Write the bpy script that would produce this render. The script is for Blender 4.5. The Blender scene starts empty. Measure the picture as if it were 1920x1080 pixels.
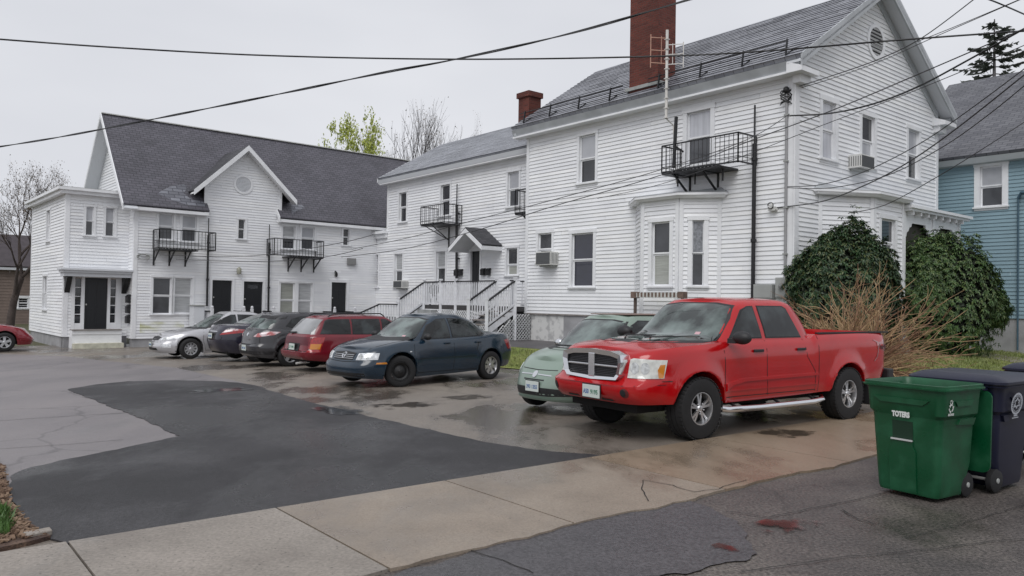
import bpy, bmesh, math, random
from mathutils import Vector, Matrix, Euler, noise
from mathutils.bvhtree import BVHTree
SC = bpy.context.scene
COL = SC.collection
PI = math.pi
rad = math.radians

# ------------------------------------------------------------------ camera
F, PITCH, ROLL, HCAM = 1457.0, rad(1.035), rad(0.936), 1.65
_r0, _f0, _u0 = Vector((1, 0, 0)), Vector((0, math.cos(PITCH), math.sin(PITCH))), Vector((0, -math.sin(PITCH), math.cos(PITCH)))
CR = _r0 * math.cos(ROLL) + _u0 * math.sin(ROLL)
CU = -_r0 * math.sin(ROLL) + _u0 * math.cos(ROLL)
CF = _f0
CAM = Vector((0, 0, HCAM))
cd = bpy.data.cameras.new("camera")
cam = bpy.data.objects.new("camera", cd); COL.objects.link(cam)
cam.matrix_world = Matrix(((CR.x, CU.x, -CF.x, CAM.x), (CR.y, CU.y, -CF.y, CAM.y), (CR.z, CU.z, -CF.z, CAM.z), (0, 0, 0, 1)))
cd.sensor_width = 36.0
cd.lens = F / 1920 * 36
cd.clip_start = 0.05
cd.clip_end = 2000
SC.camera = cam

# ------------------------------------------------------------------ light
SUN_EL, SUN_AZ = rad(52), rad(200)      # azimuth clockwise from +Y (towards the sun)
w = bpy.data.worlds.new("World"); SC.world = w; w.use_nodes = True
nt = w.node_tree; nt.nodes.clear()
n_out = nt.nodes.new('ShaderNodeOutputWorld'); n_bg = nt.nodes.new('ShaderNodeBackground')
n_sky = nt.nodes.new('ShaderNodeTexSky'); n_sky.sky_type = 'NISHITA'; n_sky.sun_disc = False
n_sky.sun_elevation = SUN_EL; n_sky.sun_rotation = SUN_AZ; n_sky.dust_density = 4.0
n_hs = nt.nodes.new('ShaderNodeHueSaturation'); n_hs.inputs['Saturation'].default_value = 0.25
n_mix = nt.nodes.new('ShaderNodeMix'); n_mix.data_type = 'RGBA'; n_mix.inputs[0].default_value = 0.93
n_tc = nt.nodes.new('ShaderNodeTexCoord'); n_no = nt.nodes.new('ShaderNodeTexNoise')
n_no.inputs['Scale'].default_value = 1.6; n_no.inputs['Detail'].default_value = 4.0
n_mp = nt.nodes.new('ShaderNodeMapping'); n_mp.inputs['Scale'].default_value = (1, 1, 3.0)
n_cr = nt.nodes.new('ShaderNodeValToRGB')
n_cr.color_ramp.elements[0].position = 0.3; n_cr.color_ramp.elements[0].color = (5.95, 6.12, 6.62, 1)
n_cr.color_ramp.elements[1].position = 0.75; n_cr.color_ramp.elements[1].color = (7.2, 7.33, 7.75, 1)
L = nt.links.new
L(n_tc.outputs['Generated'], n_mp.inputs[0]); L(n_mp.outputs[0], n_no.inputs['Vector']); L(n_no.outputs['Fac'], n_cr.inputs[0])
L(n_sky.outputs[0], n_hs.inputs['Color']); L(n_hs.outputs[0], n_mix.inputs[6]); L(n_cr.outputs[0], n_mix.inputs[7])
L(n_mix.outputs[2], n_bg.inputs['Color']); n_bg.inputs['Strength'].default_value = 0.1
L(n_bg.outputs[0], n_out.inputs['Surface'])
sd = bpy.data.lights.new("sun", 'SUN'); sd.energy = 1.5; sd.angle = rad(40); sd.color = (1.0, 0.985, 0.97)
sun = bpy.data.objects.new("sun", sd); COL.objects.link(sun)
_sdir = Vector((math.sin(SUN_AZ) * math.cos(SUN_EL), math.cos(SUN_AZ) * math.cos(SUN_EL), math.sin(SUN_EL)))
sun.rotation_euler = _sdir.to_track_quat('Z', 'Y').to_euler()
SC.view_settings.view_transform = 'Standard'
SC.view_settings.look = 'None'
SC.view_settings.exposure = 0.16
SC.view_settings.gamma = 1.0

# ------------------------------------------------------------------ frames and terrain
WD = Vector((0.7727, 0.6347, 0))        # along the street
VD = Vector((-0.6347, 0.7727, 0))       # away from the street
def WV(a, b, z=0.0): return WD * a + VD * b + Vector((0, 0, z))
def sstep(t):
    t = max(0.0, min(1.0, t)); return t * t * (3 - 2 * t)
def gz(x, y):
    a = x * WD.x + y * WD.y; b = x * VD.x + y * VD.y
    low = -0.37 * sstep((b - 6) / 28)
    k = sstep((a - 12.9) / 3.6) * sstep((b - 6.3) / 3.0)
    return low * (1 - k) + 0.31 * k
def ray(px, py):
    return (CR * ((px - 960) / F) - CU * ((py - 540) / F) + CF)
def gp(px, py):                          # photograph point -> point on the ground
    d = ray(px, py); z = 0.0
    for _ in range(30):
        t = (z - HCAM) / d.z; p = CAM + d * t; z = z * 0.5 + 0.5 * gz(p.x, p.y)
    return Vector((p.x, p.y, gz(p.x, p.y)))
def at_depth(px, py, dist): 
    d = ray(px, py); return CAM + d * (dist / d.y)
class Frame:
    def __init__(s, o, u, n): s.o = Vector(o); s.u = Vector(u); s.n = Vector(n)
    def P(s, u, z, o=0.0): return s.o + s.u * u + s.n * o + Vector((0, 0, z))
    def px(s, x, y, o=0.0):
        d = ray(x, y); q = s.o + s.n * o
        t = (q - CAM).dot(s.n) / d.dot(s.n); p = CAM + d * t
        return ((p - s.o).dot(s.u), p.z)
    def rect(s, x0, y0, x1, y1, o=0.0):   # x0,x1 left/right, y0 top, y1 bottom (read at the centre)
        xm, ym = (x0 + x1) / 2, (y0 + y1) / 2
        a, b = s.px(x0, ym, o)[0], s.px(x1, ym, o)[0]
        return (min(a, b), max(a, b), s.px(xm, y1, o)[1], s.px(xm, y0, o)[1])

# ------------------------------------------------------------------ materials
def lin(c): return tuple(((v / 255 + 0.055) / 1.055) ** 2.4 if v > 10 else v / 255 / 12.92 for v in c)
MATS = {}
def mat(name, col, rough=0.6, var=0.0, scale=3.0, bump=0.0, bscale=40.0, metal=0.0, coat=0.0, col2=None, spec=0.5, stretch=None, detail=5, rvar=0.0, sharp=None):
    if name in MATS: return MATS[name]
    m = bpy.data.materials.new(name); m.use_nodes = True; MATS[name] = m
    t = m.node_tree; b = t.nodes['Principled BSDF']; l = t.links.new
    b.inputs['Base Color'].default_value = (*col, 1); b.inputs['Roughness'].default_value = rough
    b.inputs['Metallic'].default_value = metal; b.inputs['Coat Weight'].default_value = coat
    b.inputs['Coat Roughness'].default_value = 0.05; b.inputs['Specular IOR Level'].default_value = spec
    if var or col2 or bump or rvar:
        tc = t.nodes.new('ShaderNodeTexCoord'); mp = t.nodes.new('ShaderNodeMapping')
        l(tc.outputs['Object'], mp.inputs[0])
        if stretch: mp.inputs['Scale'].default_value = stretch
        no = t.nodes.new('ShaderNodeTexNoise'); no.inputs['Scale'].default_value = scale; no.inputs['Detail'].default_value = detail
        l(mp.outputs[0], no.inputs['Vector'])
        cr = t.nodes.new('ShaderNodeValToRGB')
        lo, hi = sharp or (0.3, 0.7)
        cr.color_ramp.elements[0].position = lo; cr.color_ramp.elements[1].position = hi
        c2 = col2 or tuple(min(1, c * (1 + var)) for c in col); c1 = tuple(c * (1 - var) for c in col)
        cr.color_ramp.elements[0].color = (*c1, 1); cr.color_ramp.elements[1].color = (*c2, 1)
        l(no.outputs['Fac'], cr.inputs[0]); l(cr.outputs[0], b.inputs['Base Color'])
        if rvar:
            mr = t.nodes.new('ShaderNodeMapRange'); mr.inputs['From Min'].default_value = 0.35; mr.inputs['From Max'].default_value = 0.65
            mr.inputs['To Min'].default_value = max(0.02, rough - rvar); mr.inputs['To Max'].default_value = min(1, rough + rvar)
            l(no.outputs['Fac'], mr.inputs[0]); l(mr.outputs[0], b.inputs['Roughness'])
        if bump:
            n2 = t.nodes.new('ShaderNodeTexNoise'); n2.inputs['Scale'].default_value = bscale; n2.inputs['Detail'].default_value = 3
            l(tc.outputs['Object'], n2.inputs['Vector'])
            bp = t.nodes.new('ShaderNodeBump'); bp.inputs['Strength'].default_value = bump; bp.inputs['Distance'].default_value = 0.01
            l(n2.outputs['Fac'], bp.inputs['Height']); l(bp.outputs[0], b.inputs['Normal'])
    return m
def brickmat(name, c1, c2, mortar, bw, rh, msize, rough=0.7, bump=0.4, offset=0.5, big=None, msmooth=0.1, gloss=None):
    """brick / shingle pattern in metres on UV, with patchy tint"""
    m = bpy.data.materials.new(name); m.use_nodes = True; MATS[name] = m
    t = m.node_tree; b = t.nodes['Principled BSDF']; l = t.links.new
    uv = t.nodes.new('ShaderNodeUVMap'); br = t.nodes.new('ShaderNodeTexBrick')
    br.offset = offset; br.inputs['Scale'].default_value = 1.0
    br.inputs['Color1'].default_value = (*c1, 1); br.inputs['Color2'].default_value = (*c2, 1); br.inputs['Mortar'].default_value = (*mortar, 1)
    br.inputs['Brick Width'].default_value = bw; br.inputs['Row Height'].default_value = rh
    br.inputs['Mortar Size'].default_value = msize; br.inputs['Mortar Smooth'].default_value = msmooth
    l(uv.outputs[0], br.inputs['Vector'])
    no = t.nodes.new('ShaderNodeTexNoise'); no.inputs['Scale'].default_value = 0.7; no.inputs['Detail'].default_value = 6
    l(uv.outputs[0], no.inputs['Vector'])
    mx = t.nodes.new('ShaderNodeMix'); mx.data_type = 'RGBA'; mx.blend_type = 'MULTIPLY'; mx.inputs[0].default_value = 1.0
    cr = t.nodes.new('ShaderNodeValToRGB'); cr.color_ramp.elements[0].position = 0.3; cr.color_ramp.elements[1].position = 0.7
    big = big or (0.8, 1.15)
    cr.color_ramp.elements[0].color = (big[0],) * 3 + (1,); cr.color_ramp.elements[1].color = (big[1],) * 3 + (1,)
    l(no.outputs['Fac'], cr.inputs[0]); l(br.outputs['Color'], mx.inputs[6]); l(cr.outputs[0], mx.inputs[7])
    l(mx.outputs[2], b.inputs['Base Color']); b.inputs['Roughness'].default_value = rough
    bp = t.nodes.new('ShaderNodeBump'); bp.inputs['Strength'].default_value = bump; bp.inputs['Distance'].default_value = 0.02; bp.invert = True
    l(br.outputs['Fac'], bp.inputs['Height']); l(bp.outputs[0], b.inputs['Normal'])
    return m

# ------------------------------------------------------------------ mesh builder
class MB:
    def __init__(s): s.v = []; s.f = []; s.mi = []; s.cur = 0
    def vert(s, p): s.v.append(tuple(p)); return len(s.v) - 1
    def face(s, pts):
        i = len(s.v); s.v += [tuple(p) for p in pts]; s.f.append(tuple(range(i, i + len(pts)))); s.mi.append(s.cur)
    def obox(s, c, ax, ay, az):          # centre and half axes
        c = Vector(c); i = len(s.v)
        for a in (-1, 1):
            for b in (-1, 1):
                for d in (-1, 1): s.v.append(tuple(c + ax * a + ay * b + az * d))
        for q in ((0, 1, 3, 2), (4, 6, 7, 5), (0, 4, 5, 1), (2, 3, 7, 6), (0, 2, 6, 4), (1, 5, 7, 3)):
            s.f.append(tuple(i + k for k in q)); s.mi.append(s.cur)
    def box(s, x0, x1, y0, y1, z0, z1):
        s.obox(((x0 + x1) / 2, (y0 + y1) / 2, (z0 + z1) / 2), Vector(((x1 - x0) / 2, 0, 0)), Vector((0, (y1 - y0) / 2, 0)), Vector((0, 0, (z1 - z0) / 2)))
    def fbox(s, F, u0, u1, z0, z1, o0, o1):   # box in a wall frame
        s.obox(F.P((u0 + u1) / 2, (z0 + z1) / 2, (o0 + o1) / 2), F.u * ((u1 - u0) / 2), F.n * ((o1 - o0) / 2), Vector((0, 0, (z1 - z0) / 2)))
    def bar(s, p, q, w, h=None, up=Vector((0, 0, 1))):
        p = Vector(p); q = Vector(q); d = q - p
        if d.length < 1e-6: return
        h = h or w; dn = d.normalized()
        sd = dn.cross(up)
        if sd.length < 1e-3: sd = dn.cross(Vector((0, 1, 0)))
        sd.normalize(); uu = sd.cross(dn)
        s.obox((p + q) / 2, d / 2, sd * (w / 2), uu * (h / 2))
    def tube(s, pts, r, n=6, close=False, cap=True):
        pts = [Vector(p) for p in pts]; rs = r if isinstance(r, (list, tuple)) else [r] * len(pts)
        base = len(s.v); N = len(pts); ref = None
        for i, p in enumerate(pts):
            if close: t = pts[(i + 1) % N] - pts[i - 1]
            else: t = pts[min(i + 1, N - 1)] - pts[max(i - 1, 0)]
            t = t.normalized() if t.length > 1e-9 else Vector((0, 0, 1))
            if ref is None: ref = t.orthogonal().normalized()
            ref = (ref - t * ref.dot(t))
            ref = ref.normalized() if ref.length > 1e-6 else t.orthogonal().normalized()
            b = t.cross(ref)
            for k in range(n):
                a = 2 * PI * k / n; s.v.append(tuple(p + (ref * math.cos(a) + b * math.sin(a)) * rs[i]))
        for i in range(N if close else N - 1):
            j = (i + 1) % N
            for k in range(n):
                s.f.append((base + i * n + k, base + i * n + (k + 1) % n, base + j * n + (k + 1) % n, base + j * n + k)); s.mi.append(s.cur)
        if cap and not close:
            s.f.append(tuple(base + k for k in reversed(range(n)))); s.mi.append(s.cur)
            s.f.append(tuple(base + (N - 1) * n + k for k in range(n))); s.mi.append(s.cur)
    def prism(s, poly, ext):             # poly: 3D points, ext: vector
        n = len(poly); i = len(s.v); ext = Vector(ext)
        s.v += [tuple(p) for p in poly] + [tuple(Vector(p) + ext) for p in poly]
        s.f.append(tuple(i + k for k in range(n))); s.f.append(tuple(i + n + k for k in reversed(range(n))))
        s.mi += [s.cur] * 2
        for k in range(n):
            j = (k + 1) % n; s.f.append((i + k, i + n + k, i + n + j, i + j)); s.mi.append(s.cur)
    def lathe(s, prof, c, ax, n=24):     # prof: (radius, along)
        c = Vector(c); ax = Vector(ax).normalized(); e = ax.orthogonal().normalized(); g = ax.cross(e); i = len(s.v)
        for r, h in prof:
            for k in range(n):
                a = 2 * PI * k / n; s.v.append(tuple(c + ax * h + (e * math.cos(a) + g * math.sin(a)) * r))
        for j in range(len(prof) - 1):
            for k in range(n):
                s.f.append((i + j * n + k, i + j * n + (k + 1) % n, i + (j + 1) * n + (k + 1) % n, i + (j + 1) * n + k)); s.mi.append(s.cur)
    def blob(s, c, rx, ry, rz, n=12, m=8, jit=0.0):
        c = Vector(c); i = len(s.v)
        for j in range(m + 1):
            t = PI * j / m
            for k in range(n):
                a = 2 * PI * k / n; q = 1 + (noise.noise(Vector((math.cos(a) * 2 + c.x, math.sin(a) * 2 + c.y, t * 2))) * jit if jit else 0)
                s.v.append((c.x + rx * math.sin(t) * math.cos(a) * q, c.y + ry * math.sin(t) * math.sin(a) * q, c.z + rz * math.cos(t) * q))
        for j in range(m):
            for k in range(n):
                s.f.append((i + j * n + k, i + (j + 1) * n + k, i + (j + 1) * n + (k + 1) % n, i + j * n + (k + 1) % n)); s.mi.append(s.cur)
    def build(s, name, m, parent=None, uv=False, smooth=None, fix=True, bevel=0.0, label=None, weld=False):
        me = bpy.data.meshes.new(name); me.from_pydata(s.v, [], s.f)
        ms = m if isinstance(m, (list, tuple)) else [m]
        for k in ms: me.materials.append(k)
        if len(ms) > 1: me.polygons.foreach_set('material_index', s.mi)
        if fix or weld:
            bm = bmesh.new(); bm.from_mesh(me)
            if weld: bmesh.ops.remove_doubles(bm, verts=bm.verts, dist=1e-4)
            if fix: bmesh.ops.recalc_face_normals(bm, faces=bm.faces)
            bm.to_mesh(me); bm.free()
        if uv:
            ul = me.uv_layers.new(name='UVMap')
            for p in me.polygons:
                n = p.normal; a = Vector((0, 0, 1)).cross(n)
                a = a.normalized() if a.length > 1e-3 else Vector((WD.x, WD.y, 0)); b = n.cross(a)
                for li in p.loop_indices:
                    co = me.vertices[me.loops[li].vertex_index].co; ul.data[li].uv = (co.dot(a), co.dot(b))
        if smooth is not None:
            me.polygons.foreach_set('use_smooth', [True] * len(me.polygons))
            if smooth < 179: me.set_sharp_from_angle(angle=rad(smooth))
        o = bpy.data.objects.new(name, me); COL.objects.link(o)
        if parent is not None:
            o.parent = parent; o.location = -WL.get(parent.name, Vector((0, 0, 0)))
        if bevel:
            bv = o.modifiers.new('bevel', 'BEVEL'); bv.width = bevel; bv.segments = 2; bv.limit_method = 'ANGLE'
        if label: o['label'] = label
        return o
WL = {}                                   # world offset of parents whose children are given in world coordinates
def thing(name, loc, label, cat, group=None, rz=0.0, local=False):
    o = bpy.data.objects.new(name, None); COL.objects.link(o); o.location = loc; o.rotation_euler = (0, 0, rz)
    o.empty_display_size = 0.2
    if not local: WL[o.name] = Vector(loc)
    o['label'] = label; o['category'] = cat
    if group: o['group'] = group
    return o
def tag(o, label, cat, group=None):
    o['label'] = label; o['category'] = cat
    if group: o['group'] = group
    return o
def struct(o, kind='structure'): o['kind'] = kind; return o
def text_mb(body, size, thick=0.002, bold=0.0):
    """mesh of a line of text in its own xy plane, centred"""
    cu = bpy.data.curves.new('txt', 'FONT'); cu.body = body; cu.size = size; cu.extrude = thick / 2; cu.offset = bold
    cu.align_x = 'CENTER'; cu.align_y = 'CENTER'; cu.resolution_u = 3
    o = bpy.data.objects.new('txt', cu); COL.objects.link(o)
    dg = bpy.context.evaluated_depsgraph_get(); dg.update()
    me = bpy.data.meshes.new_from_object(o.evaluated_get(dg))
    vs = [v.co.copy() for v in me.vertices]; fs = [tuple(p.vertices) for p in me.polygons]
    bpy.data.objects.remove(o); bpy.data.curves.remove(cu); bpy.data.meshes.remove(me)
    return vs, fs
def add_text(mb, body, size, o, x, y, thick=0.003, bold=0.0, wide=1.0, fit=None):
    vs, fs = text_mb(body, size, thick, bold); z = Vector(x).cross(Vector(y)); i = len(mb.v)
    if fit:
        wd = max(v.x for v in vs) - min(v.x for v in vs); wide = fit / wd
    mb.v += [tuple(Vector(o) + Vector(x) * (v.x * wide) + Vector(y) * v.y + z * v.z) for v in vs]
    for f in fs: mb.f.append(tuple(i + k for k in f)); mb.mi.append(mb.cur)

# ------------------------------------------------------------------ ground surfaces
def ground_mat(name, cols, scale, rough, rvar=0.0, bump=0.25, bscale=90.0, grain=0.25, gscale=160.0, spec=0.5, wet=None, crack=None, stretch=(1, 1, 1), specks=None):
    """two-tone blotches + aggregate grain + wet sheen; wet=(lo,hi,roughness,darken)"""
    m = bpy.data.materials.new(name); m.use_nodes = True; MATS[name] = m
    t = m.node_tree; b = t.nodes['Principled BSDF']; l = t.links.new; N = t.nodes.new
    tc = N('ShaderNodeTexCoord'); mp = N('ShaderNodeMapping'); mp.inputs['Rotation'].default_value = (0, 0, rad(39.4)); mp.inputs['Scale'].default_value = stretch
    l(tc.outputs['Object'], mp.inputs[0])
    n1 = N('ShaderNodeTexNoise'); n1.inputs['Scale'].default_value = scale; n1.inputs['Detail'].default_value = 7; n1.inputs['Roughness'].default_value = 0.6
    l(mp.outputs[0], n1.inputs['Vector'])
    cr = N('ShaderNodeValToRGB'); cr.color_ramp.elements[0].position = 0.3; cr.color_ramp.elements[1].position = 0.7
    cr.color_ramp.elements[0].color = (*cols[0], 1); cr.color_ramp.elements[1].color = (*cols[-1], 1)
    if len(cols) == 3:
        e = cr.color_ramp.elements.new(0.5); e.color = (*cols[1], 1)
    l(n1.outputs['Fac'], cr.inputs[0])
    n2 = N('ShaderNodeTexNoise'); n2.inputs['Scale'].default_value = gscale; n2.inputs['Detail'].default_value = 2
    l(tc.outputs['Object'], n2.inputs['Vector'])
    mr = N('ShaderNodeMapRange'); mr.inputs['From Min'].default_value = 0.3; mr.inputs['From Max'].default_value = 0.7
    mr.inputs['To Min'].default_value = 1 - grain; mr.inputs['To Max'].default_value = 1 + grain
    l(n2.outputs['Fac'], mr.inputs[0])
    mx = N('ShaderNodeMix'); mx.data_type = 'RGBA'; mx.blend_type = 'MULTIPLY'; mx.inputs[0].default_value = 1
    l(cr.outputs[0], mx.inputs[6]); l(mr.outputs[0], mx.inputs[7])
    colout = mx.outputs[2]; ro = None
    b.inputs['Roughness'].default_value = rough; b.inputs['Specular IOR Level'].default_value = spec
    if crack:
        vo = N('ShaderNodeTexVoronoi'); vo.feature = 'DISTANCE_TO_EDGE'; vo.inputs['Scale'].default_value = crack[0]
        wn = N('ShaderNodeTexNoise'); wn.inputs['Scale'].default_value = 2.5; wn.inputs['Detail'].default_value = 5
        ad = N('ShaderNodeMix'); ad.data_type = 'RGBA'; ad.blend_type = 'ADD'; ad.inputs[0].default_value = 0.35
        l(tc.outputs['Object'], wn.inputs['Vector']); l(tc.outputs['Object'], ad.inputs[6]); l(wn.outputs['Color'], ad.inputs[7])
        l(ad.outputs[2], vo.inputs['Vector'])
        r2 = N('ShaderNodeMapRange'); r2.inputs['From Min'].default_value = 0.0; r2.inputs['From Max'].default_value = crack[1]
        r2.inputs['To Min'].default_value = crack[2]; r2.inputs['To Max'].default_value = 1.0
        l(vo.outputs['Distance'], r2.inputs[0])
        m3 = N('ShaderNodeMix'); m3.data_type = 'RGBA'; m3.blend_type = 'MULTIPLY'; m3.inputs[0].default_value = 1
        l(colout, m3.inputs[6]); l(r2.outputs[0], m3.inputs[7]); colout = m3.outputs[2]
    if specks:                               # pits or pale grit: (scale, threshold, multiplier)
        ns = N('ShaderNodeTexNoise'); ns.inputs['Scale'].default_value = specks[0]; ns.inputs['Detail'].default_value = 1
        l(tc.outputs['Object'], ns.inputs['Vector'])
        rs_ = N('ShaderNodeMapRange'); rs_.inputs['From Min'].default_value = specks[1]; rs_.inputs['From Max'].default_value = specks[1] + 0.03
        rs_.inputs['To Min'].default_value = 1.0; rs_.inputs['To Max'].default_value = specks[2]
        l(ns.outputs['Fac'], rs_.inputs[0])
        ms_ = N('ShaderNodeMix'); ms_.data_type = 'RGBA'; ms_.blend_type = 'MULTIPLY'; ms_.inputs[0].default_value = 1
        l(colout, ms_.inputs[6]); l(rs_.outputs[0], ms_.inputs[7]); colout = ms_.outputs[2]
    if wet:
        n3 = N('ShaderNodeTexNoise'); n3.inputs['Scale'].default_value = wet[4] if len(wet) > 4 else 0.35; n3.inputs['Detail'].default_value = 6; n3.inputs['Roughness'].default_value = 0.62
        mp3 = N('ShaderNodeMapping'); mp3.inputs['Rotation'].default_value = (0, 0, rad(39.4)); mp3.inputs['Scale'].default_value = (1.0, 0.55, 1); mp3.inputs['Location'].default_value = (3.1, 7.7, 0)
        l(tc.outputs['Object'], mp3.inputs[0]); l(mp3.outputs[0], n3.inputs['Vector'])
        r3 = N('ShaderNodeMapRange'); r3.interpolation_type = 'SMOOTHSTEP'; r3.inputs['From Min'].default_value = wet[0]; r3.inputs['From Max'].default_value = wet[1]
        r3.inputs['To Min'].default_value = 0; r3.inputs['To Max'].default_value = 1
        l(n3.outputs['Fac'], r3.inputs[0])
        m4 = N('ShaderNodeMix'); m4.data_type = 'RGBA'; m4.blend_type = 'MULTIPLY'; m4.inputs[7].default_value = (wet[3],) * 3 + (1,)
        l(r3.outputs[0], m4.inputs[0]); l(colout, m4.inputs[6]); colout = m4.outputs[2]
        m5 = N('ShaderNodeMapRange'); m5.inputs['To Min'].default_value = rough; m5.inputs['To Max'].default_value = wet[2]
        l(r3.outputs[0], m5.inputs[0]); l(m5.outputs[0], b.inputs['Roughness'])
    l(colout, b.inputs['Base Color'])
    bp = N('ShaderNodeBump'); bp.inputs['Strength'].default_value = bump; bp.inputs['Distance'].default_value = 0.006
    n4 = N('ShaderNodeTexNoise'); n4.inputs['Scale'].default_value = bscale; n4.inputs['Detail'].default_value = 3
    l(tc.outputs['Object'], n4.inputs['Vector']); l(n4.outputs['Fac'], bp.inputs['Height']); l(bp.outputs[0], b.inputs['Normal'])
    return m
def smooth_poly(pts, rough=0.0, seg=0.25, seed=0):
    out = []
    n = len(pts)
    for i in range(n):
        a, b = pts[i], pts[(i + 1) % n]; d = (b - a).length; k = max(1, int(d / seg))
        if rough == 0: k = 1
        nn = Vector((-(b - a).y, (b - a).x, 0)); nn = nn.normalized() if nn.length else nn
        for j in range(k):
            p = a.lerp(b, j / k)
            if rough and j: p = p + nn * (noise.noise(Vector((p.x * 1.7 + seed, p.y * 1.7, 0))) + 0.6 * noise.noise(Vector((p.x * 7 + seed, p.y * 7, 3)))) * rough
            out.append(p)
    return out
def drape(name, pts, dz, m, step=0.5, thick=0.0, kind='structure', parent=None):
    bm = bmesh.new()
    vs = [bm.verts.new((p.x, p.y, 0)) for p in pts]; f = bm.faces.new(vs)
    bmesh.ops.triangulate(bm, faces=[f])
    x0, x1 = min(p.x for p in pts), max(p.x for p in pts); y0, y1 = min(p.y for p in pts), max(p.y for p in pts)
    for ax, a, b in ((0, x0, x1), (1, y0, y1)):
        k = math.ceil(a / step) * step
        while k < b:
            co = Vector((0, 0, 0)); co[ax] = k; no = Vector((0, 0, 0)); no[ax] = 1
            bmesh.ops.bisect_plane(bm, geom=bm.verts[:] + bm.edges[:] + bm.faces[:], plane_co=co, plane_no=no, dist=1e-5)
            k += step
    bmesh.ops.remove_doubles(bm, verts=bm.verts, dist=1e-4)
    for v in bm.verts: v.co.z = gz(v.co.x, v.co.y) + dz
    bmesh.ops.recalc_face_normals(bm, faces=bm.faces)
    if sum(f.normal.z for f in bm.faces) < 0: bmesh.ops.reverse_faces(bm, faces=bm.faces)
    if thick:
        be = [e for e in bm.edges if e.is_boundary]
        r = bmesh.ops.extrude_edge_only(bm, edges=be)
        for v in r['geom']:
            if isinstance(v, bmesh.types.BMVert): v.co.z -= thick
    me = bpy.data.meshes.new(name); bm.to_mesh(me); bm.free(); me.materials.append(m)
    o = bpy.data.objects.new(name, me); COL.objects.link(o)
    if kind: o['kind'] = kind
    return o
G = lambda *pp: [gp(*p) for p in pp]
# base terrain to the horizon
def terrain():
    mb = MB()
    def axis(lo, hi, step, far):
        k = []; x = lo
        while x <= hi + 1e-6: k.append(x); x += step
        return [-far, -far * 0.4, lo - 60, lo - 20] + k + [hi + 20, hi + 60, far * 0.4, far]
    xs = axis(-30, 30, 0.5, 900); ys = axis(-4, 50, 0.5, 900)
    for y in ys:
        for x in xs: mb.v.append((x, y, gz(max(-40, min(40, x)), max(-6, min(60, y))) - 0.03))
    n = len(xs)
    for j in range(len(ys) - 1):
        for i in range(n - 1): mb.f.append((j * n + i, j * n + i + 1, (j + 1) * n + i + 1, (j + 1) * n + i)); mb.mi.append(0)
    return struct(mb.build('ground', ground_mat('soil', [(0.05, 0.055, 0.025), (0.09, 0.085, 0.04)], 0.8, 0.9), fix=False))
terrain()
m_lot = ground_mat('wet_lot', [lin((100, 93, 86)), lin((120, 112, 104)), lin((136, 128, 118))], 0.5, 0.5, wet=(0.48, 0.60, 0.10, 0.66, 0.55), grain=0.28, gscale=50, bump=0.4, crack=(0.22, 0.012, 0.75), stretch=(1.0, 0.35, 1))
m_old = ground_mat('old_asphalt', [lin((104, 100, 102)), lin((120, 115, 116)), lin((128, 122, 122))], 0.6, 0.55, wet=(0.52, 0.75, 0.3, 0.8, 0.3), grain=0.25, gscale=110, bump=0.3, crack=(0.3, 0.01, 0.65), stretch=(1.0, 0.3, 1))
m_patch = ground_mat('new_asphalt', [lin((28, 27, 29)), lin((46, 45, 47)), lin((68, 67, 69))], 0.55, 0.55, spec=0.3, wet=(0.46, 0.58, 0.26, 0.62, 0.38), grain=0.38, gscale=48, bump=0.7, specks=(55, .70, 1.9))
m_walk = ground_mat('concrete', [lin((114, 107, 100)), lin((134, 127, 119)), lin((148, 140, 132))], 0.9, 0.6, grain=0.18, gscale=40, bump=0.3, wet=(0.50, 0.62, 0.30, 0.80, 0.6), specks=(38, .70, .45))
m_walk2 = ground_mat('wet_concrete', [lin((122, 107, 91)), lin((138, 122, 105)), lin((149, 135, 118))], 0.8, 0.38, grain=0.12, gscale=60, bump=0.2, wet=(0.48, 0.62, 0.16, 0.80, 0.7), stretch=(1.0, 0.4, 1), specks=(38, .72, .5))
m_walk3 = ground_mat('damp_concrete', [lin((120, 109, 97)), lin((137, 125, 112)), lin((147, 136, 123))], 0.8, 0.5, grain=0.15, gscale=60, bump=0.3, specks=(38, .72, .5), wet=(0.45, 0.62, 0.22, 0.82, 0.7))
m_road = ground_mat('road_asphalt', [lin((60, 56, 55)), lin((82, 76, 73)), lin((100, 94, 88))], 0.8, 0.5, wet=(0.46, 0.62, 0.20, 0.62, 0.55), grain=0.6, gscale=42, bump=0.9, bscale=45, specks=(50, .68, 1.8), crack=(0.35, 0.010, 0.72))
m_road2 = ground_mat('road_patch_asphalt', [lin((66, 64, 67)), lin((80, 77, 79))], 0.9, 0.5, grain=0.42, gscale=46, bump=0.6, wet=(0.5, 0.64, 0.25, 0.7, 0.6))
m_grass = ground_mat('turf', [lin((84, 100, 40)), lin((112, 124, 54)), lin((132, 134, 76))], 1.6, 0.9, grain=0.35, gscale=40, bump=0.6)
m_dirt = ground_mat('dirt', [lin((70, 58, 50)), lin((92, 78, 68))], 2.5, 0.85, grain=0.4, gscale=50, bump=0.8)

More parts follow.
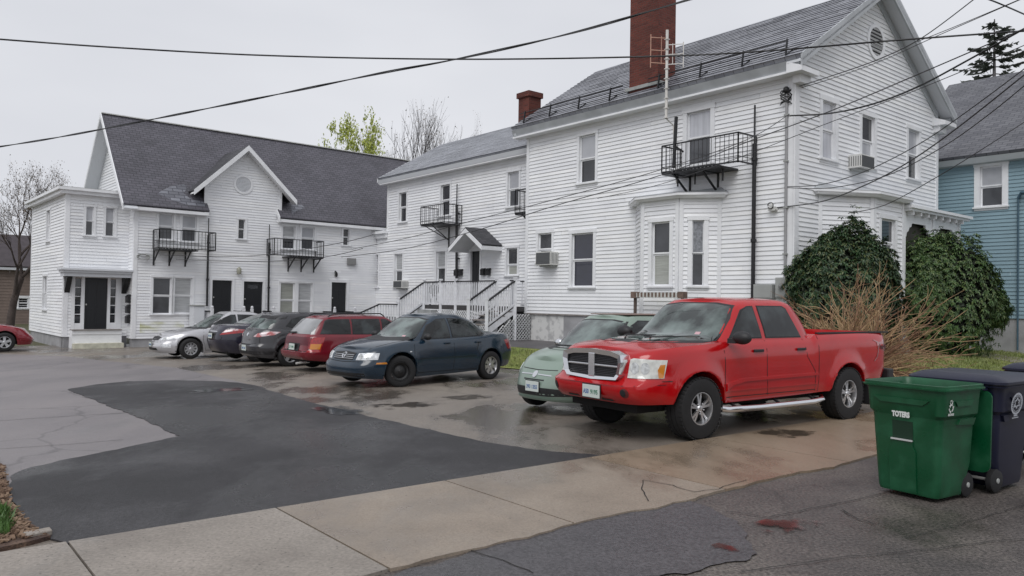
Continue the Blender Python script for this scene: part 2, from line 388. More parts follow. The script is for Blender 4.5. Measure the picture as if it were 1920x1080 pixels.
# whole lot of worn tan pavement
lot = drape('parking_lot', [WV(-14, 5.6), WV(14.6, 5.6), WV(14.6, 7.2), WV(13.2, 9), WV(13.0, 21), WV(15, 30), WV(18, 33), WV(18, 35), WV(-40, 37), WV(-40, 20)], 0.0, m_lot)
drape('driveway', G((-700, 1010), (-300, 700), (0, 664), (120, 668), (330, 690), (430, 712), (470, 722), (420, 790), (338, 830), (60, 900), (20, 940), (20, 1000)), 0.006, m_old)
patch_px = [(128, 731), (180, 722), (240, 716), (330, 714), (415, 716), (470, 722), (520, 737), (575, 754), (650, 772), (720, 789), (800, 806), (900, 829), (1000, 845), (1128, 857), (1060, 876), (860, 912), (700, 946), (560, 970), (420, 986), (300, 1000), (130, 1023), (70, 1003), (30, 960), (14, 920), (28, 890), (60, 878), (200, 848), (338, 819), (250, 780), (190, 757)]
drape('asphalt_patch', smooth_poly(G(*patch_px), 0.06, 0.10), 0.014, m_patch, thick=0.012)
def band(name, a0, a1, b0, b1, dz, m, rough=0.0, seed=0, **k): return drape(name, smooth_poly([WV(a0, b0), WV(a1, b0), WV(a1, b1), WV(a0, b1)], rough, 0.25, seed), dz, m, **k)
m_path = ground_mat('path_asphalt', [lin((66, 64, 66)), lin((86, 83, 84))], 0.8, 0.5, grain=0.2, gscale=100, wet=(0.5, 0.7, 0.25, 0.75, 0.5))
band('grass_bank', 12.9, 15.6, 7.6, 21.5, 0.02, m_grass, 0.12, 1)
band('path', 15.5, 18.6, 8.8, 34, 0.026, m_path)
band('lawn', 18.2, 60, 6.75, 10.7, 0.02, m_grass, 0.06, 2)
band('lawn', 26.4, 60, 10.6, 30, 0.02, m_grass)
band('path', 13.2, 19.4, 6.0, 7.55, 0.03, m_path, 0.05, 4)
band('path', 24.6, 26.2, 5.9, 10.6, 0.035, m_walk)
# sidewalk slabs (each a separate flag, tooled joints between)
joint_px = [(-200, 1105, -290, 1200), (130, 1019, 168, 1085), (560, 970, 720, 1080), (860, 911, 1031, 974), (1128, 858, 1330, 925), (1400, 832, 1560, 868), (1640, 800, 1830, 838)]
def wv(p): return (p.dot(WD), p.dot(VD))
def v_near(w_): return 4.12 + 0.10 * noise.noise(Vector((w_ * 1.1, 2.2, 0))) + 0.06 * noise.noise(Vector((w_ * 4, 0, 5)))
def sidewalk():
    js = []
    for a, b, c, d in joint_px:
        p, q = gp(a, b), gp(c, d); js.append(((wv(p)[0] + wv(q)[0]) / 2))
    js = sorted(js + [js[-1] + 3, js[-1] + 6, js[-1] + 9, js[-1] + 12])
    for i in range(len(js) - 1):
        a, b = js[i] + 0.008, js[i + 1] - 0.008
        pts = [WV(a, 5.84), WV(b, 5.84)]
        far = 5.84
        k = max(2, int((b - a) / 0.12))
        pts += [WV(b - (b - a) * t / k, v_near(b - (b - a) * t / k)) for t in range(k + 1)]
        drape('sidewalk', pts, 0.022, m_walk if b < 4.0 else (m_walk3 if b < 7.2 else m_walk2), thick=0.05)
sidewalk()
drape('joint_soil', [WV(-12, 5.86), WV(30, 5.86), WV(30, 4.0), WV(-12, 4.0)], -0.012, m_dirt)
drape('road', [WV(-60, 4.35), WV(90, 4.35), WV(90, -8), WV(-60, -8)], 0.0, m_road, step=1.0)
rp = smooth_poly(G((740, 1080), (900, 1032), (1010, 985), (1080, 972), (1180, 948), (1300, 937), (1385, 980), (1420, 1040), (1300, 1075), (1000, 1120), (760, 1120)), 0.10, 0.06, 4)
drape('road_patch', rp, 0.009, m_road2)
# ================================================================== buildings
M_sid = mat('white_clapboard', (0.81, 0.82, 0.84), 0.45, 0.05, 1.2, stretch=(1, 1, 0.5))
M_sid2 = mat('grey_white_clapboard', (0.70, 0.715, 0.73), 0.5, 0.08, 0.9, stretch=(1, 1, 0.6))
M_sids = [M_sid, mat('white_clapboard_b', (0.765, 0.775, 0.80), 0.45, 0.07, 1.0, stretch=(1, 1, 0.4)), mat('white_clapboard_c', (0.825, 0.83, 0.84), 0.45, 0.06, 1.6, stretch=(1, 1, 0.5))]
M_trim = mat('white_trim', (0.78, 0.79, 0.81), 0.4, 0.06, 2.5)
M_fascia = mat('weathered_fascia', (0.42, 0.44, 0.46), 0.55, 0.18, 1.5)
M_soffit = mat('soffit', (0.62, 0.64, 0.67), 0.6)
M_blue = mat('blue_clapboard', lin((132, 158, 169)), 0.55, 0.07, 1.0)
M_brown = mat('brown_siding', lin((120, 106, 98)), 0.7, 0.1)
M_stone = mat('painted_fieldstone', (0.40, 0.40, 0.40), 0.85, bump=1.0, bscale=7, col2=(0.60, 0.60, 0.59), scale=4, sharp=(0.38, 0.5))
M_conc = mat('foundation_concrete', (0.30, 0.30, 0.31), 0.85, 0.25, 1.6, bump=0.3)
M_black = mat('black_iron', (0.012, 0.012, 0.014), 0.45, 0.3, 8)
M_blackdoor = mat('black_door_paint', (0.010, 0.011, 0.014), 0.35)
M_gray = mat('grey_metal', (0.33, 0.34, 0.33), 0.5, 0.15, 5)
M_galv = mat('galvanised', (0.62, 0.62, 0.60), 0.5, 0.15, 5, metal=0.2)
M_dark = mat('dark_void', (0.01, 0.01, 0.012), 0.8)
M_acw = mat('ac_white', (0.62, 0.62, 0.60), 0.5)
M_acd = mat('ac_grille', (0.10, 0.105, 0.11), 0.6)
M_wood = mat('grey_wood', (0.22, 0.20, 0.19), 0.8, 0.3, 6)
def panemat(name, col, rough=0.06, var=0.0, scale=2.0, col2=None, stretch=None):
    return mat(name, col, rough, var, scale, col2=col2, stretch=stretch, spec=0.6, coat=0.6)
PANES = {
    'dark': panemat('pane_dark', (0.010, 0.011, 0.014), 0.05, 0.5, 1.5, col2=(0.035, 0.038, 0.044)),
    'navy': panemat('pane_navy', (0.018, 0.019, 0.034), 0.05, 0.3),
    'grey': panemat('pane_grey', (0.038, 0.04, 0.045), 0.07, 0.35, 2.2),
    'screen': panemat('pane_screen', (0.055, 0.058, 0.066), 0.3, 0.25, 3),
    'shade': panemat('pane_shade', (0.42, 0.43, 0.46), 0.12, 0.1),
    'curtain': panemat('pane_curtain', (0.50, 0.51, 0.55), 0.12, 0.14, 6, stretch=(2, 2, 0.15)),
    'blind': panemat('pane_blind', (0.33, 0.34, 0.31), 0.12, 0.16, 9, stretch=(0.2, 0.2, 3)),
    'blindw': panemat('pane_blind_white', (0.40, 0.41, 0.42), 0.12, 0.22, 9, stretch=(0.2, 0.2, 3)),
    'lace': panemat('pane_lace', (0.20, 0.21, 0.23), 0.1, 0.5, 14),
}
M_slate = brickmat('slate_roof', lin((150, 152, 159)), lin((128, 130, 138)), lin((96, 97, 103)), 0.30, 0.23, 0.010, 0.33, 0.4)
M_slateb = brickmat('slate_roof_small', lin((146, 149, 156)), lin((126, 129, 137)), lin((100, 101, 107)), 0.30, 0.20, 0.008, 0.38, 0.4)
M_shing = brickmat('purple_shingle', lin((92, 90, 98)), lin((78, 77, 84)), lin((54, 53, 59)), 0.28, 0.15, 0.012, 0.6, 0.5, big=(0.82, 1.12))
M_shing2 = brickmat('dark_shingle', lin((74, 74, 78)), lin((58, 58, 63)), lin((40, 40, 44)), 0.33, 0.14, 0.012, 0.65, 0.5)
M_shing3 = brickmat('grey_shingle', lin((104, 105, 110)), lin((84, 85, 91)), lin((60, 60, 66)), 0.33, 0.15, 0.012, 0.6, 0.5, big=(0.85, 1.15))
M_brick = brickmat('red_brick', lin((108, 52, 42)), lin((84, 38, 32)), lin((92, 66, 58)), 0.21, 0.072, 0.008, 0.85, 0.7, big=(0.75, 1.2))

def crossings(poly, z):
    xs = []
    n = len(poly)
    for i in range(n):
        (a, za), (b, zb) = poly[i], poly[(i + 1) % n]
        if (za <= z) != (zb <= z): xs.append(a + (b - a) * (z - za) / (zb - za))
    xs.sort(); return [(xs[i], xs[i + 1]) for i in range(0, len(xs) - 1, 2)]
def siding(F, poly, holes, parent, m=None, ex=0.122, lip=0.026, name='wall'):
    z0 = min(p[1] for p in poly); z1 = max(p[1] for p in poly); mb = MB()
    multi = m is None or m is M_sid; rs = random.Random(int(z1 * 977) + int(z0 * 131)); z = z0
    while z < z1 - 0.01:
        zt = min(z + ex, z1); zm = (z + zt) / 2
        iv = crossings(poly, zm)
        for h in holes:
            if h[2] < zm < h[3]:
                nv = []
                for a, b in iv:
                    if h[0] > a: nv.append((a, min(b, h[0])))
                    if h[1] < b: nv.append((max(a, h[1]), b))
                iv = [(a, b) for a, b in nv if b - a > 0.004]
        iv2 = []
        for a, b in iv:
            c = a - rs.uniform(0, 3.2)
            while c < b:
                e = c + 3.66
                if e > a: iv2.append((max(a, c), min(b, e)))
                c = e
        for a, b in iv2:
            mb.cur = rs.choice((0, 0, 1, 2)) if multi else 0
            a += 0.0012; b -= 0.0012
            mb.face([F.P(a, z, lip), F.P(b, z, lip), F.P(b, zt, 0.003), F.P(a, zt, 0.003)])
            mb.face([F.P(a, z, 0.0), F.P(b, z, 0.0), F.P(b, z, lip), F.P(a, z, lip)])
        z = zt
    o = mb.build(name, M_sids if multi else m, parent, fix=False)
    return o
def window(F, r, parent, up='shade', lo='dark', cw=0.10, sill=0.05, mid=0.5, hood=0.02, mull=None, m=M_trim, name='window'):
    u0, u1, z0, z1 = r; mb = MB()
    # casing: four boards round the opening
    d0, d1 = -0.10, 0.045
    mb.fbox(F, u0 - cw, u0, z0 - 0.0, z1, d0, d1); mb.fbox(F, u1, u1 + cw, z0 - 0.0, z1, d0, d1)
    mb.fbox(F, u0 - cw - hood, u1 + cw + hood, z1, z1 + cw, d0, d1 + 0.012)
    mb.fbox(F, u0 - cw - 0.03, u1 + cw + 0.03, z0 - sill, z0, d0, d1 + 0.05)
    if sill: mb.fbox(F, u0 - cw, u1 + cw, z0 - sill - 0.07, z0 - sill, d0, d1 - 0.01)
    sw = min(0.045, (u1 - u0) * 0.09)
    zm = z0 + (z1 - z0) * mid
    for (a, b, o0) in ((zm, z1, -0.035), (z0, zm, -0.065)):      # upper sash in front
        mb.fbox(F, u0, u0 + sw, a, b, o0 - 0.025, o0); mb.fbox(F, u1 - sw, u1, a, b, o0 - 0.025, o0)
        mb.fbox(F, u0 + sw, u1 - sw, b - sw, b, o0 - 0.025, o0); mb.fbox(F, u0 + sw, u1 - sw, a, a + sw, o0 - 0.025, o0)
    if mull:
        for k in range(1, mull):
            zz = z0 + (z1 - z0) * k / mull; mb.fbox(F, u0 + sw, u1 - sw, zz - 0.012, zz + 0.012, -0.06, -0.03)
    w = mb.build(name, m, parent)
    WL[w.name] = WL.get(parent.name, Vector((0, 0, 0))) - Vector((0, 0, 0))
    def pane(a, b, o, st):
        q = MB(); q.fbox(F, u0 + sw * 0.8, u1 - sw * 0.8, a + sw * 0.8, b - sw * 0.8, o - 0.006, o)
        p = q.build('pane', PANES[st]); p.parent = w
    pane(zm, z1, -0.048, up); pane(z0, zm, -0.078, lo)
    return w
def hole(r, c=0.05): return (r[0] - c, r[1] + c, r[2] - c, r[3] + c)
def door(F, r, parent, m=None, cw=0.11, panels=True, glass=False):
    u0, u1, z0, z1 = r; mb = MB()
    mb.fbox(F, u0 - cw, u0, z0, z1 + cw, -0.1, 0.045); mb.fbox(F, u1, u1 + cw, z0, z1 + cw, -0.1, 0.045); mb.fbox(F, u0, u1, z1, z1 + cw, -0.1, 0.05)
    fr = mb.build('door_frame', M_trim, parent)
    d = MB(); d.fbox(F, u0, u1, z0, z1, -0.10, -0.055)
    if panels:
        wd = u1 - u0; hh = z1 - z0
        for a, b, c, e in ((0.12, 0.46, 0.08, 0.40), (0.54, 0.88, 0.08, 0.40), (0.12, 0.46, 0.46, 0.78), (0.54, 0.88, 0.46, 0.78)):
            d.fbox(F, u0 + wd * a, u0 + wd * b, z0 + hh * c, z0 + hh * e, -0.055, -0.045)
    do = d.build('door', m or M_blackdoor, parent, bevel=0.004)
    if glass:
        g = MB(); g.fbox(F, u0 + 0.2, u1 - 0.2, z0 + (z1 - z0) * .82, z0 + (z1 - z0) * .92, -0.055, -0.048); p = g.build('pane', PANES['grey']); p.parent = do
    k = MB(); k.blob(F.P(u0 + 0.08, z0 + 0.95, -0.02), 0.03, 0.03, 0.03, 8, 6); h = k.build('handle', M_galv, smooth=60); h.parent = do
    return do
def slab(name, pts, th, m, parent, uv=True, down=None):
    mb = MB(); pts = [Vector(p) for p in pts]
    n = (pts[1] - pts[0]).cross(pts[2] - pts[0]).normalized()
    if n.z < 0: n = -n
    mb.prism(pts, (down or -n) * th)
    return mb.build(name, m, parent, uv=uv)
def courses(name, pts, m, m_edge, parent, ex=0.22, lip=0.016, seed=1):
    """overlapping slate courses laid over a roof plane"""
    pts = [Vector(p) for p in pts]; n = (pts[1] - pts[0]).cross(pts[2] - pts[0]).normalized()
    if n.z < 0: n = -n
    a = Vector((0, 0, 1)).cross(n).normalized(); b = n.cross(a)
    if b.z < 0: b = -b
    o = pts[0] + n * 0.003; P2 = [((p - o).dot(a), (p - o).dot(b)) for p in pts]; mb = MB(); z = min(p[1] for p in P2); z1 = max(p[1] for p in P2); rs = random.Random(seed)
    while z < z1 - 0.02:
        zt = min(z + ex, z1)
        for (x0, x1) in crossings(P2, (z + zt) / 2):
            x = x0
            while x < x1:
                e = min(x1, x + rs.uniform(.25, 1.6)); l = lip * rs.uniform(.7, 1.35)
                q = lambda x_, z_, h: o + a * x_ + b * z_ + n * h
                mb.cur = 0; mb.face([q(x, z, l), q(e, z, l), q(e, zt, .002), q(x, zt, .002)]); mb.cur = 1; mb.face([q(x, z, 0), q(e, z, 0), q(e, z, l), q(x, z, l)]); x = e
        z = zt
    return mb.build(name, [m, m_edge], parent, uv=True, fix=False)
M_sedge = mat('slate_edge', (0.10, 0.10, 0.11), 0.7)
def board(mb, p, q, h, t, n):             # board along pq, height h downwards, thickness t along n (outwards)
    p = Vector(p); q = Vector(q); mb.prism([p, q, q - Vector((0, 0, h)), p - Vector((0, 0, h))], Vector(n) * t)
def corner(F, u, z0, z1, parent, w=0.13, name='corner_board', both=True):
    mb = MB(); mb.fbox(F, u - w, u, z0, z1, -0.02, 0.034); mb.build(name, M_trim, parent)
def ac_unit(F, x0, y0, x1, y1, label, depth=0.38):
    r = F.rect(x0, y0, x1, y1, depth); u0, u1, z0, z1 = r
    t = thing('window_air_conditioner', F.P((u0 + u1) / 2, z0, 0), label, 'air conditioner', 'window air conditioners')
    mb = MB(); mb.fbox(F, u0, u1, z0, z1, -0.05, depth); mb.build('casing', M_acw, t, bevel=0.01)
    g = MB(); g.fbox(F, u0 + 0.03, u1 - 0.03, z0 + 0.03, z1 - 0.03, depth, depth + 0.004)
    for k in range(9):
        zz = z0 + 0.04 + (z1 - z0 - 0.08) * k / 8; g.fbox(F, u0 + 0.03, u1 - 0.03, zz - 0.004, zz + 0.004, depth + 0.003, depth + 0.010)
    for k in range(6):
        uu = depth * k / 6 + 0.03; g.fbox(F, u0 - 0.004, u0 + 0.001, z0 + 0.05, z1 - 0.05, uu, uu + 0.02); g.fbox(F, u1 - 0.001, u1 + 0.004, z0 + 0.05, z1 - 0.05, uu, uu + 0.02)
    g.build('grille', M_acd, t)
    b = MB(); b.fbox(F, u0 + 0.08, u1 - 0.08, z0 - 0.05, z0 - 0.005, 0.02, depth * 0.7); b.build('bracket', M_gray, t)
    return t
def vent(F, px, py, rx, parent, louvers=9, dark=True):
    u, z = F.px(px, py); 
    mb = MB(); n = 28
    ro, ri = rx, rx * 0.78
    for k in range(n):
        a, b = 2 * PI * k / n, 2 * PI * (k + 1) / n
        P = lambda r, t, o: F.P(u + r * math.cos(t), z + r * math.sin(t), o)
        mb.face([P(ri, a, 0.05), P(ro, a, 0.05), P(ro, b, 0.05), P(ri, b, 0.05)])
        mb.face([P(ro, a, 0.0), P(ro, b, 0.0), P(ro, b, 0.05), P(ro, a, 0.05)])
        mb.face([P(ri, a, 0.0), P(ri, b, 0.0), P(ri, b, 0.05), P(ri, a, 0.05)])
    v = mb.build('gable_vent', M_trim, parent)
    q = MB(); q.face([F.P(u + ri * math.cos(2 * PI * k / n), z + ri * math.sin(2 * PI * k / n), 0.024) for k in range(n)])
    b = q.build('vent_backing', M_dark if dark else M_soffit); b.parent = v
    q = MB()
    for k in range(louvers):
        zz = -ri + 2 * ri * (k + 0.5) / louvers; hw = math.sqrt(max(0, ri * ri - zz * zz))
        c = F.P(u, z + zz, 0.035); q.obox(c, F.u * hw, (F.n * 0.7 + Vector((0, 0, -0.7))) * 0.004, (F.n * 0.7 + Vector((0, 0, 0.7))) * ri / louvers * 0.42)
    l = q.build('louver', M_trim); l.parent = v

# ------------------------------------------------------------------ A: large near house
WA, VA, AW = 17.85, 10.6, 8.42
FS = Frame(WV(WA, VA), VD, -WD)            # long side wall facing the lot
FG = Frame(WV(WA, VA), WD, -VD)            # gable wall facing the street
houseA = thing('white_house', WV(WA, VA, 0.3), 'big white clapboard house with slate roof and tall brick chimney, right behind the red pickup', 'house')
OV = 0.42
ze = FS.px(1300, 152.0, OV)[1]             # eave height
ALen = FS.px(987.5, 420)[0]                # length of side wall
zb = FS.px(1000, 588)[1]                   # bottom of clapboards
zfr = ze - 0.30
uA2 = FS.px(959, 238, OV)[0]
hipF = Frame(WV(WA + AW / 2, VA), VD, -WD)
v_h, zr = hipF.px(1120, 133)
zr2 = Frame(WV(WA, VA - 0.4), WD, -VD).px(1672, -31)
print('A', ze, ALen, zb, 'ridge', zr, v_h, zr2, 'slope', math.degrees(math.atan((zr - ze) / (AW / 2 + OV))))
zr = (zr + zr2[1]) / 2
GO = 0.42                                  # gable overhang
# openings
rA = {
 'u1': FS.rect(1087, 253, 1117.5, 342), 'ud': FS.rect(1289, 208, 1333, 308), 's1': FS.rect(1010, 437, 1035.5, 490), 'b1': FS.rect(1073, 437, 1113, 538)}
bo = 0.72
ub0 = FS.px(1352, 480)[0]                  # right foot of bay on the wall
BayF = Frame(FS.o, FS.u, FS.n)
BayF.o = FS.o + FS.n * bo
ub1 = BayF.px(1273, 480)[0]; ub2 = BayF.px(1203, 480)[0]; ub3 = ub2 + (ub1 - ub0)
bo = min(0.95, max(0.55, ub1 - ub0)) if False else bo
print('bay', ub0, ub1, ub2, ub3)
d_ob = (FS.P(ub1, 0, bo) - FS.P(ub0, 0, 0)); BayO = Frame(FS.P(ub0, 0, 0), d_ob.normalized(), Vector((-d_ob.y, d_ob.x, 0)).normalized())
if BayO.n.dot(CAM - BayO.o) < 0: BayO.n = -BayO.n
d_ol = (FS.P(ub3, 0, 0) - FS.P(ub2, 0, bo)); BayL = Frame(FS.P(ub2, 0, bo), d_ol.normalized(), Vector((d_ol.y, -d_ol.x, 0)).normalized())
if BayL.n.dot(FS.u) < 0: BayL.n = -BayL.n
zbr = BayF.px(1275, 372)[1]                # top of bay walls
print('bay roof z', zbr, 'ob len', d_ob.length)
holes = [hole(rA[k]) for k in ('u1', 'ud', 's1', 'b1')] + [(ub0, ub3, zb - 1, zbr)]
siding(FS, [(0, zb), (ALen, zb), (ALen, zfr), (0, zfr)], holes, houseA)
window(FS, rA['u1'], houseA, 'shade', 'dark')
window(FS, rA['ud'], houseA, 'curtain', 'screen', cw=0.14)
window(FS, rA['s1'], houseA, 'grey', 'grey', mid=0.42)
window(FS, rA['b1'], houseA, 'navy', 'navy', cw=0.12)
# gable wall
hG = [FG.rect(1540, 191, 1565, 299), FG.rect(1614, 218, 1638, 312), FG.rect(1701, 244, 1721.5, 336)]
gpitch = (zr - ze) / (AW / 2 + OV)
def gz_at(u): return ze + gpitch * (min(u, AW - u) + OV) - 0.12
siding(FG, [(0, zb), (AW, zb), (AW, gz_at(AW)), (AW / 2, gz_at(AW / 2)), (0, gz_at(0))], [hole(r) for r in hG], houseA)
window(FG, hG[0], houseA, 'curtain', 'curtain', cw=0.13)
window(FG, hG[1], houseA, 'grey', 'shade', cw=0.12)
window(FG, hG[2], houseA, 'shade', 'grey', cw=0.12)
vent(FG, 1641, 79, 0.52, houseA, 8)
# other walls (back and far ends) plain
FR = Frame(FG.P(AW, 0, 0), VD, WD)
siding(FR, [(0, zb), (ALen, zb), (ALen, zfr), (0, zfr)], [], houseA, ex=0.224)
FBk = Frame(FS.P(ALen, 0, 0), WD, VD)
siding(FBk, [(0, zb), (AW, zb), (AW, zfr + 0.2), (0, zfr + 0.2)], [], houseA, ex=0.224)
# foundation
mb = MB()
for Fr, L_ in ((FS, ALen), (FG, AW), (FR, ALen), (FBk, AW)):
    mb.fbox(Fr, 0.03, L_ - 0.03, -0.3, zb - 0.002, -0.3, -0.03)
mb.build('foundation', M_stone, houseA)
uu = FS.px(1056, 610)[0]
mb = MB(); mb.fbox(FS, 1.0, uu, 0.0, zb - 0.03, -0.03, -0.015); mb.build('foundation_panel', M_conc, houseA)
# trim: corner boards, frieze, water table
mb = MB()
mb.fbox(FS, -0.0, 0.16, zb, zfr, -0.02, 0.040); mb.fbox(FG, -0.040, 0.16, zb, zfr, -0.02, 0.040); mb.build('corner_board', M_trim, houseA)
mb = MB(); mb.fbox(FS, ALen - 0.12, ALen + 0.02, zb, zfr, -0.02, 0.040); mb.build('corner_board', M_trim, houseA)
mb = MB(); mb.fbox(FG, AW - 0.14, AW + 0.02, zb, zfr, -0.02, 0.040); mb.build('corner_board', M_trim, houseA)
mb = MB(); mb.fbox(FS, 0.16, ALen - 0.12, zfr - 0.16, zfr, -0.02, 0.030); mb.build('frieze', M_trim, houseA)
mb = MB(); mb.fbox(FS, 0, ALen, zb - 0.03, zb + 0.02, -0.02, 0.03); mb.build('water_table', M_wood, houseA)
# roof
e0, e1 = -OV, AW + OV
R = lambda a, b, z: WV(WA + a, VA + b, z)
v0 = -GO; v1 = uA2
slab('roof', [R(e0, v0, ze), R(AW / 2, v0, zr), R(AW / 2, v_h, zr), R(e0, v1, ze)], 0.09, M_slate, houseA)
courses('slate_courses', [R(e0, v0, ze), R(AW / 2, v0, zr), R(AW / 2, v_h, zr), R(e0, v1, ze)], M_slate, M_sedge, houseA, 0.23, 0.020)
slab('roof', [R(e1, v0, ze), R(AW / 2, v0, zr), R(AW / 2, v_h, zr), R(e1, v1, ze)], 0.09, M_slate, houseA)
slab('roof', [R(e0, v1, ze), R(AW / 2, v_h, zr), R(e1, v1, ze)], 0.09, M_slate, houseA)
# eave box: sloping grey gutter-fascia over a white crown strip, and the soffit
mb = MB()
for sgn, a in ((-1, e0), (1, e1)):
    x_in = a - sgn * 0.20
    mb.prism([R(a, v0 + 0.1, ze - 0.10), R(x_in, v0 + 0.1, ze - 0.10), R(x_in, v0 + 0.1, ze - 0.33), R(a - sgn * 0.10, v0 + 0.1, ze - 0.33)], VD * (v1 - v0 - 0.1))
mb.prism([R(e0 + 0.05, v1, ze - 0.10), R(e0 + 0.05, v1 - 0.2, ze - 0.10), R(e0 + 0.05, v1 - 0.2, ze - 0.33), R(e0 + 0.05, v1 - 0.1, ze - 0.33)], WD * (e1 - e0 - 0.1))
mb.build('gutter', M_fascia, houseA)
mb = MB()
for sgn, a in ((-1, e0), (1, e1)):
    b = a - sgn * 0.06; c_ = a - sgn * OV
    mb.prism([R(b, v0 + 0.08, ze - 0.335), R(c_, v0 + 0.08, ze - 0.335), R(c_, v0 + 0.08, ze - 0.40), R(b, v0 + 0.08, ze - 0.39)], VD * (v1 - v0 - 0.08))
mb.build('soffit', M_trim, houseA)
# rake boards and the wide rake soffit of the street gable
mb = MB(); sb = MB()
for sg in (0, 1):
    fx = (lambda t: t) if sg == 0 else (lambda t: AW - t)
    a = R(fx(-OV), v0 - 0.02, ze + 0.02); b = R(AW / 2, v0 - 0.02, zr + 0.02)
    mb.prism([a, b, b - Vector((0, 0, 0.30)), a - Vector((0, 0, 0.30))], VD * 0.05)
    sb.prism([a - Vector((0, 0, 0.14)), b - Vector((0, 0, 0.14)), b - Vector((0, 0, 0.20)), a - Vector((0, 0, 0.20))], VD * (GO + 0.02))
    a2 = R(fx(0.02), -0.05, ze + gpitch * OV - 0.2); b2 = R(AW / 2, -0.05, zr - 0.2)
    mb.prism([a2, b2, b2 - Vector((0, 0, 0.26)), a2 - Vector((0, 0, 0.26))], VD * 0.035)
mb.build('rake_board', M_fascia, houseA); sb.build('rake_soffit', M_soffit, houseA)
# cornice returns
mb = MB()
for sg in (0, 1):
    fx = (lambda t: t) if sg == 0 else (lambda t: AW - t)
    p = [R(fx(-OV), v0, ze - 0.28), R(fx(0.42), v0, ze - 0.28), R(fx(0.42), 0.0, ze - 0.12), R(fx(-OV), 0.0, ze - 0.12)]
    q = [v - Vector((0, 0, 0.12 if i < 2 else 0.28)) for i, v in enumerate(p)]
    i0 = len(mb.v); mb.v += [tuple(v) for v in p + q]
    for f in ((0, 1, 2, 3), (7, 6, 5, 4), (0, 4, 5, 1), (1, 5, 6, 2), (2, 6, 7, 3), (3, 7, 4, 0)): mb.f.append(tuple(i0 + k for k in f)); mb.mi.append(0)
    mb.obox(R(fx(0.10), -0.12, ze - 0.50), WD * 0.24, VD * 0.11, Vector((0, 0, 0.10)))
    mb.build('cornice_return', M_trim, houseA); mb = MB()
# bay window on the side
zs = ze
bays = [(BayF, ub1, ub2), (BayO, 0, d_ob.length), (BayL, 0, d_ol.length)]
rb = {0: BayF.rect(1223, 416, 1256.5, 536), 1: BayO.rect(1297.5, 413, 1319.5, 536)}
bay = []
for i, (Fr, a, b) in enumerate(bays):
    siding(Fr, [(a, zb + 0.0), (b, zb + 0.0), (b, zbr), (a, zbr)], [hole(rb[i])] if i in rb else [], houseA, name='bay_wall')
w_ = window(BayF, rb[0], houseA, 'grey', 'blind', cw=0.12); w_ = window(BayO, rb[1], houseA, 'lace', 'grey', cw=0.12)
mb = MB()
for Fr, a, b in bays:
    mb.fbox(Fr, a, a + 0.11, zb, zbr, -0.02, 0.036); mb.fbox(Fr, b - 0.11, b, zb, zbr, -0.02, 0.036)
    mb.fbox(Fr, a + 0.11, b - 0.11, zbr - 0.10, zbr, -0.02, 0.03)
mb.build('bay_trim', M_trim, houseA)
def hexroof(Fw, u0, u1, u2, u3, o, z, ov, parent, m_top, m_side, t1=0.16, t2=0.14):
    # base outline of the little bay roof with an overhang, sloping back to the wall
    def ring(k, zz): 
        s1, s2 = u0 - (ov + k) * 1.0, u3 + (ov + k) * 1.0
        return [Fw.P(s1, zz, 0.0), Fw.P(s1, zz, 0.12), Fw.P(u1 - (ov + k) * 0.45, zz, o + ov + k), Fw.P(u2 + (ov + k) * 0.45, zz, o + ov + k), Fw.P(s2, zz, 0.12), Fw.P(s2, zz, 0.0)]
    a = ring(-0.08, z); b = ring(-0.02, z + t2 * 0.5); c = ring(0.0, z + t2 * 0.5); d = ring(0.0, z + t2)
    mb = MB(); mb.face(a)
    for p, q in ((a, b), (b, c), (c, d)):
        for i in range(5): mb.face([p[i], p[i + 1], q[i + 1], q[i]])
    mb.build('bay_cornice', m_side, parent, fix=True, weld=True)
    d2 = ring(0.01, z + t2 + 0.002); top = [Fw.P(u0, z + t2 + t1, 0.0), Fw.P(u0 + 0.02, z + t2 + t1, 0.03), Fw.P(u1, z + t2 + t1 * 0.6, o * 0.4), Fw.P(u2, z + t2 + t1 * 0.6, o * 0.4), Fw.P(u3 - 0.02, z + t2 + t1, 0.03), Fw.P(u3, z + t2 + t1, 0.0)]
    mb = MB()
    for i in range(5): mb.face([d2[i], d2[i + 1], top[i + 1], top[i]])
    mb.face(top); mb.face(list(reversed(d2)))
    mb.build('bay_roof', m_top, parent, weld=True)
hexroof(FS, ub0, ub1, ub2, ub3, bo, zbr, 0.22, houseA, M_fascia, M_trim)
# bay on the street gable
g0 = FG.px(1533, 430)[0]; go = 0.75
FGb = Frame(FG.o + FG.n * go, FG.u, FG.n)
g1 = FGb.px(1637, 420)[0]; g2 = FGb.px(1693, 420)[0]; g3 = g2 + (g1 - g0)
zg = FGb.px(1640, 371)[1]
print('gable bay', g0, g1, g2, g3, zg)
dd = FG.P(g1, 0, go) - FG.P(g0, 0, 0); GO1 = Frame(FG.P(g0, 0, 0), dd.normalized(), Vector((dd.y, -dd.x, 0)).normalized())
if GO1.n.dot(FG.n) < 0: GO1.n = -GO1.n
dr = FG.P(g3, 0, 0) - FG.P(g2, 0, go); GO2 = Frame(FG.P(g2, 0, go), dr.normalized(), Vector((dr.y, -dr.x, 0)).normalized())
if GO2.n.dot(FG.n) < 0: GO2.n = -GO2.n
rg = FGb.rect(1650, 411, 1676, 500)
siding(GO1, [(0, zb), (dd.length, zb), (dd.length, zg), (0, zg)], [], houseA, name='bay_wall')
siding(FGb, [(g1, zb), (g2, zb), (g2, zg), (g1, zg)], [hole(rg)], houseA, name='bay_wall')
siding(GO2, [(0, zb), (dr.length, zb), (dr.length, zg), (0, zg)], [], houseA, name='bay_wall')
window(FGb, rg, houseA, 'dark', 'dark', cw=0.12)
mb = MB()
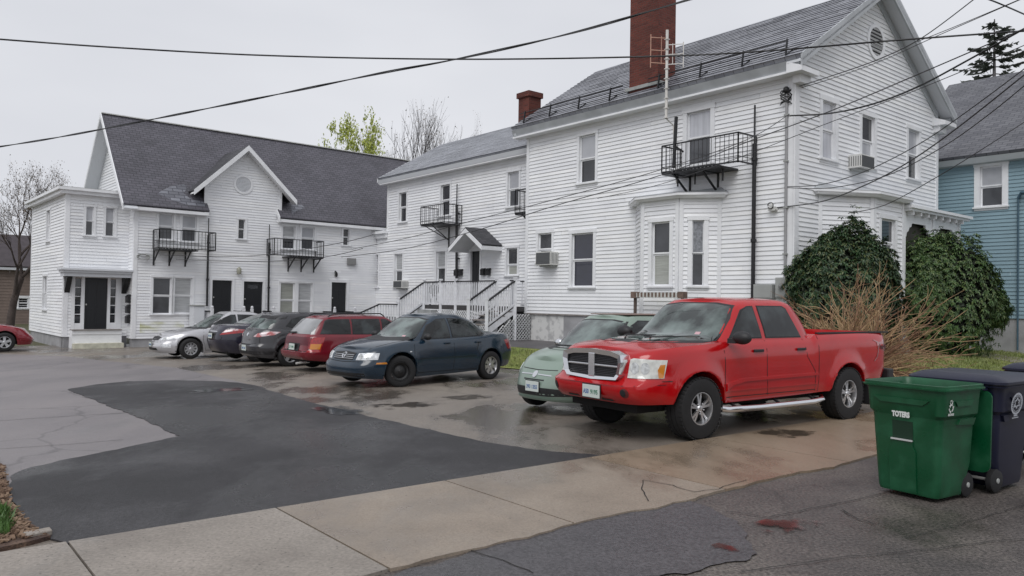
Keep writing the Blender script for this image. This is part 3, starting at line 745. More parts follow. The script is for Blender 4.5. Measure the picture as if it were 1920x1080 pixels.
for Fr, a, b in ((GO1, 0, dd.length), (FGb, g1, g2), (GO2, 0, dr.length)):
    mb.fbox(Fr, a, a + 0.11, zb, zg, -0.02, 0.036); mb.fbox(Fr, b - 0.11, b, zb, zg, -0.02, 0.036)
mb.build('bay_trim', M_trim, houseA)
hexroof(FG, g0, g1, g2, g3, go, zg, 0.25, houseA, M_fascia, M_trim)
# chimney standing at the eave
cA = FS.px(1180, 168, 0.05)[0]; cB = FS.px(1233, 165, 0.05)[0]
print('chimney', cA, cB)
zc0 = ze - 0.1
mb = MB(); cw_ = abs(cA - cB)
um = (cA + cB) / 2
mb.obox(FS.P(um, 0, -0.35 + 0.0) + Vector((0, 0, (ze - 0.2 + 12.2) / 2)), FS.u * (cw_ / 2), FS.n * 0.40, Vector((0, 0, (12.2 - ze + 0.2) / 2)))
mb.build('chimney', M_brick, houseA, uv=True)
mb = MB(); mb.obox(FS.P(um, 0, -0.35) + Vector((0, 0, ze + 0.36)), FS.u * (cw_ / 2 + 0.12), FS.n * 0.46, Vector((0, 0, 0.05))); mb.build('chimney_flashing', M_gray, houseA)
# second small chimney at the far end
pc = at_depth(993, 205, FS.P(ALen + 0.5, 0, -2.2).y)
mb = MB(); mb.obox(Vector((pc.x, pc.y, pc.z)), WD * 0.30, VD * 0.30, Vector((0, 0, 0.62))); mb.obox(Vector((pc.x, pc.y, pc.z + 0.50)), WD * 0.36, VD * 0.36, Vector((0, 0, 0.10)))
mb.build('chimney', M_brick, houseA, uv=True)
# snow guard rail
mb = MB(); sn = Vector((0, 0, 1)); slp = Vector((WD.x, WD.y, 0)) * 1.0
def roofP(u, s, up):                       # s metres up the slope from the eave, up metres normal to it
    cs, sn_ = math.cos(math.atan(gpitch)), math.sin(math.atan(gpitch))
    return R(e0 + s * cs, u, ze + s * sn_) + (-WD * sn_ + Vector((0, 0, cs))) * up
def rail(u0, u1):
    for h, s_ in ((0.10, 0.30), (0.20, 0.36), (0.30, 0.42)): mb.tube([roofP(u0, s_, h), roofP(u1, s_, h)], 0.016, 5)
for x in (989, 1037, 1091, 1149, 1240, 1318, 1397, 1479):
    u = Frame(FS.o + FS.n * (OV - 0.25), FS.u, FS.n).px(x, 160)[0]
    mb.bar(roofP(u, 0.12, 0.02), roofP(u, 0.42, 0.34), 0.03, 0.05); mb.bar(roofP(u, 0.12, 0.02), roofP(u, 0.55, 0.03), 0.03, 0.03)
rail(0.1, FS.px(1236, 100)[0] + 0.2); rail(cA + 0.1, v1 - 0.2)
mb.build('snow_guard', M_black, houseA)

# porch on the street side, right of the gable bay
pz = FG.px(1735, 392, 1.0)[1]
p0 = g3 - 0.1; 
Fp = Frame(FG.o, FG.u, FG.n)
porch_o = 0.75; pe = Frame(FG.o + FG.n * porch_o, FG.u, FG.n).px(1800, 400)[0]
print('porch', p0, pe, pz)
mb = MB(); mb.fbox(FG, g2 + 0.05, pe + 0.35, pz - 0.02, pz + 0.06, -2.4, porch_o + 0.25)
mb.fbox(FG, g2 + 0.1, pe + 0.27, pz - 0.09, pz - 0.02, -2.4, porch_o + 0.18)
mb.build('porch_roof', M_trim, houseA)
mb = MB(); mb.prism([FG.P(g2 + 0.05, pz + 0.062, porch_o + 0.25), FG.P(pe + 0.35, pz + 0.062, porch_o + 0.25), FG.P(pe + 0.35, pz + 0.3, -0.6), FG.P(g2 + 0.05, pz + 0.3, -0.6)], Vector((0, 0, -0.05))); mb.build('porch_roof_cover', M_fascia, houseA)
mb = MB()
nb = 8
for k in range(nb):
    uu = g2 + 0.3 + (pe - g2) * k / nb; mb = MB(); mb.fbox(FG, uu, uu + 0.06, pz - 0.20, pz - 0.09, porch_o - 0.02, porch_o + 0.16); mb.build('dentil', M_trim, houseA)
mb = MB()
posts = [g2 + 0.12, g2 + 0.12 + (pe - g2 - 0.1) * 0.5, pe]
for i, uu in enumerate(posts): mb.fbox(FG, uu - 0.06, uu + 0.06, 0.3, pz - 0.09, porch_o - 0.12, porch_o)
mb.fbox(FG, g2 + 0.06, pe + 0.06, pz - 0.40, pz - 0.09, porch_o - 0.09, porch_o - 0.03)
for i in range(2):                          # scalloped brackets
    a, b = posts[i] + 0.06, posts[i + 1] - 0.06
    for s_, base in ((1, a), (-1, b)):
        pl = [(0, 0), (0, -0.42), (0.10, -0.40), (0.14, -0.28), (0.24, -0.24), (0.30, -0.14), (0.42, -0.10), (0.46, 0)]
        mb.prism([FG.P(base + s_ * x, pz - 0.40 + y, porch_o - 0.03) for x, y in pl], -FG.n * 0.06)
mb.build('porch_post', M_trim, houseA)
mb = MB(); mb.fbox(FG, g2, pe + 0.3, 0.3, zb + 0.1, -2.4, porch_o); mb.build('porch_floor', M_wood, houseA)
Fpr = Frame(FG.P(AW + 0.02, 0, 0), WD, -VD)
mb = MB(); mb.fbox(FG, g2 + .22, pe, 0.4, pz - 0.1, 0.50, 0.53); mb.build('porch_dark_panel', mat('porch_interior_dark', (0.075, 0.07, 0.058), 0.8), houseA)  # dark panel added behind the posts in place of the dark porch interior
# dark back wall of the porch, same stand-in for its interior
mb = MB(); mb.fbox(FG, AW + 0.05, pe + 0.25, zb, pz - 0.1, -2.4, -2.3); mb.build('porch_back_wall', mat('porch_interior_dark', (0.12, 0.11, 0.09), 0.8), houseA)

# ------------------------------------------------------------------ B: middle ell with the deck
WB = 18.75
FB = Frame(WV(WB, VA + ALen - 0.05), VD, -WD)
uB1 = FB.px(727, 400)[0]; uB2 = FB.px(681, 520)[0]
OB = 0.38
zeB = (FB.px(740, 327.6, OB)[1] + FB.px(960, 278.5, OB)[1]) / 2
BW = 6.4
rB = Frame(WV(WB + BW / 2, VA + ALen), VD, -WD)
uh, zrB = rB.px(806, 277); zrB2 = rB.px(940, 242)[1]
zbB = FB.px(700, 592)[1]
print('B', zeB, FB.px(740, 327.6, OB), FB.px(960, 278.5, OB), 'u', uB1, uB2, 'ridge', zrB, zrB2, 'hip', uh, 'pitch', math.degrees(math.atan((zrB - zeB) / (BW / 2 + OB))), zbB)
zrB = (zrB + zrB2) / 2
houseB = thing('white_house', WV(WB, VA + ALen + uB1 / 2, 0.2), 'middle white clapboard wing with grey slate roof, its door up on a railed deck', 'house')
rBs = [FB.rect(749.5, 361, 763, 416), FB.rect(827.5, 346.5, 844.5, 404), FB.rect(953, 322, 974, 387), FB.rect(696.5, 478, 710, 538), FB.rect(741, 476, 755.5, 538), FB.rect(819, 471.5, 836, 532), FB.rect(951, 465, 971, 516)]
zdk = FB.px(890, 573)[1]
rdB = FB.rect(883, 471, 900, 573)
zlow = FB.px(700, 441)[1]                   # top of the low end
zfB = zeB - 0.28
siding(FB, [(0, zbB), (uB2, zbB), (uB2, zlow), (uB1, zlow), (uB1, zfB), (0, zfB)], [hole(r) for r in rBs] + [hole(rdB)], houseB)
st = [('grey', 'dark'), ('grey', 'grey'), ('shade', 'screen'), ('shade', 'grey'), ('blindw', 'grey'), ('blindw', 'grey'), ('grey', 'blind')]
for i, r in enumerate(rBs): window(FB, r, houseB, *st[i], cw=0.10, mid=0.5 if i != 6 else 0.38)
door(FB, rdB, houseB, cw=0.12)
FBe = Frame(FB.P(uB1, 0, 0), WD, VD); FBe2 = Frame(FB.P(uB2, 0, 0), WD, VD)
siding(FBe, [(0, zlow - .3), (BW, zlow - .3), (BW, zeB - .1), (BW / 2, zrB - .2), (0, zeB - .1)], [], houseB)
siding(FBe2, [(0, zbB), (BW, zbB), (BW, zlow), (0, zlow)], [], houseB, ex=0.224)
mb = MB(); mb.fbox(FB, 0, uB2 - 0.02, -0.3, zbB, -0.3, -0.02); mb.build('foundation', M_conc, houseB)
mb = MB(); mb.fbox(FB, uB1 - 0.12, uB1 + 0.02, zlow, zfB, -0.02, 0.040); mb.build('corner_board', M_trim, houseB); mb = MB(); mb.fbox(FB, uB2 - 0.12, uB2 + 0.02, zbB, zlow, -0.02, 0.036)
mb.build('corner_board', M_trim, houseB); mb = MB(); mb.fbox(FB, 0, uB1 - 0.12, zfB - 0.13, zfB, -0.02, 0.034)
mb.build('frieze', M_trim, houseB)
RB = lambda a, b, z: FB.o + WD * a + VD * b + Vector((0, 0, z))
uE = uB1 + OB; uh = uE
slab('roof', [RB(-OB, -0.5, zeB), RB(BW / 2, -0.5, zrB), RB(BW / 2, uh, zrB), RB(-OB, uE, zeB)], 0.08, M_slateb, houseB)
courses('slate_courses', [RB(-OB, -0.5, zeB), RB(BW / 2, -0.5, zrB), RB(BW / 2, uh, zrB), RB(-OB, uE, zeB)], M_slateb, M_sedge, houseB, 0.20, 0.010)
slab('roof', [RB(BW + OB, -0.5, zeB), RB(BW / 2, -0.5, zrB), RB(BW / 2, uh, zrB), RB(BW + OB, uE, zeB)], 0.08, M_slateb, houseB)
mb = MB(); mb.prism([RB(-OB, -0.5, zeB - 0.09), RB(-OB + 0.16, -0.5, zeB - 0.09), RB(-OB + 0.16, -0.5, zeB - 0.26), RB(-OB + 0.05, -0.5, zeB - 0.26)], VD * (uE + 0.5))
mb.build('gutter', M_soffit, houseB)
mb = MB()
for s_ in (0, 1):
    fa = (lambda t: t) if s_ == 0 else (lambda t: BW - t)
    a = RB(fa(-OB), uE - .03, zeB + .01); b = RB(BW / 2, uE - .03, zrB + .01); mb.prism([a, b, b - Vector((0, 0, .2)), a - Vector((0, 0, .2))], VD * .05)
mb.build('rake_board', M_trim, houseB)
mb = MB(); mb.prism([RB(-OB + 0.06, -0.5, zeB - 0.265), RB(0, -0.5, zeB - 0.265), RB(0, -0.5, zeB - 0.31), RB(-OB + 0.06, -0.5, zeB - 0.31)], VD * (uE + 0.4)); mb.build('soffit', M_trim, houseB)
mb = MB(); mb.fbox(FB, uB1 - 0.1, uB2 + 0.15, zlow, zlow + 0.12, -BW, 0.26); mb.fbox(FB, uB1 - 0.06, uB2 + 0.08, zlow - 0.20, zlow, 0.0, 0.14)
mb.build('low_roof', M_trim, houseB)
# gabled hood above the deck door
FH = Frame(FB.o, FB.u, FB.n)
ho = 1.0
FHo = Frame(FB.o + FB.n * ho, FB.u, FB.n)
h_ap = FHo.px(868, 426); h_r = FHo.px(904, 462); h_l = FHo.px(842, 457)
hw = (h_l[0] - h_r[0]) / 2; uc = (h_l[0] + h_r[0]) / 2; zh = (h_l[1] + h_r[1]) / 2; hz = h_ap[1]
print('hood', uc, hw, zh, hz)
def hoodslab(s_):
    pts = [FB.P(uc, hz, ho), FB.P(uc + s_ * hw, zh, ho), FB.P(uc + s_ * hw, zh, 0.0), FB.P(uc, hz, 0.0)]
    slab('hood_roof', pts, 0.05, M_shing2, houseB)
    mb = MB(); mb.prism([FB.P(uc, hz - 0.06, ho), FB.P(uc + s_ * hw, zh - 0.06, ho), FB.P(uc + s_ * hw, zh - 0.24, ho), FB.P(uc, hz - 0.24, ho)], FB.n * 0.03)
    mb.prism([FB.P(uc + s_ * hw * 0.98, zh - 0.07, ho), FB.P(uc + s_ * hw * 0.98, zh - 0.22, ho), FB.P(uc + s_ * hw * 0.98, zh - 0.22, 0), FB.P(uc + s_ * hw * 0.98, zh - 0.07, 0)], FB.u * (s_ * 0.02))
    mb.prism([FB.P(uc, hz - 0.10, ho), FB.P(uc + s_ * hw * .97, zh - 0.10, ho), FB.P(uc + s_ * hw * .97, zh - 0.10, 0.02), FB.P(uc, hz - 0.10, 0.02)], Vector((0, 0, -0.02)))
    mb.build('hood_trim', M_trim, houseB)
hoodslab(1); hoodslab(-1)

# ------------------------------------------------------------------ C: long far building
UC = Vector((0.7562, 0.6543, 0)); VC = Vector((-0.6543, 0.7562, 0))
C0 = Vector((-17.0, 29.5, 0))
STEP = 0.73
FCw = Frame(C0, UC, -VC); FCm = Frame(C0 - VC * STEP, UC, -VC); FCl = Frame(C0, VC, -UC)
uCs = FCw.px(241, 500)[0]; FCr = Frame(C0 + UC * uCs - VC * STEP, VC, -UC)
houseC = thing('white_apartment_building', C0 + UC * 8 + Vector((0, 0, -0.35)), 'long white clapboard building with steep purple-grey roof and cross gable, left of the lot', 'building')
zbC = FCm.px(252, 635)[1]; zbW = FCw.px(108, 631.7)[1]
OC = 0.34
FCe = Frame(FCm.o + FCm.n * OC, UC, -VC)
zeC = (FCe.px(260, 379.6)[1] + FCe.px(392, 396)[1] + FCe.px(722, 423.6)[1] + FCe.px(540, 412)[1]) / 4
print('C', zbC, zbW, [FCe.px(*p)[1] for p in ((260, 379.6), (392, 396), (540, 412), (722, 423.6))], 'us', uCs)
uCe = FCe.px(231, 377)[0]
DC = 6.9
# ridge from left end
FCrd = lambda t: Frame(FCm.o - FCm.n * t, UC, -VC)
best = None
for k in range(20, 60):
    t = k / 10; q = FCrd(t).px(190, 213)
    if best is None or abs(q[0] - uCe) < best[0]: best = (abs(q[0] - uCe), t, q[1])
tR, zrC = best[1], best[2]
uCend = FCm.px(735, 500)[0] + 3.5
z760 = FCrd(tR).px(700, 291.5)[1]
print('C ridge', tR, zrC, z760, 'uCe', uCe, 'end', uCend, 'eave z', zeC)
zrC = (zrC * 2 + z760) / 3
prC = (zrC - zeC) / (tR + OC)
zfC = zeC - 0.16
# dormer gable (flush with the wall)
dA_ = FCm.px(384, 360)[0]; dB_ = FCm.px(527, 390)[0]; 
FCd = Frame(FCm.o + FCm.n * 0.35, UC, -VC)
dap = FCd.px(467, 274); dl = FCd.px(362, 357); drr = FCd.px(553, 375)
dcx = (dA_ + dB_) / 2; print('dormer', dA_, dB_, dap, dl, drr)
dcx = (dl[0] + drr[0]) / 2 * 0.5 + dap[0] * 0.5; dzp = dap[1]; dhw = (drr[0] - dl[0]) / 2; dze = (dl[1] + drr[1]) / 2
dpit = (dzp - dze) / dhw
def dz_at(u): return dzp - dpit * abs(u - dcx) - 0.12
polyC = [(uCs, zbC), (uCend, zbC), (uCend, zfC), (dB_, zfC), (dB_, dz_at(dB_)), (dcx, dz_at(dcx)), (dA_, dz_at(dA_)), (dA_, zfC), (uCs, zfC)]
RC = {'ua': FCm.rect(297, 400, 325, 449.5), 'ub': FCm.rect(341, 404, 368.5, 453.5), 'dw': FCm.rect(446.5, 411.5, 459, 448), 'uc': FCm.rect(529.5, 424, 553, 467), 'ud': FCm.rect(565, 426, 589, 468), 'sm': FCm.rect(643, 429, 654, 460),
      'la': FCm.rect(286, 520, 320.5, 589), 'lb': FCm.rect(326.5, 521, 359.5, 588), 'lc': FCm.rect(525, 530, 551.5, 596), 'ld': FCm.rect(558.5, 531, 584.5, 597)}
zd = FCm.px(415, 597)[1]
DD = [FCm.rect(397, 525.5, 434, 600), FCm.rect(456, 528, 492, 602), FCm.rect(620.7, 529.5, 649, 597)]
DD = [(a, b, max(0.15, c), d) for a, b, c, d in DD]
siding(FCm, polyC, [hole(r) for r in RC.values()] + [hole(r, 0.06) for r in DD], houseC, M_sid, ex=0.112)
stC = {'ua': ('shade', 'screen'), 'ub': ('shade', 'screen'), 'dw': ('dark', 'dark'), 'uc': ('blindw', 'dark'), 'ud': ('shade', 'screen'), 'sm': ('grey', 'dark'), 'la': ('screen', 'screen'), 'lb': ('blindw', 'blindw'), 'lc': ('blind', 'blind'), 'ld': ('blindw', 'blindw')}
for k, r in RC.items(): window(FCm, r, houseC, *stC[k], cw=0.09, hood=0.0, sill=0.04)
for k, r in enumerate(DD): door(FCm, r, houseC, glass=(k == 1))
# wing
rW = [FCw.rect(161, 387.5, 174.7, 441), FCw.rect(198, 390, 214, 443)]
rL = [FCl.rect(89, 395, 95, 452), FCl.rect(82, 518, 89, 580)]
doorW = FCw.rect(158, 521, 201, 617); sl = [FCw.rect(140, 522, 151.5, 606), FCw.rect(206.5, 524, 216.5, 605)]
zwt = FCw.px(150, 364)[1]; lenL = FCl.px(59, 500)[0]
print('wing', zwt, lenL, doorW)
entry_hole = (FCw.px(133, 560)[0], FCw.px(228, 560)[0], doorW[2] - 0.05, doorW[3] + 0.2)
siding(FCw, [(0, zbW), (uCs, zbW), (uCs, zwt), (0, zwt)], [hole(r) for r in rW] + [entry_hole], houseC, M_sid)
siding(FCl, [(0, zbW), (lenL, zbW), (lenL, zwt), (0, zwt)], [hole(r) for r in rL], houseC, M_sid)
siding(FCr, [(0, zbC), (STEP, zbC), (STEP, zfC), (0, zfC)], [], houseC, M_sid)
for r in rW: window(FCw, r, houseC, 'shade', 'grey', cw=0.09)
for r in rL: window(FCl, r, houseC, 'grey', 'grey', cw=0.09)
# gable end wall above the wing roof
FCg = Frame(C0 + UC * uCs - VC * STEP, VC, -UC)
zCw = zeC + prC * OC - 0.16
siding(FCg, [(0, zwt - 0.2), (2 * tR, zwt - 0.2), (2 * tR, zCw), (tR, zrC - 0.22), (0, zCw)], [], houseC, M_sid)
# foundation
mb = MB(); mb.fbox(FCm, uCs + 0.02, uCend, -0.8, zbC, -0.4, -0.03); mb.fbox(FCl, 0.03, lenL - 0.02, -0.8, zbW, -0.4, -0.03); mb.fbox(FCw, 0.03, uCs, -0.8, zbW, -0.4, -0.03)
mb.build('foundation', M_conc, houseC)
# trims
mb = MB()
mb.fbox(FCw, -0.03, 0.13, zbW, zwt, -0.02, 0.036); mb.fbox(FCl, 0.0, 0.13, zbW, zwt, -0.02, 0.036); mb.build('corner_board', M_trim, houseC); mb = MB(); mb.fbox(FCl, lenL - 0.12, lenL, zbW, zwt, -0.02, 0.036)
mb.build('corner_board', M_trim, houseC); mb = MB(); mb.fbox(FCm, uCs - 0.03, uCs + 0.12, zbC, zfC, -0.02, 0.036); mb.fbox(FCg, 0, 0.10, zbC, zfC, -0.02, 0.036); mb.build('corner_board', M_trim, houseC); mb = MB()
mb.fbox(FCm, dA_ - 0.02, dA_ + 0.10, zeC + 0.05, dz_at(dA_), -0.02, 0.036); mb.build('corner_board', M_trim, houseC); mb = MB(); mb.fbox(FCm, dB_ - 0.10, dB_ + 0.02, zeC + 0.05, dz_at(dB_), -0.02, 0.036)
mb.build('corner_board', M_trim, houseC)
# wing roof: flat with a white cornice
mb = MB()
ring = [FCw.P(-0.34, 0, 0.34), FCw.P(uCs + 0.0, 0, 0.34), FCw.P(uCs + 0.0, 0, -lenL), FCw.P(-0.34, 0, -lenL)]
mb.prism([p + Vector((0, 0, zwt + 0.20)) for p in ring], Vector((0, 0, -0.10)))
ring2 = [FCw.P(-0.24, 0, 0.24), FCw.P(uCs + 0.0, 0, 0.24), FCw.P(uCs + 0.0, 0, -lenL), FCw.P(-0.24, 0, -lenL)]
mb.prism([p + Vector((0, 0, zwt + 0.10)) for p in ring2], Vector((0, 0, -0.13)))
mb.build('wing_cornice', M_trim, houseC)
mb = MB(); mb.prism([p + Vector((0, 0, zwt + 0.215)) for p in ring], Vector((0, 0, -0.014))); mb.build('wing_roof', M_gray, houseC)
# main roof with notches beside the dormer
def RCp(u, t, z): return FCm.o + UC * u + VC * t + Vector((0, 0, z))
def zC(t): return zeC + prC * (t + OC)
uL = uCe; uR = uCend
n1, n2 = dA_ + 0.10, dB_ - 0.18
slab('roof', [RCp(uL, -OC, zC(-OC)), RCp(n1, -OC, zC(-OC)), RCp(n1, 0.02, zC(0.02)), RCp(n2, 0.02, zC(0.02)), RCp(n2, -OC, zC(-OC)), RCp(uR, -OC, zC(-OC)), RCp(uR, tR, zrC), RCp(uL, tR, zrC)][:3] + [RCp(n1, tR, zrC), RCp(uL, tR, zrC)], 0.08, M_shing, houseC)
slab('roof', [RCp(n1, 0.02, zC(0.02)), RCp(n2, 0.02, zC(0.02)), RCp(n2, tR, zrC), RCp(n1, tR, zrC)], 0.08, M_shing, houseC)
slab('roof', [RCp(n2, -OC, zC(-OC)), RCp(uR, -OC, zC(-OC)), RCp(uR, tR, zrC), RCp(n2, tR, zrC)], 0.08, M_shing, houseC)
slab('roof', [RCp(uL, 2 * tR + OC, zC(-OC)), RCp(uR, 2 * tR + OC, zC(-OC)), RCp(uR, tR, zrC), RCp(uL, tR, zrC)], 0.08, M_shing, houseC)
mb = MB(); mb.bar(RCp(uL, tR, zrC + 0.03), RCp(uR, tR, zrC + 0.03), 0.16, 0.04); mb.build('ridge_cap', M_galv, houseC)
# eave fascia and rakes
mb = MB()
for a, b in ((uL + 0.05, n1 - 0.02), (n2 + 0.02, uR)):
    mb.prism([RCp(a, -OC + 0.02, zeC - 0.075), RCp(a, 0, zeC - 0.075), RCp(a, 0, zeC - 0.22), RCp(a, -OC + 0.02, zeC - 0.20)], UC * (b - a))
mb.prism([RCp(n2, -OC - 0.01, zeC - 0.22), RCp(n2, -OC - 0.01, zeC + 0.02), RCp(n2, 0.35, zC(0.35) + 0.02), RCp(n2, 0.35, zC(0.35) - 0.2)], -UC * 0.04)
mb.build('fascia', M_trim, houseC)
mb = MB(); sb = MB()
for s_ in (0, 1):
    ft = (lambda t: t) if s_ == 0 else (lambda t: 2 * tR - t)
    a = RCp(uL, ft(-OC - 0.04), zeC + 0.02); b = RCp(uL, tR, zrC + 0.04)
    mb.prism([a, b, b - Vector((0, 0, 0.22)), a - Vector((0, 0, 0.22))], -UC * 0.04)
    sb.prism([a - Vector((0, 0, 0.17)), b - Vector((0, 0, 0.20)), b - Vector((0, 0, 0.24)), a - Vector((0, 0, 0.21))], UC * (uCs - uL))
mb.build('rake_board', M_trim, houseC); sb.build('rake_soffit', M_soffit, houseC)
# dormer roof
tback = lambda z: (z - zeC) / prC - OC
def DR(u, o, z): return FCm.P(u, z, o)
tb_r = tback(dzp); tb_e = tback(dze)
for s_ in (-1, 1):
    pts = [DR(dcx, 0.42, dzp), DR(dcx + s_ * dhw, 0.42, dze), DR(dcx + s_ * dhw, -tb_e - 0.0, dze), DR(dcx, -tb_r, dzp)]
    slab('dormer_roof', pts, 0.07, M_shing2, houseC)
    mb = MB(); a = DR(dcx, 0.42, dzp + 0.01); b = DR(dcx + s_ * (dhw + 0.02), 0.42, dze + 0.01)
    mb.prism([a, b, b - Vector((0, 0, 0.22)), a - Vector((0, 0, 0.22))], FCm.n * 0.04)
    mb.prism([a - Vector((0, 0, 0.12)), b - Vector((0, 0, 0.12)), b - Vector((0, 0, 0.16)) , a - Vector((0, 0, 0.16))], -FCm.n * 0.42)
    mb.build('dormer_rake', M_trim, houseC)
    # cheek of the dormer
    ue = dA_ if s_ < 0 else dB_
    mb = MB(); mb.prism([FCm.P(ue, zeC - 0.1, 0.0), FCm.P(ue, dz_at(ue), 0.0), FCm.P(ue, dz_at(ue), -tback(dz_at(ue))), FCm.P(ue, zC(0.4), -0.4)], -UC * (s_ * 0.03)); mb.build('dormer_cheek', mat('flashing_black', (0.03, 0.03, 0.035), 0.5), houseC)
vent(FCm, 456, 346, 0.42, houseC, 12, dark=False)
# patch of bare slates near the dormer: worn pale shingles
mw = brickmat('worn_shingle', lin((132, 134, 142)), lin((96, 97, 105)), lin((70, 70, 78)), 0.40, 0.19, 0.016, 0.6, 0.6)
def rpatch(px, name='worn_shingle'):
    Fq = Frame(RCp(0, -OC, zeC), UC, (Vector((0, 0, 1)) - VC * prC).normalized())
    pts = []
    for x, y in px:
        d = ray(x, y); t = (Fq.o - CAM).dot(Fq.n) / d.dot(Fq.n); pts.append(CAM + d * t + Fq.n * 0.004)
    mb = MB(); mb.face(pts); mb.build(name, mw, houseC, uv=True)
rpatch([(295, 362), (318, 350), (345, 345), (352, 352), (344, 362), (356, 372), (385, 380), (384, 387), (350, 384), (318, 374)])
rpatch([(546, 384), (566, 384), (572, 390), (556, 395), (548, 402), (545, 392)])
# entry of the wing: canopy, brackets, sidelights, stoop
mb = MB()
cu0, cu1 = FCw.px(114, 510, 0.7)[0], uCs - 0.02
czt, czb = FCw.px(180, 504, 0.7)[1], FCw.px(180, 519, 0.7)[1]
mb.fbox(FCw, cu0, cu1, czt - 0.07, czt, 0.0, 0.78); mb.fbox(FCw, cu0 + 0.06, cu1, czt - 0.16, czt - 0.07, 0.0, 0.70); mb.fbox(FCw, cu0 + 0.12, cu1, czb, czt - 0.16, 0.0, 0.62)
mb.build('entry_canopy', M_soffit, houseC)
mb = MB(); a, b = entry_hole[0], entry_hole[1]
mb.fbox(FCw, a - 0.02, b + 0.02, doorW[3], doorW[3] + 0.25, -0.08, 0.03)
xs_ = [a, sl[0][0], sl[0][1], doorW[0], doorW[1], sl[1][0], sl[1][1], b]
for i in (0, 2, 4, 6): mb.fbox(FCw, xs_[i], xs_[i + 1], doorW[2], doorW[3], -0.08, 0.03)
for s_ in sl: mb.fbox(FCw, s_[0], s_[1], doorW[2], s_[2], -0.08, 0.02)
mb.build('entry_surround', M_trim, houseC)
mb = MB()
for s_ in sl:
    for k in range(1, 5): zz = s_[2] + (s_[3] - s_[2]) * k / 5; mb.fbox(FCw, s_[0], s_[1], zz - 0.014, zz + 0.014, -0.05, -0.02)
wo = mb.build('sidelight', M_trim, houseC)
mb = MB()
for s_ in sl: mb.fbox(FCw, s_[0], s_[1], s_[2], s_[3], -0.07, -0.05)
p = mb.build('pane', PANES['dark']); p.parent = wo
mb = MB(); mb.fbox(FCw, doorW[0], doorW[1], doorW[2], doorW[3], -0.09, -0.05)
wd_, hh_ = doorW[1] - doorW[0], doorW[3] - doorW[2]
for a_, b_, c_, e_ in ((0.12, 0.46, 0.08, 0.40), (0.54, 0.88, 0.08, 0.40), (0.12, 0.46, 0.46, 0.9), (0.54, 0.88, 0.46, 0.9)): mb.fbox(FCw, doorW[0] + wd_ * a_, doorW[0] + wd_ * b_, doorW[2] + hh_ * c_, doorW[2] + hh_ * e_, -0.05, -0.04)
do = mb.build('door', M_blackdoor, houseC)
mb = MB(); mb.blob(FCw.P(doorW[0] + 0.07, doorW[2] + 0.95, -0.02), 0.03, 0.03, 0.04, 8, 6); h = mb.build('handle', M_galv, smooth=60); h.parent = do
for x0, x1 in ((121, 136), (229, 243)):
    u_ = FCw.px((x0 + x1) / 2, 540, 0.3)[0]; mb = MB()
    zt_ = czb - 0.0; mb.prism([FCw.P(u_ - 0.09, zt_, 0.0), FCw.P(u_ - 0.09, zt_, 0.5), FCw.P(u_ - 0.09, zt_ - 0.62, 0.04), FCw.P(u_ - 0.09, zt_ - 0.62, 0.0)], UC * 0.18)
    mb.build('canopy_bracket', M_black, houseC)
s0, s1 = FCw.px(134, 625, 0.4)[0], FCw.px(228, 625, 0.4)[0]
mb = MB(); mb.fbox(FCw, s0, s1, doorW[2] - 0.18, doorW[2] - 0.03, -0.05, 0.45); mb.fbox(FCw, s0, s1, -0.6, doorW[2] - 0.18, -0.05, 0.42)
mb.build('stoop', M_trim, houseC)
mb = MB(); mb.fbox(FCw, s0 + 0.03, s1 - 0.0, -0.6, -0.18, 0.42, 0.75)
mb.build('step', mat('cream_paint', (0.55, 0.54, 0.44), 0.7, 0.2, 5), houseC)
mb = MB(); mb.fbox(FCw, s0, s1, doorW[2] - 0.03, doorW[2], -0.05, 0.5); mb.build('threshold', M_wood, houseC)
# green algae stain on the lowest boards
ms = bpy.data.materials.new('algae_siding'); ms.use_nodes = True
mat('algae', (0.79, 0.80, 0.80), 0.5, col2=lin((172, 174, 112)), scale=1.5, stretch=(0.7, 0.7, 2.2), sharp=(0.44, 0.68))
def overlay_siding(F_, r, m, nm):
    mb = MB(); z = r[2]
    while z < r[3]:
        mb.face([F_.P(r[0], z - 0.002, 0.0275), F_.P(r[1], z - 0.002, 0.0275), F_.P(r[1], z + 0.112, 0.0050), F_.P(r[0], z + 0.112, 0.0050)]); z += 0.112
    mb.build(nm, m, houseC, fix=False)
rr = FCm.rect(262, 598, 345, 622); z_al = zbC + 0.112 * 2
overlay_siding(FCm, (rr[0], rr[1], z_al, z_al + 0.36), MATS['algae'], 'stained_siding')
# right end wall of the long building
FCx = Frame(FCm.P(uCend, 0, 0), VC, UC)
siding(FCx, [(0, zbC), (2 * tR, zbC), (2 * tR, zeC), (tR, zrC - 0.1), (0, zeC)], [], houseC, ex=0.224)

# ------------------------------------------------------------------ D: blue house
PD = WV(22.8, 7.0)   # placeholder, fixed from the photograph below
q = at_depth(1900, 500, 24.5)
FD = Frame(Vector((q.x, q.y, 0)), VD, -WD)
uD0 = -3.5; uD1 = FD.px(1700, 400)[0]
OD = 0.35
zeD = (FD.px(1762, 299, OD)[1] + FD.px(1915, 277, OD)[1]) / 2
zbD = FD.px(1900, 597)[1]
wD = FD.rect(1838, 311, 1880, 387)
houseD = thing('blue_house', FD.P(0, 0.4, -3), 'light blue clapboard house with dark grey roof at the right edge', 'house')
siding(FD, [(uD0, zbD), (uD1, zbD), (uD1, zeD - 0.15), (uD0, zeD - 0.15)], [hole(wD)], houseD, M_blue)
window(FD, wD, houseD, 'shade', 'screen', cw=0.17, mid=0.5)
DWd = 9.0
FDr = lambda t: Frame(FD.o - FD.n * t, VD, -WD)
zrD = FDr(DWd / 2).px(1830, 150)[1]
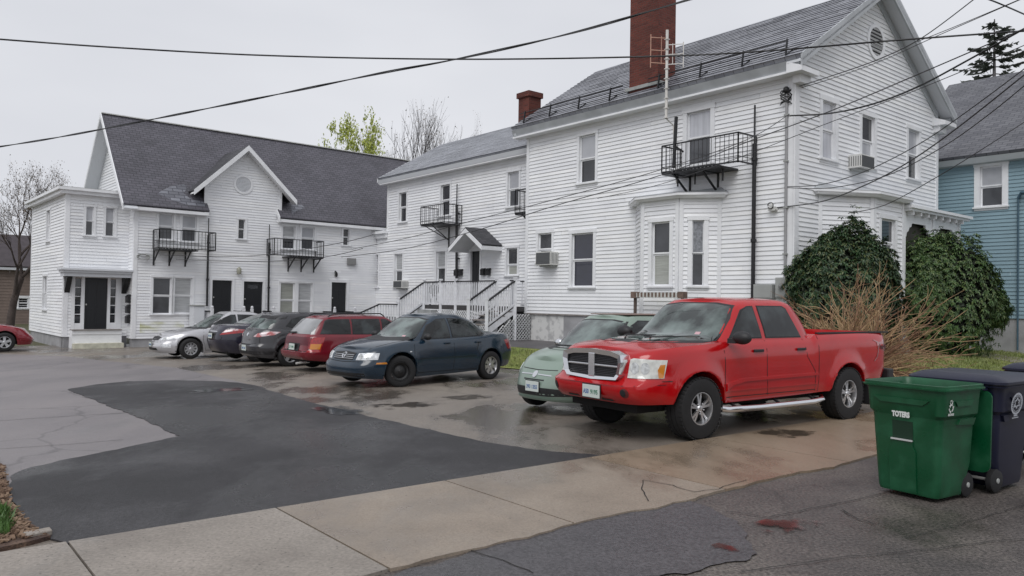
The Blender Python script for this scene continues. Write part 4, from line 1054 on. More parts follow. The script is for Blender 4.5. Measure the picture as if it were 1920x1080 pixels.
print('D', zeD, zbD, zrD, 'pitch', math.degrees(math.atan((zrD - zeD) / (DWd / 2))), uD1, wD)
RD = lambda a, b, z: FD.o + WD * a + VD * b + Vector((0, 0, z))
slab('roof', [RD(-OD, uD0 - .4, zeD), RD(DWd / 2, uD0 - .4, zrD), RD(DWd / 2, uD1 + .4, zrD), RD(-OD, uD1 + .4, zeD)], 0.1, M_shing3, houseD)
slab('roof', [RD(DWd + OD, uD0 - .4, zeD), RD(DWd / 2, uD0 - .4, zrD), RD(DWd / 2, uD1 + .4, zrD), RD(DWd + OD, uD1 + .4, zeD)], 0.1, M_shing3, houseD)
mb = MB(); mb.prism([RD(-OD, uD0 - .4, zeD - 0.1), RD(0, uD0 - .4, zeD - 0.1), RD(0, uD0 - .4, zeD - 0.30), RD(-OD + 0.08, uD0 - .4, zeD - 0.28)], VD * (uD1 - uD0 + 0.8)); mb.build('fascia', mat('grey_fascia', (0.42, 0.45, 0.47), 0.6), houseD)
FDf = Frame(RD(0, uD0, 0), WD, -VD); FDb = Frame(RD(0, uD1, 0), WD, VD)
for f_ in (FDf, FDb): siding(f_, [(0, zbD), (DWd, zbD), (DWd, zeD), (DWd / 2, zrD - .2), (0, zeD)], [], houseD, M_blue)
mb = MB(); mb.fbox(FD, uD0, uD1, -0.3, zbD, -0.4, -0.02); mb.build('foundation', M_conc, houseD)
u_, z_ = FD.px(1911, 365)
mb = MB(); mb.tube([FD.P(u_, 0.4, 0.08), FD.P(u_, FD.px(1911, 372)[1], 0.08)], 0.028, 6)
mb.tube([FD.P(u_, FD.px(1911, 372)[1], 0.08), FD.P(u_ - 0.1, FD.px(1911, 362)[1], 0.12), FD.P(u_ - 0.35, FD.px(1911, 366)[1], 0.2)], 0.05, 6)
dp = mb.build('drain_pipe', mat('blue_pipe', (0.05, 0.10, 0.14), 0.5), houseD)

# ------------------------------------------------------------------ E: brown house far left
pE = at_depth(40, 540, 52)
FE = Frame(Vector((pE.x, pE.y, 0)), UC, -VC)
houseE = thing('brown_house', FE.P(0, -0.4, -3), 'brown house with dark roof and small white-framed window, glimpsed at the far left edge', 'house')
zE0 = FE.px(40, 500)[1]
wE = FE.rect(34.5, 559, 52.5, 577.5)
siding(FE, [(-9, -0.8), (6, -0.8), (6, zE0), (-9, zE0)], [hole(wE)], houseE, M_brown, ex=0.2)
window(FE, wE, houseE, 'dark', 'dark', cw=0.16, mull=4)
siding(Frame(FE.P(6, 0, 0), VC, UC), [(0, -0.8), (7, -0.8), (7, zE0), (3.5, zE0 + 2.4), (0, zE0)], [], houseE, M_brown, ex=0.2)
zE1 = Frame(FE.o + VC * 3.6, UC, -VC).px(40, 441)[1]
slab('roof', [FE.P(-9.5, zE0, 0.4), FE.P(6.4, zE0, 0.4), FE.P(6.4, zE1, -3.6), FE.P(-9.5, zE1, -3.6)], 0.15, mat('brown_roof', lin((66, 60, 64)), 0.8, 0.2), houseE)
mb = MB(); mb.fbox(FE, -9.5, 6.4, zE0 - 0.25, zE0 - 0.02, 0.0, 0.35); mb.build('fascia', M_soffit, houseE)
# ================================================================== vehicles
def pchip(tab):
    xs = [p[0] for p in tab]; ys = [p[1] for p in tab]; n = len(xs)
    d = [(ys[i + 1] - ys[i]) / (xs[i + 1] - xs[i]) for i in range(n - 1)]
    m = [d[0]] + [0 if d[i - 1] * d[i] <= 0 else 2 * d[i - 1] * d[i] / (d[i - 1] + d[i]) for i in range(1, n - 1)] + [d[-1]]
    def f(x):
        if x <= xs[0]: return ys[0]
        if x >= xs[-1]: return ys[-1]
        i = 0
        while x > xs[i + 1]: i += 1
        h = xs[i + 1] - xs[i]; t = (x - xs[i]) / h
        return ys[i] * (1 + 2 * t) * (1 - t) ** 2 + m[i] * h * t * (1 - t) ** 2 + ys[i + 1] * t * t * (3 - 2 * t) + m[i + 1] * h * t * t * (t - 1)
    return f
def outline(Lf, Lr, W, nf, nr, N):
    """unit superellipse outline of the left half, front to rear, even in arc length: list of (signed s, q)"""
    raw = []
    K = 1500
    for i in range(K + 1):
        t = PI * i / K; c = math.cos(t); n = nf if c >= 0 else nr
        raw.append((math.copysign(abs(c) ** (2 / n), c), max(0, math.sin(t)) ** (2 / n)))
    P = [((Lf if s >= 0 else Lr) * s, W * q) for s, q in raw]
    cum = [0]
    for i in range(K): cum.append(cum[-1] + math.hypot(P[i + 1][0] - P[i][0], P[i + 1][1] - P[i][1]))
    out = []; j = 0
    for k in range(N + 1):
        tgt = cum[-1] * k / N
        while j < K - 1 and cum[j + 1] < tgt: j += 1
        h = cum[j + 1] - cum[j]; f = 0 if h == 0 else (tgt - cum[j]) / h
        out.append((raw[j][0] + (raw[j + 1][0] - raw[j][0]) * f, raw[j][1] + (raw[j + 1][1] - raw[j][1]) * f))
    out[0] = (1, 0); out[-1] = (-1, 0)
    return out
def shell(mb, xf, xr, wf, zb, zt, nf, nr, N, V, capz=None, M=10, bot=True, vs=None, flare=None):
    """xf,xr,wf: functions of v; zb,zt: functions of x; capz(x,t): height of the lid over the half-width fraction t"""
    O = outline(xf(0.5), -xr(0.5), wf(0.5, 0), nf, nr, N)
    vs = vs or [i / V for i in range(V + 1)]; base = len(mb.v); ring = 2 * N
    idx = list(range(0, N + 1)) + [-(k) for k in range(N - 1, 0, -1)]
    top = {}
    for v in vs:
        a, b = xf(v), xr(v)
        for k in idx:
            s, q = O[abs(k)]; x = a * s if s >= 0 else -b * s
            z = zb(x) + (zt(x) - zb(x)) * v
            y = q * wf(v, x)
            if flare: y += flare(x, z) * q
            mb.v.append((x, y if k >= 0 else -y, z))
    for i in range(len(vs) - 1):
        for k in range(ring):
            k2 = (k + 1) % ring
            mb.f.append((base + i * ring + k, base + i * ring + k2, base + (i + 1) * ring + k2, base + (i + 1) * ring + k)); mb.mi.append(mb.cur)
    def lid(level, hf):
        rb = base + level * ring; rows = []
        for k in range(1, N):
            L_ = Vector(mb.v[rb + k]); row = [rb + k]
            for j in range(1, M):
                t = 1 - 2 * j / M; x = L_.x; row.append(mb.vert((x, L_.y * t, hf(x, t, L_.z))))
            row.append(rb + ring - k); rows.append(row)
        for r1, r2 in zip(rows, rows[1:]):
            for j in range(M): mb.f.append((r1[j], r1[j + 1], r2[j + 1], r2[j])); mb.mi.append(mb.cur)
        mb.f.append(tuple([rb] + rows[0])); mb.mi.append(mb.cur)
        mb.f.append(tuple([rb + N] + rows[-1][::-1])); mb.mi.append(mb.cur)
    lid(len(vs) - 1, lambda x, t, z: capz(x, t, z) if capz else z)
    if bot: lid(0, lambda x, t, z: z)
class Proj:
    def __init__(s, obj):
        me = obj.data; s.t = BVHTree.FromPolygons([v.co for v in me.vertices], [tuple(p.vertices) for p in me.polygons])
    def hit(s, o, d):
        h = s.t.ray_cast(o, d, 20)
        return (h[0], h[1]) if h[0] is not None else (None, None)
    def patch(s, polys, eye, right, up, off=0.004, step=0.07, mb=None, dep=0.0):
        """polys in (right, up) metres; seen from eye direction (unit vector pointing from the surface to the viewer)"""
        mb = mb or MB(); eye = Vector(eye).normalized(); right = Vector(right); up = Vector(up)
        for poly in polys:
            bm = bmesh.new(); f = bm.faces.new([bm.verts.new((a, b, 0)) for a, b in poly]); bmesh.ops.triangulate(bm, faces=[f])
            for ax in (0, 1):
                lo = min(p[ax] for p in poly); hi = max(p[ax] for p in poly); k = math.ceil(lo / step) * step
                while k < hi:
                    co = [0, 0, 0]; co[ax] = k; no = [0, 0, 0]; no[ax] = 1
                    bmesh.ops.bisect_plane(bm, geom=bm.verts[:] + bm.edges[:] + bm.faces[:], plane_co=co, plane_no=no, dist=1e-5); k += step
            bmesh.ops.remove_doubles(bm, verts=bm.verts, dist=1e-4)
            bm.verts.index_update(); bm.verts.ensure_lookup_table(); base = len(mb.v); inner = []
            last = None
            for v in bm.verts:
                q = right * v.co.x + up * v.co.y; h, n = s.hit(q + eye * 8, -eye)
                if h is None: 
                    r_ = s.t.find_nearest(q + eye * (last or 0)); h, n = r_[0], r_[1]
                if n.dot(eye) < 0: n = -n
                last = h.dot(eye)
                mb.v.append(tuple(h + (n * 0.6 + eye * 0.4) * off))
            for f in bm.faces: 
                mb.f.append(tuple(base + v.index for v in f.verts)); mb.mi.append(mb.cur)
            # rim going inwards so the patch has an edge
            be = [e for e in bm.edges if e.is_boundary]
            mp = {}
            for e in be:
                for v in e.verts:
                    if v.index not in mp: mp[v.index] = mb.vert(Vector(mb.v[base + v.index]) - eye * (off + 0.012))
            for e in be:
                a, b = e.verts[0].index, e.verts[1].index
                mb.f.append((base + a, base + b, mp[b], mp[a])); mb.mi.append(mb.cur)
            bm.free()
        return mb
    def ribbon(s, path, w, eye, right, up, off=0.003, mb=None):
        polys = []
        for (a, b), (c, d) in zip(path, path[1:]):
            L_ = math.hypot(c - a, d - b)
            if L_ < 1e-6: continue
            nx, ny = -(d - b) / L_ * w / 2, (c - a) / L_ * w / 2
            polys.append([(a + nx, b + ny), (a - nx, b - ny), (c - nx, d - ny), (c + nx, d + ny)])
        return s.patch(polys, eye, right, up, off, 0.12, mb)
EYE = {'L': ((0, 1, 0), (1, 0, 0), (0, 0, 1)), 'R': ((0, -1, 0), (1, 0, 0), (0, 0, 1)), 'F': ((1, 0, 0), (0, 1, 0), (0, 0, 1)), 'B': ((-1, 0, 0), (0, 1, 0), (0, 0, 1)), 'T': ((0, 0, 1), (1, 0, 0), (0, 1, 0))}
def eye_at(deg, down=0.0):                # seen from deg anticlockwise of straight ahead
    e = Vector((math.cos(rad(deg)), math.sin(rad(deg)), down)).normalized(); r = Vector((-math.sin(rad(deg)), math.cos(rad(deg)), 0)); return (e, r, r.cross(e) * -1 if (e.cross(r)).z < 0 else e.cross(r))
M_rub = mat('tyre_rubber', (0.010, 0.010, 0.011), 0.75, 0.2, 20)
M_alloy = mat('alloy', (0.55, 0.55, 0.56), 0.28, 0.1, 10, metal=0.85)
M_cap = mat('silver_hubcap', (0.50, 0.51, 0.53), 0.35, metal=0.5)
M_steel = mat('black_steel_wheel', (0.012, 0.012, 0.013), 0.5)
M_chrome = mat('chrome', (0.75, 0.76, 0.78), 0.12, metal=1.0)
M_plast = mat('black_plastic', (0.014, 0.014, 0.016), 0.55)
M_under = mat('underbody', (0.006, 0.006, 0.006), 0.9)
M_wsh = mat('windscreen_glass', (0.035, 0.048, 0.046), 0.03, coat=0.25, var=0.5, scale=2.2, spec=0.6, col2=(0.15, 0.19, 0.18), sharp=(0.4, 0.62))  # pale blotches put tree reflections into the glass colour
M_wdark = mat('side_glass', (0.006, 0.008, 0.009), 0.03, coat=0.0, spec=0.6, var=0.5, scale=2.5, col2=(0.030, 0.038, 0.040), sharp=(0.45, 0.62))
M_wmid = mat('side_glass_light', (0.07, 0.09, 0.09), 0.05, coat=1.0, spec=0.9, var=0.5, scale=3)
M_hl = mat('headlamp_lens', (0.62, 0.64, 0.66), 0.08, coat=1.0, var=0.35, scale=16)
M_hl2 = mat('hazed_headlamp', (0.56, 0.57, 0.54), 0.12, coat=1.0, var=0.25, scale=14)
M_amber = mat('amber_lens', (0.55, 0.20, 0.02), 0.15, coat=1.0)
M_tail = mat('red_lens', (0.30, 0.012, 0.015), 0.12, coat=1.0, var=0.3, scale=18)
M_tailc = mat('clear_tail_lens', (0.60, 0.50, 0.52), 0.1, coat=1.0, col2=(0.40, 0.10, 0.10), scale=9, sharp=(0.45, 0.6))
M_plate = mat('plate_white', (0.55, 0.60, 0.57), 0.5)
M_plateg = mat('plate_green_text', (0.04, 0.16, 0.10), 0.5)
M_plateb = mat('plate_blue_text', (0.05, 0.12, 0.30), 0.5)
def paint(name, col, var=0.06, rough=0.22, coat=0.9, metal=0.0, col2=None, **k):
    return mat('paint_' + name, col, rough, var, 2.2, coat=coat, metal=metal, spec=0.5, col2=col2)
def wheel(car, x, y, R, wd, style, m_rim, steer=0.0, rr=0.62, name='wheel'):
    s = 1 if y > 0 else -1
    mb = MB(); hw_ = wd / 2
    prof = [(R * rr, -hw_ * 0.9), (R * rr * 1.03, -hw_), (R * 0.80, -hw_ * 1.04), (R * 0.93, -hw_ * 0.97), (R * 0.985, -hw_ * 0.80), (R, -hw_ * 0.55)]
    prof += [(R, -hw_ * 0.30), (R * 0.975, -hw_ * 0.29), (R * 0.975, -hw_ * 0.24), (R, -hw_ * 0.23), (R, hw_ * 0.23), (R * 0.975, hw_ * 0.24), (R * 0.975, hw_ * 0.29), (R, hw_ * 0.30)]
    prof += [(R, hw_ * 0.55), (R * 0.985, hw_ * 0.80), (R * 0.93, hw_ * 0.97), (R * 0.80, hw_ * 1.04), (R * rr * 1.03, hw_), (R * rr, hw_ * 0.9), (R * rr * 0.97, hw_ * 0.3), (R * rr * 0.97, -hw_ * 0.9)]
    mb.lathe(prof, (0, 0, 0), (0, 1, 0), 40)
    if R > 0.36:                             # chunky tread blocks
        n = 44
        for k in range(n):
            a = 2 * PI * k / n; c_ = Vector((math.cos(a), 0, math.sin(a))); t_ = Vector((-math.sin(a), 0, math.cos(a)))
            for yy in (-0.78, 0.78): mb.obox(c_ * (R * 0.985) + Vector((0, hw_ * yy, 0)), t_ * (PI * R / n * 0.62), Vector((0, hw_ * 0.2, 0)), c_ * (R * 0.018))
    t = mb.build(name, M_rub, car, smooth=35)
    t.location = (x, y, R); t.rotation_euler = (0, 0, steer)
    r = R * rr; mb = MB(); face = s * (hw_ * 0.55); lip = s * hw_ * 0.95
    def q(rad_, a, o): return Vector((rad_ * math.cos(a), o, rad_ * math.sin(a)))
    mb.lathe([(r * 0.985, lip), (r * 0.93, lip * 1.0), (r * 0.88, face * 1.0), (r * 0.86, -face * 0.4)], (0, 0, 0), (0, 1, 0), 36)
    nsp = {'alloy5': 5, 'alloy6': 7, 'cap9': 10, 'steel': 0, 'five': 5}.get(style, 6)
    for k in range(nsp):
        a = 2 * PI * k / nsp + PI / 2
        for da in ((-0.17, 0.17) if style == 'alloy5' else (0,)):
            wdh = {'alloy5': 0.085, 'alloy6': 0.19, 'cap9': 0.13, 'five': 0.2}.get(style, 0.2) * r
            c1 = q(r * 0.12, a, face * 1.25); c2 = q(r * 0.92, a + da, face * 1.1)
            d = (c2 - c1); sd_ = d.cross(Vector((0, 1, 0))).normalized()
            mb.prism([c1 + sd_ * wdh * 0.75, c2 + sd_ * wdh * (1.25 if style != 'alloy5' else 0.9), c2 - sd_ * wdh * (1.25 if style != 'alloy5' else 0.9), c1 - sd_ * wdh * 0.75], Vector((0, -s * 0.03, 0)))
    mb.lathe([(0.0, face * 1.55), (r * 0.16, face * 1.5), (r * 0.22, face * 1.3), (r * 0.24, face * 0.7)], (0, 0, 0), (0, 1, 0), 20)
    if style == 'steel': mb.lathe([(r * 0.2, face * 1.2), (r * 0.5, face * 0.9), (r * 0.7, face * 0.4), (r * 0.9, face * 0.7)], (0, 0, 0), (0, 1, 0), 24)
    if style == 'alloy5':
        for k in range(5):
            a = 2 * PI * (k + .5) / 5 + PI / 2; mb.blob(q(r * 0.32, a, face * 1.35), r * 0.05, 0.012, r * 0.05, 6, 4)
    ri = mb.build('rim', m_rim, t, smooth=30)
    mb = MB(); mb.lathe([(0.0, face * 0.35), (r * 0.88, face * 0.30)], (0, 0, 0), (0, 1, 0), 24); mb.build('spoke_backing', M_under, t)  # near-black disc added as the dark background behind the spokes
    return t
def place_car(root, w_, v_, yaw_deg, facing):
    """facing -1: nose towards -w (the lot), +1: nose towards +w"""
    p = WV(w_, v_); base = math.atan2(WD.y, WD.x) + (PI if facing < 0 else 0) + rad(yaw_deg)
    root.location = Vector((p.x, p.y, gz(p.x, p.y) + 0.006)); root.rotation_euler = (0, 0, base)
def make_car(P):
    root = thing(P['name'], (0, 0, 0), P['label'], P['cat'], 'cars parked side by side in the lot' if P.get('grp', True) else None, local=True)
    pm = P['paint']; xw = P['wheels']; R = P['R']; ar = P.get('arch', R + 0.07); hw_ = P['W'] / 2
    rk = pchip(P['zbot']); zt = pchip(P['ztop']); xf = pchip(P['xf']); xr = pchip(P['xr']); wv_ = pchip(P['wv'])
    wx = pchip(P['wx']) if 'wx' in P else (lambda x: 1.0)
    def zb(x):
        z = rk(x)
        for c in xw:
            d = abs(x - c)
            if d < ar: z = max(z, R + math.sqrt(ar * ar - d * d) * P.get('archk', 1.0))
        return min(z, zt(x) - 0.08)
    def wf(v, x):
        z = zb(x) + (zt(x) - zb(x)) * v; zr_ = rk(x); vv = (z - zr_) / max(0.05, zt(x) - zr_)
        return hw_ * wv_(vv) * wx(x)
    fl = P.get('flare', 0.018)
    def flare(x, z):
        y = 0
        for c in xw:
            d = math.hypot(x - c, z - R) - ar; y += fl * math.exp(-(d / 0.10) ** 2)
        return y
    cr = pchip(P['crown'])
    bed = P.get('bed')
    def capz(x, t, z):
        if bed and bed[0] < x < bed[1]: return z - (bed[2] if abs(t) < 0.9 else 0)
        zz = z + cr(x) * (1 - abs(t) ** 2.4)
        if 'bulge' in P: zz += P['bulge'](x, t)
        return zz
    mb = MB(); vs = [0, .02, .07, .14, .22, .3, .38, .46, .54, .62, .7, .78, .86, .92, .96, .985, 1.0]
    shell(mb, xf, xr, wf, zb, zt, P['nf'], P['nr'], P.get('N', 150), 0, capz, 14, True, vs, flare)
    g = P['gh']                              # greenhouse
    gxf = pchip(g['xf']); gxr = pchip(g['xr']); gw = pchip(g['w']); gzr = pchip(g['zr']); zb0 = g['zb']
    gt = lambda x: gzr(x)
    gvs = [0, .15, .3, .45, .6, .74, .85, .92, .97, 1.0]
    shell(mb, gxf, gxr, lambda v, x: gw(v), lambda x: zb0, gt, g.get('nf', 6), g.get('nr', 6), 60, 0, lambda x, t, z: z + g.get('crown', 0.035) * (1 - abs(t) ** 2), 10, False, gvs)
    body = mb.build('body', pm, root, smooth=P.get('sharp', 38))
    pr = Proj(body)
    def dec(name, polys, view, m, off=0.004, parent=root, smooth=50, mirror=False, label=None):
        v = EYE[view] if isinstance(view, str) else view
        o = pr.patch(polys, *v, off=off).build(name, m, parent, smooth=smooth, fix=False, label=label); return o
    def both(name, polys, m, off=0.004, names=None):
        for s_ in 'LR': dec(name, polys, s_, m, off)
    # glass
    fr_l = P.get('frame_m', M_plast)
    for poly in P['side_glass']:
        for s_ in 'LR':
            cx = sum(p[0] for p in poly) / len(poly); cz = sum(p[1] for p in poly) / len(poly)
            fk = [(cx + (a - cx) * 1.0 + math.copysign(0.018, a - cx), cz + (b - cz) + math.copysign(0.016, b - cz)) for a, b in poly]
            wdo = dec('side_window_frame', [fk], s_, fr_l, 0.003)
            dec('side_window', [poly], s_, P.get('side_m', M_wdark), 0.006, wdo)
    ws = P['windscreen']; ws2 = ws + [(-a, b) for a, b in reversed(ws)]
    k_ = 1.03; fr = [(a * 1.03 + math.copysign(0.008, a), b + math.copysign(0.02, b - zb0 - 0.25)) for a, b in ws2]
    w0 = dec('windscreen_surround', [fr], 'F', M_plast, 0.003)
    dec('windscreen', [ws2], 'F', P.get('ws_m', M_wsh), 0.007, w0)
    rs = P['rear_glass']; rs2 = rs + [(-a, b) for a, b in reversed(rs)]
    dec('rear_window', [rs2], 'B', P.get('rg_m', M_wsh), 0.006)
    # seams
    sm = mat('panel_gap', (0.01, 0.01, 0.01), 0.9)
    if P.get('seams'):
        for s_ in 'LR':
            mbs = MB()
            for path in P['seams']: pr.ribbon(path, P.get('seamw', 0.010), *EYE[s_], 0.0025, mbs)
            mbs.build('door_gap', sm, root, fix=False)
    mbs = MB()
    for path in P.get('front_seams', []): pr.ribbon(path, 0.010, *EYE['F'], 0.0025, mbs)
    for path in P.get('rear_seams', []): pr.ribbon(path, 0.012, *EYE['B'], 0.0025, mbs)
    for path in P.get('top_seams', []): pr.ribbon(path, 0.010, *EYE['T'], 0.0025, mbs)
    if mbs.v: mbs.build('panel_gap', sm, root, fix=False)
    # chassis filling and wheels
    mb = MB(); mb.box(-P['Lr'] + 0.25, P['Lf'] - 0.25, -hw_ + 0.32, hw_ - 0.32, P.get('chz', 0.24), R + ar * 0.6 + 0.02)
    for c in xw: mb.box(c - ar + 0.02, c + ar - 0.02, -hw_ + 0.3, hw_ - 0.3, R * 0.9, R + ar - 0.01)
    mb.build('underbody', M_under, root)
    tw = P.get('tw', 0.19); st_ = P['rim']
    for i, c in enumerate(xw):
        for s_ in (1, -1):
            sty, mm = st_[i] if isinstance(st_, list) else st_
            wheel(root, c, s_ * (hw_ - tw / 2 - P.get('inset', 0.0) + 0.0), R, tw, sty, mm, P.get('steer', 0.0) if i == 0 else 0.0, P.get('rr', 0.62))
    # arch lips
    for c in xw:
        for s_ in 'LR':
            path = [(c + (ar + 0.006) * math.cos(rad(a)), R + (ar + 0.006) * math.sin(rad(a)) * P.get('archk', 1.0)) for a in range(int(P.get('arc0', 4)), int(180 - P.get('arc0', 4)) + 1, 8)]
            pr.ribbon(path, 0.016, *EYE[s_], 0.004).build('wheel_arch_lip', P.get('lip_m', pm), root, fix=False)
    return root, body, pr, dec
def handle(pr, root, x, z, m, side='L', w_=0.19):
    s_ = 1 if side == 'L' else -1
    h, n = pr.hit(Vector((x, s_ * 8, z)), Vector((0, -s_, 0)))
    if h is None: return
    mb = MB(); mb.obox(h + n * 0.018, Vector((w_ / 2, 0, 0)), Vector((0, 0.012, 0)), Vector((0, 0, 0.018))); mb.build('door_handle', m, root, bevel=0.008)
def mirror(pr, root, x, z, m, w0, size=(0.06, 0.12, 0.075), m2=None):
    for s_ in (1, -1):
        h, n = pr.hit(Vector((x, s_ * 8, z - 0.06)), Vector((0, -s_, 0)))
        if h is None: continue
        c = Vector((x, s_ * (abs(h.y) + size[1] * 0.95), z + 0.02)); mb = MB(); mb.blob(c, size[0], size[1], size[2], 14, 10)
        mb.bar(Vector((x, h.y, z - 0.05)), c - Vector((0, 0, size[2] * 0.6)), 0.05, 0.035)
        o = mb.build('mirror', m, root, smooth=60)
def plate(root, c, nx, txt, wd=0.305, ht=0.152, m=None, tm=None, surround=True):
    n = Vector(nx).normalized(); r = Vector((0, 0, 1)).cross(n).normalized(); u = n.cross(r); c = Vector(c)
    mb = MB(); mb.obox(c, r * wd / 2, n * 0.006, u * ht / 2); p = mb.build('licence_plate', m or M_plate, root, bevel=0.003)
    if surround:
        mb = MB(); mb.obox(c - n * 0.008, r * (wd / 2 + 0.012), n * 0.004, u * (ht / 2 + 0.012)); q = mb.build('plate_frame', M_plast, p)
    ts = txt if isinstance(txt, list) else [(txt, 0.0, 0.25, tm or M_plateg)]
    for t_, dx, w2, m2 in ts:
        mb = MB(); add_text(mb, t_, 0.075, c + n * 0.007 + r * dx - u * 0.008, r, u, 0.002, 0.002, fit=w2); mb.build('plate_text', m2, p, fix=False)
    return p
def wipers(pr, root, ys, zlo, ln, tilt=0.14):
    for y in ys:
        mb = MB(); pts = []
        for k in range(6):
            yy = y + ln * k / 5; zz = zlo + tilt * ln * k / 5; h, n = pr.hit(Vector((8, yy, zz)), Vector((-1, 0, 0)))
            if h is None: continue
            pts.append(h + n * 0.022)
        if len(pts) > 1: mb.tube(pts, 0.010, 5); mb.build('wiper', M_plast, root)

# ---- red pickup
red = paint('red', lin((168, 5, 12)), 0.08, 0.2, col2=lin((176, 7, 15)), coat=0.4)
def truck_bulge(x, t):
    if x < 0.9 or x > 2.4: return 0
    k = sstep((x - 0.95) / 0.4) * sstep((2.38 - x) / 0.35)
    return 0.022 * k * math.exp(-((abs(t) - 0.34) / 0.15) ** 2) - 0.012 * k * math.exp(-((abs(t) - 0.80) / 0.07) ** 2)
Tr, tb, tp, tdec = make_car(dict(
    name='pickup_truck', label='red crew-cab pickup truck with chrome grille and side step, nose towards the lot', cat='pickup truck', paint=red, W=1.82, Lf=2.6, Lr=2.9,
    wheels=(1.57, -1.67), R=0.385, arch=0.455, archk=1.0, tw=0.26, rr=0.53, inset=-0.01, rim=('alloy5', M_alloy), nf=7.5, nr=14, flare=0.03, N=230, chz=0.34, steer=0.0, sharp=40,
    zbot=[(-2.9, .58), (-2.2, .55), (-1.2, .45), (0.9, .42), (1.3, .43), (2.1, .46), (2.6, .46)],
    ztop=[(-2.9, 1.27), (-2.0, 1.27), (-1.0, 1.26), (-0.90, 1.25), (-0.8, 1.205), (0.6, 1.20), (1.05, 1.185), (1.3, 1.165), (1.8, 1.14), (2.2, 1.10), (2.45, 1.055), (2.6, 1.02)],
    xf=[(0, 2.53), (.12, 2.60), (.30, 2.635), (.40, 2.63), (.445, 2.60), (.47, 2.50), (.52, 2.485), (.8, 2.46), (.95, 2.43), (1, 2.37)],
    xr=[(0, -2.84), (.3, -2.88), (1, -2.88)],
    wv=[(0, .955), (.1, .975), (.22, .985), (.27, 1.0), (.31, .985), (.5, .99), (.75, .985), (.9, .965), (1, .92)],
    wx=[(-2.9, .985), (-2, 1.0), (0, .985), (1.0, .985), (1.6, 1.0), (2.3, .985), (2.6, .97)],
    crown=[(-2.9, 0), (-0.9, 0.0), (1.0, .03), (1.3, .055), (2.2, .05), (2.6, .03)], bed=(-2.8, -0.95, 0.45), bulge=truck_bulge,
    gh=dict(zb=1.12, xf=[(0, 1.22), (.5, .93), (.85, .70), (1, .54)], xr=[(0, -.98), (.4, -.92), (.8, -.76), (.94, -.66), (1, -.5)], w=[(0, .845), (.3, .80), (.7, .715), (.9, .67), (1, .60)], zr=[(-1, 1.69), (-.5, 1.725), (.2, 1.725), (.6, 1.70), (1.2, 1.66)], nf=6.5, nr=7, crown=0.035),
    side_glass=[[(0.90, 1.235), (0.30, 1.235), (0.325, 1.63), (0.44, 1.625), (0.54, 1.575)], [(0.19, 1.235), (-0.58, 1.235), (-0.50, 1.40), (-0.40, 1.60), (-0.33, 1.635), (0.215, 1.635)]],
    windscreen=[(0.70, 1.19), (0.645, 1.45), (0.575, 1.63), (0.3, 1.665)], rear_glass=[(0.62, 1.28), (0.55, 1.62), (0.3, 1.63)], rg_m=M_wdark,
    seams=[[(1.12, 1.19), (1.10, .9), (1.13, .55)], [(0.245, 1.19), (0.25, .8), (0.22, .47)], [(-0.60, 1.2), (-0.66, .95), (-0.84, .75), (-0.86, .47)], [(-0.93, 1.25), (-0.93, .46)], [(1.13, .49), (-0.86, .49)], [(2.2, .735), (2.05, .735)]],
    seamw=0.009, lip_m=red, arc0=2))
place_car(Tr, 9.44, 5.80 + 0.86, -3.4, -1)
wo = None
# grille
def ringpoly(mb, outer, inner, x0, x1):
    n = len(outer)
    for i in range(n):
        j = (i + 1) % n
        a, b, c, d = outer[i], outer[j], inner[j], inner[i]
        q = [Vector((x1, p[0], p[1])) for p in (a, b)] + [Vector((x1 - 0.02, p[0], p[1])) for p in (c, d)]
        mb.face(q); mb.face([Vector((x1, a[0], a[1])), Vector((x1, b[0], b[1])), Vector((x0, b[0], b[1])), Vector((x0, a[0], a[1]))])
        mb.face([Vector((x1 - .02, d[0], d[1])), Vector((x1 - .02, c[0], c[1])), Vector((x0, c[0], c[1])), Vector((x0, d[0], d[1]))])
go_ = [(0.52, 1.035), (0.35, 1.075), (0, 1.09), (-0.35, 1.075), (-0.52, 1.035), (-0.535, .95), (-0.50, .79), (-0.45, .735), (0, .715), (0.45, .735), (0.50, .79), (0.535, .95)]
gi_ = [(0.455, .99), (0.33, 1.015), (0, 1.03), (-0.33, 1.015), (-0.455, .99), (-0.465, .93), (-0.435, .80), (-0.40, .765), (0, .752), (0.40, .765), (0.435, .80), (0.465, .93)]
mb = MB(); ringpoly(mb, go_, gi_, 2.38, 2.575)
gf = mb.build('grille_surround', M_chrome, Tr, smooth=30)
mb = MB(); mb.prism([Vector((2.45, a, b)) for a, b in gi_], Vector((0.055, 0, 0))); gb = mb.build('grille', M_plast, Tr)
mb = MB()
for k in range(12):
    z = .78 + k * 0.02; mb.box(2.50, 2.522, -0.44, 0.44, z, z + 0.006)
mb.build('grille_slats', mat('grille_slat', (0.05, 0.05, 0.055), 0.4), gf)
mb = MB(); mb.box(2.49, 2.565, -0.055, 0.055, .745, 1.035); mb.box(2.49, 2.55, -0.45, 0.45, .877, .903); mb.build('grille_cross', M_chrome, gf, bevel=0.008)
